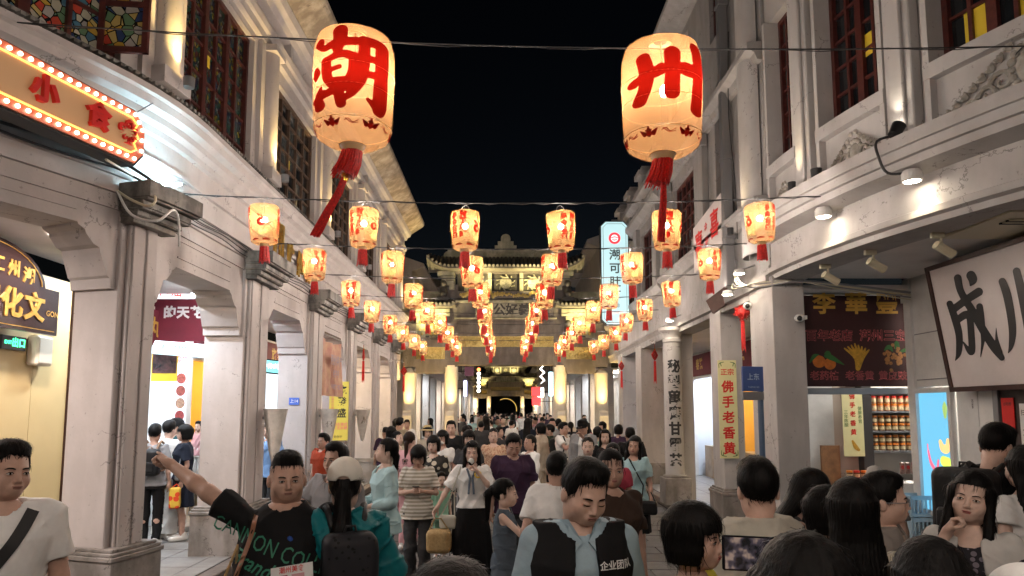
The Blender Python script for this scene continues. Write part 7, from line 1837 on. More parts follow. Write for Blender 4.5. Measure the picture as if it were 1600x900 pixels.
    out['W'] = lambda p: Matrix.Translation((X0, d, z0)) @ Matrix.Rotation(R(rot), 4, 'Z') @ (Vector(p) * sc)
    out['Hm'] = Matrix.Translation((X0, d, z0)) @ Matrix.Rotation(R(rot), 4, 'Z') @ Matrix.Scale(sc, 4) @ MH
    out['Bm'] = Matrix.Translation((X0, d, z0)) @ Matrix.Rotation(R(rot), 4, 'Z') @ Matrix.Scale(sc, 4)
    return out
def on_cloth(o, body, size, x, z, mat, rotdeg=0, bold=.01, side=-1, name='lettering', sx=1.0, shear=0.0):
    """print laid on the front (side=-1) or back of a garment; o = garment object"""
    me = o.data; bv = BVHTree.FromPolygons([v.co for v in me.vertices], [p.vertices for p in me.polygons])
    vs, fs = text_geo(body, size, bold); c, s_ = math.cos(R(rotdeg)), math.sin(R(rotdeg)); out = []
    for a, b in vs:
        a *= sx; a += b * shear; qx, qz = x + (a * c - b * s_) * -side, z + a * s_ + b * c
        hit = bv.ray_cast(Vector((qx, side * 1.0, qz)), Vector((0, -side, 0)))
        y = hit[0].y if hit[0] else 0.0; out.append((qx, y + side * .004, qz))
    return MB().add(out, fs).build(name, mat, o.parent, recalc=False)
# ------------------------------------------------------------------ accessories
m_phone = plain('phone_black', (.012, .012, .014), .2); m_strap = plain('black_strap', (.014, .014, .015), .6, bump=.2, bscale=200)
def strap(pr, garment, line, width, mat, side=-1, name='strap', off=.006):
    """band lying on a garment along (x,z) points"""
    me = garment.data; bv = BVHTree.FromPolygons([v.co for v in me.vertices], [p.vertices for p in me.polygons]); sc = pr['sc']
    pts = [p for p in catmull([(a * sc, b * sc) for a, b in line], 6)]; rows = []
    for i, p in enumerate(pts):
        t = pts[min(i + 1, len(pts) - 1)] - pts[max(i - 1, 0)]; t = t / (np.linalg.norm(t) + 1e-9); n = np.array((-t[1], t[0])) * width / 2
        for q in (p - n, p + n):
            h = bv.ray_cast(Vector((q[0], side, q[1])), Vector((0, -side, 0))); y = h[0].y if h[0] else side * .08
            rows.append((q[0], y + side * off, q[1])); rows.append((q[0], y + side * (off - .005), q[1]))
    fs = []
    for i in range(len(pts) - 1):
        a, b = 4 * i, 4 * i + 4
        fs += [(a, a + 2, b + 2, b), (a + 1, b + 1, b + 3, a + 3), (a, b, b + 1, a + 1), (a + 2, a + 3, b + 3, b + 2)]
    return MB().add(rows, fs).build(name, mat, pr['root'], smooth=50)
def glasses(pr, mat=None):
    M = pr['MH']; sc = pr['sc']; mb = MB(); mat = mat or m_phone
    for sg in (-1, 1):
        c = Vector((sg * .032, -.108, .095)); mb.tube([M @ (c + Vector((.024 * math.cos(a), .004 * abs(math.cos(a)) * 0, .018 * math.sin(a)))) * 1.0 for a in np.linspace(0, 2 * PI, 17)], .0022, 5)
        mb.tube([M @ Vector((sg * .056, -.106, .099)), M @ Vector((sg * .080, -.05, .098)), M @ Vector((sg * .084, .015, .096))], .0022, 5)
    mb.tube([M @ Vector((-.008, -.109, .098)), M @ Vector((.008, -.109, .098))], .002, 5)
    mb.v = [tuple(Vector(v) * sc) for v in mb.v]; return mb.build('glasses', mat, pr['root'])
def sunglasses_up(pr):
    M = pr['MH']; sc = pr['sc']; mb = MB()
    for sg in (-1, 1): mb.ball(M @ Vector((sg * .034, -.082, .205)), (.028, .012, .022), 10, 6)
    mb.tube([M @ Vector((-.03, -.085, .21)), M @ Vector((.03, -.085, .21))], .004, 5); mb.v = [tuple(Vector(v) * sc) for v in mb.v]; return mb.build('sunglasses', m_phone, pr['root'], smooth=60)
def cap(pr, mat, back=True, brim=-1):
    def fn(P):
        d = d_ell(P, (0, .012, .150), (.092, .110, .098)); d = np.maximum(d, .118 - P[2] - .12 * np.clip(P[1] * -1, -.1, .1)); d = np.maximum(d, -d_ell(P, (0, .012, .13), (.084, .10, .095)))
        if back: d = np.maximum(d, -d_ell(P, (0, .115, .125), (.034, .05, .030)))
        return d
    v, f = implicit(fn, (-.11, -.13, .08), (.11, .14, .26), .006); M = pr['MH']; sc = pr['sc']
    o = link('cap', np_mesh('cap', mapv(v, M) * sc, f, mat), pr['root'])
    b = MB(); vs = []; n = 14
    for i in range(n + 1):
        a = -1.15 + 2.3 * i / n; vs += [(.088 * math.sin(a), .0 + brim * (.085 * math.cos(a)) + .01, .128), (.098 * math.sin(a), .01 + brim * (.095 * math.cos(a) + .075 * math.cos(a)), .112)]
    vs2 = [(x, y, z - .005) for x, y, z in vs]; k = len(vs); fs = [(2 * i, 2 * i + 2, 2 * i + 3, 2 * i + 1) for i in range(n)] + [(k + 2 * i, k + 2 * i + 1, k + 2 * i + 3, k + 2 * i + 2) for i in range(n)] + [(2 * i + 1, 2 * i + 3, k + 2 * i + 3, k + 2 * i + 1) for i in range(n)]
    b.add([M @ Vector(q) * sc for q in vs + vs2], fs); b.build('cap_brim', mat, pr['root'], smooth=50); return o
def sunhat(pr, mat):
    M = pr['MH']; sc = pr['sc']; mb = MB(); mb.lathe([(0, .245), (.06, .242), (.085, .215), (.093, .165), (.12, .155), (.17, .14), (.172, .135), (.12, .148), (.09, .158)], 28, M=M); mb.v = [tuple(Vector(v) * sc) for v in mb.v]; mb.build('straw_hat', mat, pr['root'], smooth=50)
def rounded(fnlo, fnhi, r, half, res, mat, name, parent, M, bulge=0.0):
    def fn(P):
        q = [np.abs(p) - (h - r) for p, h in zip(P, half)]; ins = np.minimum(np.maximum(np.maximum(q[0], q[1]), q[2]), 0); out = np.sqrt(sum(np.maximum(v, 0) ** 2 for v in q)); return ins + out - r - bulge * np.cos(P[0] * 6) * np.cos(P[2] * 5) + fold(P, .002, 2.)
    v, f = implicit(fn, [-h - .03 for h in half], [h + .03 for h in half], res); return link(name, np_mesh(name, mapv(v, M), f, mat), parent)
def backpack(label, pr, mat, w=.15, hgt=.21, dep=.07, zc=1.20, extra=None, strapm=None):
    t = thing('backpack', label, 'backpack'); B = pr['Bm']; yo = .115 + dep
    rounded(0, 0, .05, (w, dep, hgt), .010, mat, 'pack', t, B @ Matrix.Translation((0, yo, zc)), .01); rounded(0, 0, .03, (w * .72, .03, hgt * .42), .010, mat, 'front_pocket', t, B @ Matrix.Translation((0, yo + dep, zc - hgt * .35)))
    mb = MB(); mb.tube([B @ Vector((-.03, yo, zc + hgt)), B @ Vector((-.02, yo + .01, zc + hgt + .035)), B @ Vector((.02, yo + .01, zc + hgt + .035)), B @ Vector((.03, yo, zc + hgt))], .007, 6); mb.build('grab_handle', strapm or m_strap, t)
    for sg in (-1, 1):
        MB().tube([B @ Vector(q) for q in ((sg * .06, yo - dep + .01, zc + hgt * .8), (sg * .085, .10, 1.42), (sg * .095, .02, 1.468), (sg * .105, -.08, 1.43), (sg * .115, -.135, 1.30), (sg * .135, -.09, 1.15), (sg * .15, .04, 1.06), (sg * .12, yo - dep, zc - hgt * .7))], .017, 7).build('shoulder_strap', strapm or m_strap, t, smooth=60)
    mb = MB(); mb.tube([B @ Vector((w * .9 * math.sin(a), yo + dep * .55, zc + hgt * .25 + hgt * .6 * math.cos(a))) for a in np.linspace(-1.9, 1.9, 15)], .004, 5); mb.build('zip', m_metal, t); return t
def phone(label, c, n, up=(0, 0, 1), screen=None, big=1.0):
    t = thing('phone', label, 'phone'); n = Vector(n).normalized(); x = Vector(up).cross(n).normalized(); M = frame(c, x, up)
    MB().box(-.038 * big, .038 * big, -.078 * big, .078 * big, -.008, 0, M).build('body', m_phone, t, bevel=.004)
    if screen: MB().box(-.034 * big, .034 * big, -.072 * big, .072 * big, .0, .0012, M).build('screen', screen, t)
    return t
def cupobj(label, c, dark=True):
    t = thing('paper_cup', label, 'cup', c); MB().lathe([(0, 0), (.030, 0), (.040, .095), (0, .095)], 16).build('cup', m_white, t, smooth=30); MB().lathe([(.042, .095), (.042, .108), (.036, .112), (0, .112)], 16).build('lid', m_phone, t, smooth=30); MB().tube([(.0, 0, .11), (-.02, 0, .17)], .004, 6).build('straw', m_white, t)
def handbag(label, c, rz, size, mat, strap_to=None, name='handbag'):
    t = thing(name, label, 'bag'); M = Matrix.Translation(c) @ Matrix.Rotation(rz, 4, 'Z'); rounded(0, 0, min(size) * .6, size, max(.006, min(size) / 5), mat, 'bag', t, M)
    if strap_to: MB().tube([M @ Vector((-size[0] * .8, 0, size[2] * .9))] + [Vector(q) for q in strap_to] + [M @ Vector((size[0] * .8, 0, size[2] * .9))], .008, 6).build('strap', mat, t)
    return t

# ------------------------------------------------------------------ the cast
C_ = cloth
c_black = C_('cloth_black', (.0075, .0075, .0085)); c_white = C_('cloth_white', (.78, .77, .75)); c_navy = C_('cloth_navy', (.010, .013, .024)); c_jean = C_('denim_blue', (.13, .23, .33)); c_dgrey = C_('cloth_dark_grey', (.045, .045, .048)); c_beige = C_('cloth_beige', (.50, .44, .35)); c_pinkl = C_('cloth_pale_pink', (.58, .32, .34)); c_lblue = C_('cloth_light_blue', (.36, .53, .56)); c_purple = C_('cloth_purple', (.045, .022, .05)); c_brown = C_('cloth_brown', (.05, .03, .022)); c_khaki = C_('cloth_khaki', (.36, .30, .22)); c_red = C_('cloth_red', (.38, .05, .08)); c_grey = C_('cloth_grey', (.25, .25, .26)); c_green = C_('cloth_sage', (.22, .36, .31)); c_teal = C_('nylon_teal', (.008, .16, .185), .45)
ARM_PHONE = {'R': ((-.22, -.02, 1.12), (-.05, -.26, 1.17)), 'L': ((.22, -.02, 1.12), (.05, -.26, 1.17))}
# nearest people
p = person('man at the left edge in white t-shirt with black shoulder strap', 14, 3.1, 1.77, 35, 'm', 1, 'short', top=dict(mat=c_white, sleeve=.66, loose=.008, amp=.0035), bottom=dict(mat=c_dgrey), head=(28, -2, 4), lod=0)
strap(p, p['top'], [(-.16, 1.0), (-.06, 1.14), (.05, 1.30), (.11, 1.42)], .05, m_strap)
p = person('stout man in black t-shirt pointing left with raised arm', 452, 3.5, 1.70, 12, 'h', 1, 'bald_fade', top=dict(mat=c_black, sleeve=.62, loose=.014), bottom=dict(mat=c_dgrey), head=(10, 2, 0), lod=0, hands=('point', 'relax'), arms={'R': ((-.385, .10, 1.50), (-.60, .26, 1.63))})
m_grn = plain('green_shirt_print', (.02, .17, .10), .6)
on_cloth(p['top'], 'CANNON COLLEGE', .105, -.02, 1.25 * p['sc'], m_grn, -22, .0, sx=.72); on_cloth(p['top'], 'Brandy Spirit', .10, -.02, 1.15 * p['sc'], m_grn, -22, .01, sx=.85, shear=.3)
strap(p, p['top'], [(-.13, 1.41), (-.15, 1.30), (-.21, 1.12), (-.235, 1.02)], .022, plain('tan_leather', (.20, .08, .035), .5))
mb = MB(); B = p['Bm']; mb.ball(B @ Vector((.035, -.15, 1.29)), (.018, .008, .028), 10, 6); mb.ball(B @ Vector((.02, -.165, 1.24)), (.022, .008, .022), 10, 6)
t = thing('sunglasses', 'sunglasses hooked in the collar of the black t-shirt', 'sunglasses'); mb.build('lens', plain('blue_mirror_lens', (.05, .12, .45), .1, metal=.5), t, smooth=60)
tb = handbag('tan tote bag with red clip at the pointing man\'s side', B @ Vector((-.31, -.03, .88)), R(60), (.15, .05, .16), plain('straw_tan', (.42, .28, .12), .7, noise=.3, scale=40, bump=.4), [B @ Vector((-.27, -.1, 1.1)), B @ Vector((-.2, -.14, 1.28)), B @ Vector((-.22, -.05, 1.1))], 'tote_bag')
MB().ball(B @ Vector((-.28, -.11, 1.06)), (.03, .02, .03), 8, 6).build('clip', m_redp, tb)
p3 = person('woman seen from behind in teal jacket and cream cap with long ponytail', 542, 3.55, 1.66, -158, 'f', 2, 'tail_long', top=dict(mat=c_teal, sleeve=1.95, loose=.040, amp=.010, name='jacket', hem=.80, slr=.012, neck=.07), bottom=dict(mat=c_dgrey), head=(-14, 0, 0), lod=0, arms={'R': ((-.25, -.02, 1.12), (-.16, -.22, 1.0)), 'L': ((.26, -.02, 1.12), (.17, -.24, 1.0))}, wide=1.05)
cap(p3, C_('cap_cream', (.74, .70, .62)), True, -1)
bp = backpack('dark dotted backpack on the woman in the teal jacket', p3, C_('backpack_dark_dots', (.02, .02, .024), .6, pat='dots', c2=(.006, .006, .007)), .130, .24, .08, 1.12)
B = p3['Bm']; c = B @ Vector((.20, .22, 1.0)); t = thing('drink_bottle', 'red-capped cola bottle in the backpack side pocket', 'bottle', c); MB().lathe([(0, -.1), (.03, -.1), (.033, 0), (.028, .06), (.013, .10), (.013, .115)], 14).build('bottle', plain('dark_cola', (.03, .01, .008), .1), t, smooth=40); MB().lathe([(.015, .112), (.015, .135), (0, .136)], 12).build('bottle_cap', m_redp, t)
c = at(456, 908, 3.2); t = thing('flyer', 'printed flyer held low between the pointing man and the teal jacket', 'flyer'); M = frame(c, (1, -.1, .18), (-.1, .3, 1)); panel('sheet', M, .20, .14, .003, m_white, t); MB().box(-.08, -.02, -.03, .03, 0, .001, M).build('picture_print', c_red, t); MB().box(.0, .06, -.03, .03, 0, .001, M).build('picture_print', c_pinkl, t); letters(t, '潮州美食', .03, M, m_redp, .01, .002, cy=.05)
p = person('man half hidden behind the cream cap holding up a phone', 527, 5.3, 1.66, -25, 'm', 1, 'short', top=dict(mat=c_grey), bottom=dict(mat=c_dgrey), lod=1, arms={'R': ((-.26, -.1, 1.18), (-.25, -.32, 1.38))}, hands=('hold', 'relax'))
phone('black phone held up behind the pointing man', p['W']((-.25, -.36, 1.47)), (.3, -1, 0))
pv = person('man in light blue shirt and dark vest looking down in the centre foreground', 903, 2.78, 1.725, 6, 'm', 0, 'short', top=dict(mat=C_('shirt_pale_blue', (.30, .40, .46)), sleeve=.7, loose=.006, neck=.070, amp=.0022), bottom=dict(mat=c_dgrey), head=(14, 20, 4), look=1, lod=0, over=dict(mat=c_black, sleeve=0, loose=.026, open=.085, amp=.0022, name='vest', hem=.82, neck=.10, flare=0.0, arm=.085))
on_cloth(pv['over'], '企业团队', .034, .115, 1.312 * pv['sc'], plain('white_vest_print', (.6, .6, .6), .6), 0, .02)
strap(pv, pv['over'], [(-.05, 1.24), (.0, 1.10), (.05, 1.0)], .03, m_strap)
mb = MB(); sc_p = pv['sc']
for sg in (-1, 1):
    q = [(sg * .012, -.108, 1.395), (sg * .060, -.122, 1.335), (sg * .090, -.095, 1.395), (sg * .082, -.02, 1.465), (sg * .055, -.055, 1.47)]; q2 = [(x, y - .008, z + .004) for x, y, z in q]
    mb.add([Vector(v) * sc_p for v in q + q2], [(0, 1, 2, 3, 4), (9, 8, 7, 6, 5)] + [(i, (i + 1) % 5, (i + 1) % 5 + 5, i + 5) for i in range(5)])
mb.build('collar', C_('shirt_pale_blue', (.30, .40, .46)), pv['root'])
person('woman with short black bob in profile facing right, yellow top', 1078, 2.5, 1.575, 56, 'f', 1, 'bob', top=dict(mat=C_('cloth_yellow', (.6, .5, .06)), neck=.085), bottom=dict(mat=c_dgrey), head=(0, 0, 0), lod=0)
p7 = person('man in pale beige t-shirt and glasses seen from behind', 1180, 3.0, 1.70, -158, 'm', 0, 'short', top=dict(mat=C_('cloth_pale_beige', (.48, .45, .38)), sleeve=.66, loose=.014), bottom=dict(mat=c_dgrey), head=(-28, 4, 0), lod=0); glasses(p7)
p8 = person('dark-haired person in the right foreground filming with a phone, only hair showing', 1243, 1.28, 1.685, 176, 'f', 1, 'long', top=dict(mat=c_black), bottom=dict(mat=c_dgrey), lod=0, arms={'R': ((-.24, -.16, 1.22), (-.16, -.36, 1.44)), 'L': ((.10, -.22, 1.22), (-.005, -.42, 1.46))}, hands=('hold', 'hold'), face=False)
def scr():
    m, nt, b = nmat('phone_screen_view'); N = nt.nodes.new; L = nt.links.new; tc = N('ShaderNodeTexCoord'); n1 = N('ShaderNodeTexNoise'); n1.inputs['Scale'].default_value = 45; L(tc.outputs['Object'], n1.inputs['Vector']); cr = N('ShaderNodeValToRGB'); e = cr.color_ramp.elements; e[0].position = .4; e[0].color = (.01, .01, .012, 1); e[1].position = .62; e[1].color = (.5, .35, .28, 1); e.new(.52).color = (.1, .08, .1, 1); L(n1.outputs['Color'], cr.inputs['Fac']); L(cr.outputs[0], b.inputs['Emission Color']); b.inputs['Emission Strength'].default_value = .16; b.inputs['Base Color'].default_value = (.01, .01, .01, 1); b.inputs['Roughness'].default_value = .15; return m
m_scr = scr()
phone('dark phone with glowing screen held out in the right foreground', at(1185, 866, 1.62), (-.15, -1, .1), (1, -.1, -.03), m_scr, 1.05)
person('person with dark hair at the bottom right, only the crown showing', 1436, 1.7, 1.60, 178, 'f', 1, 'longback', top=dict(mat=c_dgrey), bottom=dict(mat=c_dgrey), lod=0, face=False)
person('person at the bottom centre, only the dark crown of the head showing', 706, 1.25, 1.635, 180, 'm', 1, 'short', top=dict(mat=c_dgrey), bottom=dict(mat=c_dgrey), lod=0, face=False)
pc = person('person with white cap in the bottom right corner', 1582, 1.6, 1.55, 175, 'f', 1, None, top=dict(mat=c_white), bottom=dict(mat=c_dgrey), lod=0, face=False); cap(pc, c_white, False)
person('woman with long straight hair bending her head, grey sleeveless top', 1248, 3.75, 1.60, 62, 'f', 1, 'long', top=dict(mat=c_dgrey, sleeve=0), bottom=dict(mat=c_dgrey), head=(5, 26, 0), look=1, lod=0)
p = person('person with glasses half hidden by long black hair on the right', 1288, 3.15, 1.56, 95, 'f', 0, 'bob', top=dict(mat=c_black), bottom=dict(mat=c_dgrey), lod=0); glasses(p)
person('woman from behind with long black hair over a beige top', 1323, 2.65, 1.65, 172, 'f', 1, 'longback', top=dict(mat=c_beige, sleeve=.8), bottom=dict(mat=c_dgrey), head=(-6, 0, 0), lod=0)
p = person('man with glasses and short hair facing right before the jar shop', 1373, 3.25, 1.615, 58, 'm', 0, 'short', top=dict(mat=C_('cloth_taupe', (.22, .19, .17))), bottom=dict(mat=c_dgrey), head=(8, 0, 0), lod=0); glasses(p, m_metal)
pw2 = person('woman in white cardigan over dark floral dress, hand raised to her cheek', 1503, 3.15, 1.635, -38, 'f', 2, 'long', top=dict(mat=C_('floral_dark', (.018, .017, .022), pat='floral', c2=(.16, .14, .17)), sleeve=.3, neck=.10, hem=.84, amp=.002), bottom=dict(type='skirt', mat=C_('floral_dark', (.018, .017, .022), pat='floral', c2=(.16, .14, .17)), hem=.4), head=(-4, -6, 8), lod=0, over=dict(mat=C_('knit_white', (.58, .56, .53), fine=140), sleeve=1.9, open=.10, name='cardigan', hem=.86, loose=.022), arms={'R': ((-.21, -.16, 1.20), (-.085, -.135, 1.42)), 'L': ((.22, .0, 1.10), (.02, -.22, 1.0))}, hands=('hold', 'relax'))
p16 = person('tall man in black t-shirt with backpack bending over his phone at the right edge', 1538, 4.3, 1.83, 112, 'm', 0, 'short', top=dict(mat=c_black, sleeve=.62), bottom=dict(mat=c_black), head=(0, 22, 0), look=1, lod=0, lean=.10, z0=.0)
backpack('black backpack on the tall man at the right edge', p16, C_('backpack_black', (.012, .012, .013), .5), .16, .23, .09, 1.22)
person('woman with long black hair in white blouse and sage green skirt at the right edge', 1594, 4.0, 1.70, 188, 'f', 2, 'longback', top=dict(mat=c_white, sleeve=.42, hem=.98, flare=.01, slr=.015), bottom=dict(type='skirt', mat=c_green, hem=.52, w=.27), lod=0, shoes=(.6, .6, .6))
person('short grey-haired person by the preserve shop', 1362, 5.7, 1.44, 150, 'm', 0, 'short', 'grey', top=dict(mat=c_grey), bottom=dict(mat=c_dgrey), lod=1)
# middle distance
p = person('woman in pale blue cardigan and jeans looking left, holding a cup', 604, 6.6, 1.645, -62, 'f', 2, 'tied', top=dict(mat=C_('knit_pale_blue', (.42, .60, .63)), sleeve=.5, neck=.10, amp=.002), over=dict(mat=C_('knit_pale_blue', (.42, .60, .63)), sleeve=1.6, name='cardigan', open=.09, hem=.80, flare=.012, slr=.004, loose=.018), bottom=dict(mat=c_jean, w=.025), head=(-18, -6, 0), lod=0, arms={'R': ((-.2, -.02, 1.10), (-.08, -.27, 1.07)), 'L': ((.2, .0, 1.1), (.04, -.25, 1.05))}, hands=('hold', 'hold'), walk=.1)
cupobj('paper cup with black lid held by the woman in pale blue', p['W']((-.03, -.33, 1.03)))
p = person('older woman in striped t-shirt looking at her phone', 655, 7.65, 1.53, 4, 'f', 1, 'bob', top=dict(mat=C_('striped_tee', (.55, .52, .46), pat='stripe', c2=(.30, .27, .22)), sleeve=.75, loose=.02, hem=.82), bottom=dict(mat=c_dgrey, w=.008), head=(0, 26, 0), look=1, lod=0, arms=ARM_PHONE, hands=('hold', 'hold'), shoes=(.05, .05, .05), walk=.06, wide=1.12); phone('phone in the hands of the older striped woman', p['W']((0, -.32, 1.22)), (0, -.2, -1), (0, -1, .2))
p = person('woman in white blouse and long black skirt holding a snack to her mouth', 738, 7.4, 1.58, 0, 'f', 2, 'long', top=dict(mat=c_white, sleeve=.9, loose=.022, hem=.96, neck=.09), bottom=dict(type='skirt', mat=c_black, hem=.13, w=.27), head=(0, 2, 0), lod=0, arms={'L': ((.24, -.08, 1.15), (.06, -.17, 1.38)), 'R': ((-.28, -.04, 1.16), (-.38, -.12, .98))}, hands=('relax', 'hold'), shoes=(.05, .05, .05)); sunglasses_up(p)
t = thing('snack', 'striped black and white snack held to the mouth', 'snack', p['W']((.0, -.21, 1.485))); MB().ball((0, 0, 0), (.032, .022, .038), 10, 8).build('body', C_('snack_stripe', (.6, .6, .55), pat='bold', c2=(.01, .01, .01)), t, smooth=60)
t = thing('bracelet', 'bright yellow bracelet on the snack-eating woman', 'bracelet', p['W']((.075, -.155, 1.34))); MB().tube([(.032 * math.cos(a), .006 * math.sin(a), .032 * math.sin(a)) for a in np.linspace(0, 2 * PI, 17)], .008, 6).build('band', plain('yellow_plastic', (.8, .55, .03), .4), t)
mb = MB(); sc_q = p['sc']
for sg in (-1, 1): mb.tube([Vector(q) * sc_q for q in ((sg * .05, -.115, 1.40), (sg * .015, -.155, 1.30), (sg * .03, -.16, 1.12))], .012, 6)
mb.build('neck_scarf', C_('scarf_grey_blue', (.12, .15, .2)), p['root'])
handbag('small cream handbag at the side of the woman in the black skirt', p['W']((-.27, -.05, .80)), 0.2, (.09, .05, .07), C_('leather_cream', (.55, .52, .44), .4), [p['W']((-.25, -.06, 1.05)), p['W']((-.12, -.13, 1.42)), p['W']((-.2, .02, 1.1))])
handbag('straw basket bag hanging beside the woman in the black skirt', p['W']((-.36, -.12, .60)), 0.0, (.13, .09, .12), plain('straw_tan', (.42, .28, .12), .7), [p['W']((-.41, -.12, .85)), p['W']((-.34, -.12, .85))], 'basket_bag')
person('tall man in black t-shirt above the crowd left of centre', 705, 11.8, 1.72, 4, 'm', 0, 'short', top=dict(mat=c_black, sleeve=.7, loose=.016), bottom=dict(mat=c_dgrey), lod=1, wide=1.1, head=(-4, -4, 0))
person('man in purple t-shirt looking down', 801, 7.5, 1.66, 6, 'm', 1, 'short', top=dict(mat=c_purple, sleeve=.72, loose=.018), bottom=dict(mat=c_dgrey), head=(2, 20, 0), look=1, lod=0, wide=1.06, walk=.1)
p = person('young girl in grey-blue sleeveless dress with ponytail stretching out her arm', 789, 5.4, 1.36, 82, 'c', 2, 'pony', top=dict(mat=C_('dress_grey_blue', (.09, .115, .145)), sleeve=0, hem=.9), bottom=dict(type='skirt', mat=C_('dress_grey_blue', (.09, .115, .145)), hem=.42, w=.26), lod=0, arms={'R': ((-.20, -.18, 1.24), (-.20, -.42, 1.22)), 'L': ((.17, -.12, 1.2), (.10, -.36, 1.12))})
t = thing('wrist_watch', 'dark watch on the girl\'s outstretched wrist', 'watch', p['W']((-.20, -.39, 1.22))); MB().tube([(.004 * math.cos(a), .02 * math.cos(a), .02 * math.sin(a)) for a in np.linspace(0, 2 * PI, 15)], .008, 6).build('band', m_redp, t)
person('man in white t-shirt leaning away behind the vest man', 866, 5.0, 1.60, 165, 'm', 1, 'short', top=dict(mat=c_white, sleeve=.7, loose=.02), bottom=dict(mat=c_khaki), lean=.2, lod=1)
person('woman in dark brown t-shirt behind the vest man', 953, 4.4, 1.665, 14, 'f', 1, 'tied', top=dict(mat=c_brown, sleeve=.7, loose=.02), bottom=dict(mat=c_khaki), lod=0, wide=1.15, head=(-10, 4, 0))
person('smiling woman in black with hair pulled back right of centre', 918, 8.6, 1.575, -8, 'f', 2, 'tied', top=dict(mat=c_black), bottom=dict(mat=c_dgrey), lod=1)
person('woman in rose red t-shirt beside the light blue one', 956, 7.3, 1.565, -24, 'f', 1, 'tied', top=dict(mat=c_red), bottom=dict(mat=c_dgrey), lod=1)
p = person('woman in light blue t-shirt and black skirt wearing a crossbody bag', 989, 8.3, 1.60, -14, 'f', 1, 'long', top=dict(mat=c_lblue, sleeve=.7, loose=.016), bottom=dict(type='skirt', mat=c_black, hem=.50, w=.2), lod=0, shoes=(.5, .48, .5), walk=.12, head=(-6, 0, 6))
handbag('quilted black crossbody bag on the woman in light blue', p['W']((.18, -.10, .82)), -.3, (.10, .05, .08), C_('leather_black', (.012, .012, .012), .3), [p['W']((.12, -.15, 1.1)), p['W']((-.05, -.13, 1.42)), p['W']((.1, .12, 1.2))])
t = thing('bracelet', 'pale bracelet on the woman in light blue', 'bracelet', p['W']((-.21, -.035, .90))); MB().tube([(.028 * math.cos(a), .028 * math.sin(a), 0) for a in np.linspace(0, 2 * PI, 15)], .007, 6).build('band', m_white, t)
person('man in black seen from behind near the right pillars', 984, 11.2, 1.62, 170, 'm', 1, 'short', top=dict(mat=c_black, loose=.02), bottom=dict(mat=c_dgrey), lod=1, wide=1.1)
p = person('woman in black with long hair and sunglasses on her head', 945, 11.0, 1.60, -10, 'f', 2, 'long', top=dict(mat=c_black), bottom=dict(mat=c_dgrey), lod=1); sunglasses_up(p)
p = person('man in white t-shirt and black shorts photographing with raised phone', 880, 13.2, 1.67, 50, 'm', 1, 'short', top=dict(mat=c_white), bottom=dict(type='shorts', mat=c_black, hem=.48), lod=1, arms={'R': ((-.2, -.2, 1.22), (-.06, -.42, 1.36)), 'L': ((.2, -.2, 1.22), (.06, -.42, 1.36))}, hands=('hold', 'hold')); phone('phone raised by the man in white', p['W']((0, -.46, 1.44)), (0, -1, 0)); backpack('dark backpack on the photographing man in white', p, C_('backpack_black', (.012, .012, .013), .5), .13, .2, .07)
p = person('man in grey jacket and cap holding a phone before the gate', 911, 12.0, 1.74, -28, 'm', 1, 'short', top=dict(mat=c_white), over=dict(mat=c_grey, name='jacket'), bottom=dict(mat=c_dgrey), lod=1, arms={'L': ((.24, -.12, 1.18), (.12, -.32, 1.42))}, head=(-10, 10, 0)); cap(p, c_black, False)
person('person in beige shirt and trousers left of the gate column', 845, 14.0, 1.64, -115, 'm', 0, 'bob', top=dict(mat=C_('cloth_sand', (.5, .42, .33)), sleeve=1.6, loose=.024, hem=.72), bottom=dict(mat=C_('cloth_sand', (.5, .42, .33)), w=.02), lod=1)
person('person in dark green t-shirt and black shorts beside the beige one', 859, 14.5, 1.60, -100, 'm', 1, 'short', top=dict(mat=C_('cloth_dark_green', (.03, .05, .03))), bottom=dict(type='shorts', mat=c_black, hem=.45), lod=1)
person('woman in white blouse and khaki trousers clasping her hands', 828, 9.9, 1.555, -52, 'f', 1, 'tied', top=dict(mat=c_white, sleeve=1.7, loose=.024), bottom=dict(mat=c_khaki, w=.02), lod=1, arms={'R': ((-.2, -.08, 1.12), (-.03, -.24, 1.3)), 'L': ((.2, -.08, 1.12), (.03, -.24, 1.3))}, hands=('hold', 'hold'))
person('woman in peach floral blouse and white skirt', 771, 11.0, 1.62, 2, 'f', 2, 'tied', top=dict(mat=C_('floral_peach', (.55, .38, .26), pat='floral', c2=(.4, .2, .13))), bottom=dict(type='skirt', mat=c_white, hem=.3), lod=1)
p = person('person in pale pink shirt with printed back and ponytail by the left pillars', 641, 9.6, 1.61, 158, 'f', 2, 'tied', 'brown', top=dict(mat=c_pinkl, sleeve=.8, loose=.026), bottom=dict(mat=c_pinkl), lod=1); on_cloth(p['top'], '❀\nSunny', .12, 0, 1.22 * p['sc'], m_phone, 0, 0, side=1)
p = person('person in straw hat among the crowd on the left', 668, 13.5, 1.60, 20, 'f', 2, 'bob', top=dict(mat=c_beige), bottom=dict(mat=c_khaki), lod=1); sunhat(p, plain('straw_hat', (.55, .42, .2), .7, noise=.3, scale=60))
person('woman in black and cream patterned shirt behind the striped one', 678, 9.1, 1.57, -12, 'f', 2, 'bob', top=dict(mat=C_('bold_pattern', (.03, .028, .026), pat='bold', c2=(.5, .45, .36)), sleeve=.9, loose=.02), bottom=dict(mat=c_dgrey), lod=1)
person('person with white face mask behind the patterned shirt', 692, 10.4, 1.60, -20, 'f', 0, 'bob', top=dict(mat=c_white), bottom=dict(mat=c_dgrey), lod=1, mask=True)
person('woman with dark hair right behind the snack-eating woman', 733, 9.8, 1.62, 5, 'f', 0, 'bob', top=dict(mat=c_dgrey), bottom=dict(mat=c_dgrey), lod=1)
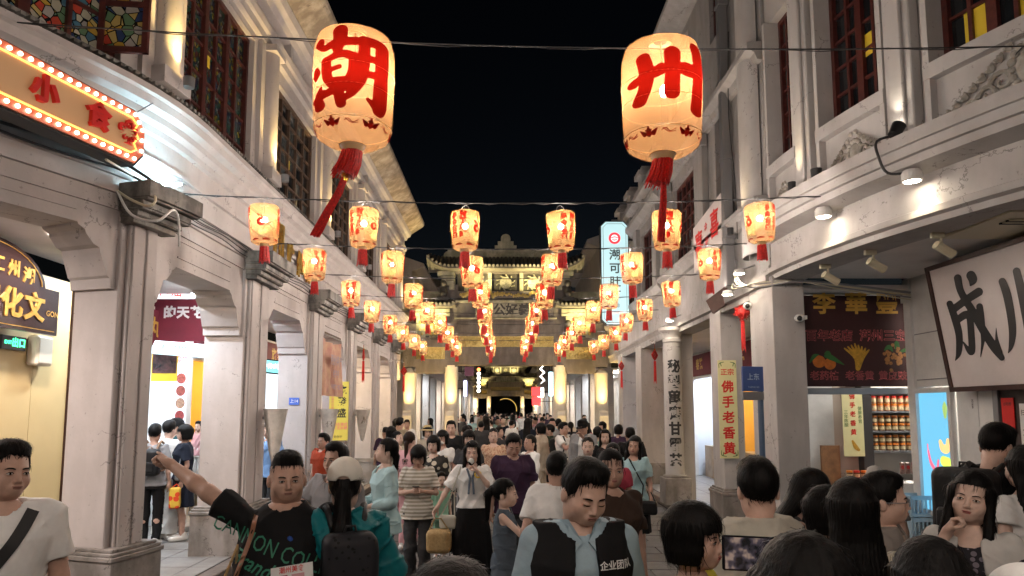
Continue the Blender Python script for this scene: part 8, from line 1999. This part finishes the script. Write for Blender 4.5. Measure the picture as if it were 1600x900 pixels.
person('woman in pale top by the left pillars looking right', 622, 11.4, 1.56, 60, 'f', 2, 'tied', top=dict(mat=c_beige), bottom=dict(mat=c_pinkl), lod=1)
person('dark-haired person partly hidden behind the pale blue cardigan', 613, 12.2, 1.62, 150, 'f', 1, 'long', top=dict(mat=c_dgrey), bottom=dict(mat=c_dgrey), lod=1)
p = person('small child in green on the stroller behind the striped woman', 690, 8.0, 1.02, 20, 'c', 2, 'short', top=dict(mat=C_('cloth_mint', (.3, .55, .4)), sleeve=.6), bottom=dict(type='shorts', mat=C_('cloth_mint', (.3, .55, .4)), hem=.5), lod=1, z0=.16)
st = thing('stroller', 'dark folding stroller carrying the child in green', 'stroller', (p['root'].location.x, 8.0, 0)); MB().box(-.16, .16, -.22, .18, .13, .16).build('foot_board', m_phone, st)
for x in (-.17, .17):
    for y in (-.24, .26): MB().tube([(x - .012, y, .055), (x + .012, y, .055)], .055, 14).build('wheel', m_phone, st)
    MB().tube([(x, -.2, .12), (x, .2, .12), (x, .34, .95)], .012, 8).build('frame_tube', m_metal, st)
MB().tube([(-.17, .34, .95), (.17, .34, .95)], .016, 8).build('handle_bar', m_phone, st)
# customers in the left arcade
p = person('arcade customer from behind in grey t-shirt and black trousers with backpack', 244, 9.3, 1.60, -168, 'f', 1, 'short', top=dict(mat=c_grey, sleeve=.7), bottom=dict(mat=c_black), lod=1, z0=.12); backpack('black backpack with brown straps on the left arcade customer', p, C_('backpack_black', (.012, .012, .013), .5), .13, .18, .08, 1.18, strapm=plain('brown_strap', (.22, .13, .08), .6))
person('customer in white t-shirt and wide white trousers in the left arcade', 266, 9.8, 1.64, 172, 'f', 2, 'short', top=dict(mat=c_white, sleeve=.8, loose=.02), bottom=dict(mat=c_white, w=.03), lod=1, z0=.12)
p = person('woman in navy dress with white sneakers and grey shoulder bag in the left arcade', 291, 9.7, 1.58, -60, 'f', 1, 'bob', top=dict(mat=c_navy, sleeve=.75, loose=.03, hem=.9), bottom=dict(type='skirt', mat=c_navy, hem=.50, w=.2), lod=1, z0=.12, shoes=(.62, .6, .56), arms={'R': ((-.2, -.05, 1.1), (-.1, -.28, 1.12))}, hands=('hold', 'relax')); phone('phone in the hand of the woman in navy', p['W']((-.1, -.33, 1.18)), (0, -.3, 1)); handbag('grey shoulder bag on the woman in navy', p['W']((.20, -.02, .98)), 1.2, (.12, .04, .07), C_('leather_grey', (.16, .17, .18), .4), [p['W']((.15, -.05, 1.25)), p['W']((-.02, .02, 1.46)), p['W']((.15, .06, 1.2))]); handbag('yellow and red plastic carrier bag in the left arcade', p['W']((.27, -.12, .66)), .3, (.07, .05, .14), C_('plastic_yellow', (.6, .38, .05), .4, pat='bold', c2=(.6, .06, .02)), [p['W']((.27, -.1, .86))], 'carrier_bag')
p = person('man in dark cap behind the woman in navy', 277, 10.4, 1.66, -30, 'm', 0, 'short', top=dict(mat=C_('cloth_dark_teal', (.02, .07, .08))), bottom=dict(mat=c_dgrey), lod=1, z0=.12); cap(p, c_black, False)
p = person('woman carrying a small child by the second left pillar', 316, 10.5, 1.60, -20, 'f', 2, 'tied', top=dict(mat=c_pinkl), bottom=dict(mat=c_khaki), lod=1, z0=.12, arms={'R': ((-.22, -.1, 1.1), (-.05, -.25, 1.2))})
person('small child carried by the woman at the second left pillar', 312, 10.22, .95, -10, 'c', 2, 'short', top=dict(mat=c_pinkl), bottom=dict(mat=c_white), lod=1, z0=.78)
person('man in orange-red vest behind the flower pots on the left', 507, 10.3, 1.56, -30, 'm', 1, 'short', top=dict(mat=C_('vest_orange', (.45, .07, .03))), bottom=dict(mat=c_dgrey), lod=1)
person('person in light blue shirt behind the second left pillar', 416, 10.6, 1.58, -20, 'm', 1, 'short', top=dict(mat=C_('shirt_sky', (.2, .34, .6)), sleeve=1.6, loose=.025), bottom=dict(mat=c_dgrey), lod=1, z0=.12, xw=-3.62)
# the crowd further off: a few figures, copied with their own clothes
protos = []
for i, (k, hr, sl, bt, rt) in enumerate((('m', 'short', .7, dict(mat=c_dgrey), 0), ('f', 'long', .7, dict(mat=c_jean), 0), ('f', 'tied', 1.6, dict(type='skirt', mat=c_black, hem=.4), 0), ('m', 'bald_fade', .7, dict(type='shorts', mat=c_dgrey, hem=.5), 0), ('f', 'bob', .6, dict(mat=c_khaki), 0), ('m', 'short', 1.8, dict(mat=c_black), 0))):
    q = person('x', 790, 50 + i, 1.66, 0, k, i % 4, hr, top=dict(mat=c_white, sleeve=sl, loose=.018), bottom=bt, lod=2, walk=.1 * (i % 2)); protos.append(q['root'])
tops = [c_white, c_black, c_navy, c_pinkl, c_lblue, c_beige, c_grey, c_red, c_khaki, c_purple, c_green, c_white, c_black, c_dgrey]
spots = []; rc = random.Random(21); tries = 0
while len(spots) < 92 and tries < 9000:
    tries += 1; yv = 12.6 + 50 * rc.random() ** 1.5; xv = rc.uniform(-2.85, 2.85)
    if yv < 16 and -0.35 * yv / 12 < xv < .75 * yv / 12 and rc.random() < .5: continue
    if abs(yv - 22.3) < .9 and (abs(abs(xv) - 1.77) < .6 or abs(xv) > 2.6): continue
    if any((xv - a) ** 2 + (yv - b) ** 2 < .5 for a, b in spots): continue
    if any(abs(o.location.x - xv) < .5 and abs(o.location.y - yv) < .6 for o in COL.objects if o.name.startswith('person') and o.parent is None and o.location.y < 49): continue
    spots.append((xv, yv))
spots.sort(key=lambda q: q[1])
cn = {c_white.name: 'white', c_black.name: 'black', c_navy.name: 'navy', c_pinkl.name: 'pale pink', c_lblue.name: 'light blue', c_beige.name: 'beige', c_grey.name: 'grey', c_red.name: 'rose red', c_khaki.name: 'khaki', c_purple.name: 'dark purple', c_green.name: 'sage green', c_dgrey.name: 'charcoal'}
used = set()
for i, (xv, yv) in enumerate(spots):
    k = rc.randrange(6); pr = protos[k]
    o = pr if k not in used else copy_tree(pr); used.add(k)
    tm = rc.choice(tops); away = rc.random() < .42
    o.location = (xv, yv, 0); o.rotation_euler = (0, 0, R(rc.gauss(180 if away else 0, 28))); s_ = rc.uniform(.93, 1.05); o.scale = (s_,) * 3
    tag(o, 'distant walker in %s top %s, %s' % (cn[tm.name], 'seen from behind' if away else 'coming closer', 'beyond the gate' if yv > 22.3 else 'before the gate, %s side' % ('left' if xv < 0 else 'right')), 'person', 'crowd walking along the street')
    for ch in o.children:
        if ch.name.startswith('shirt'): ch.material_slots[0].link = 'OBJECT'; ch.material_slots[0].material = tm
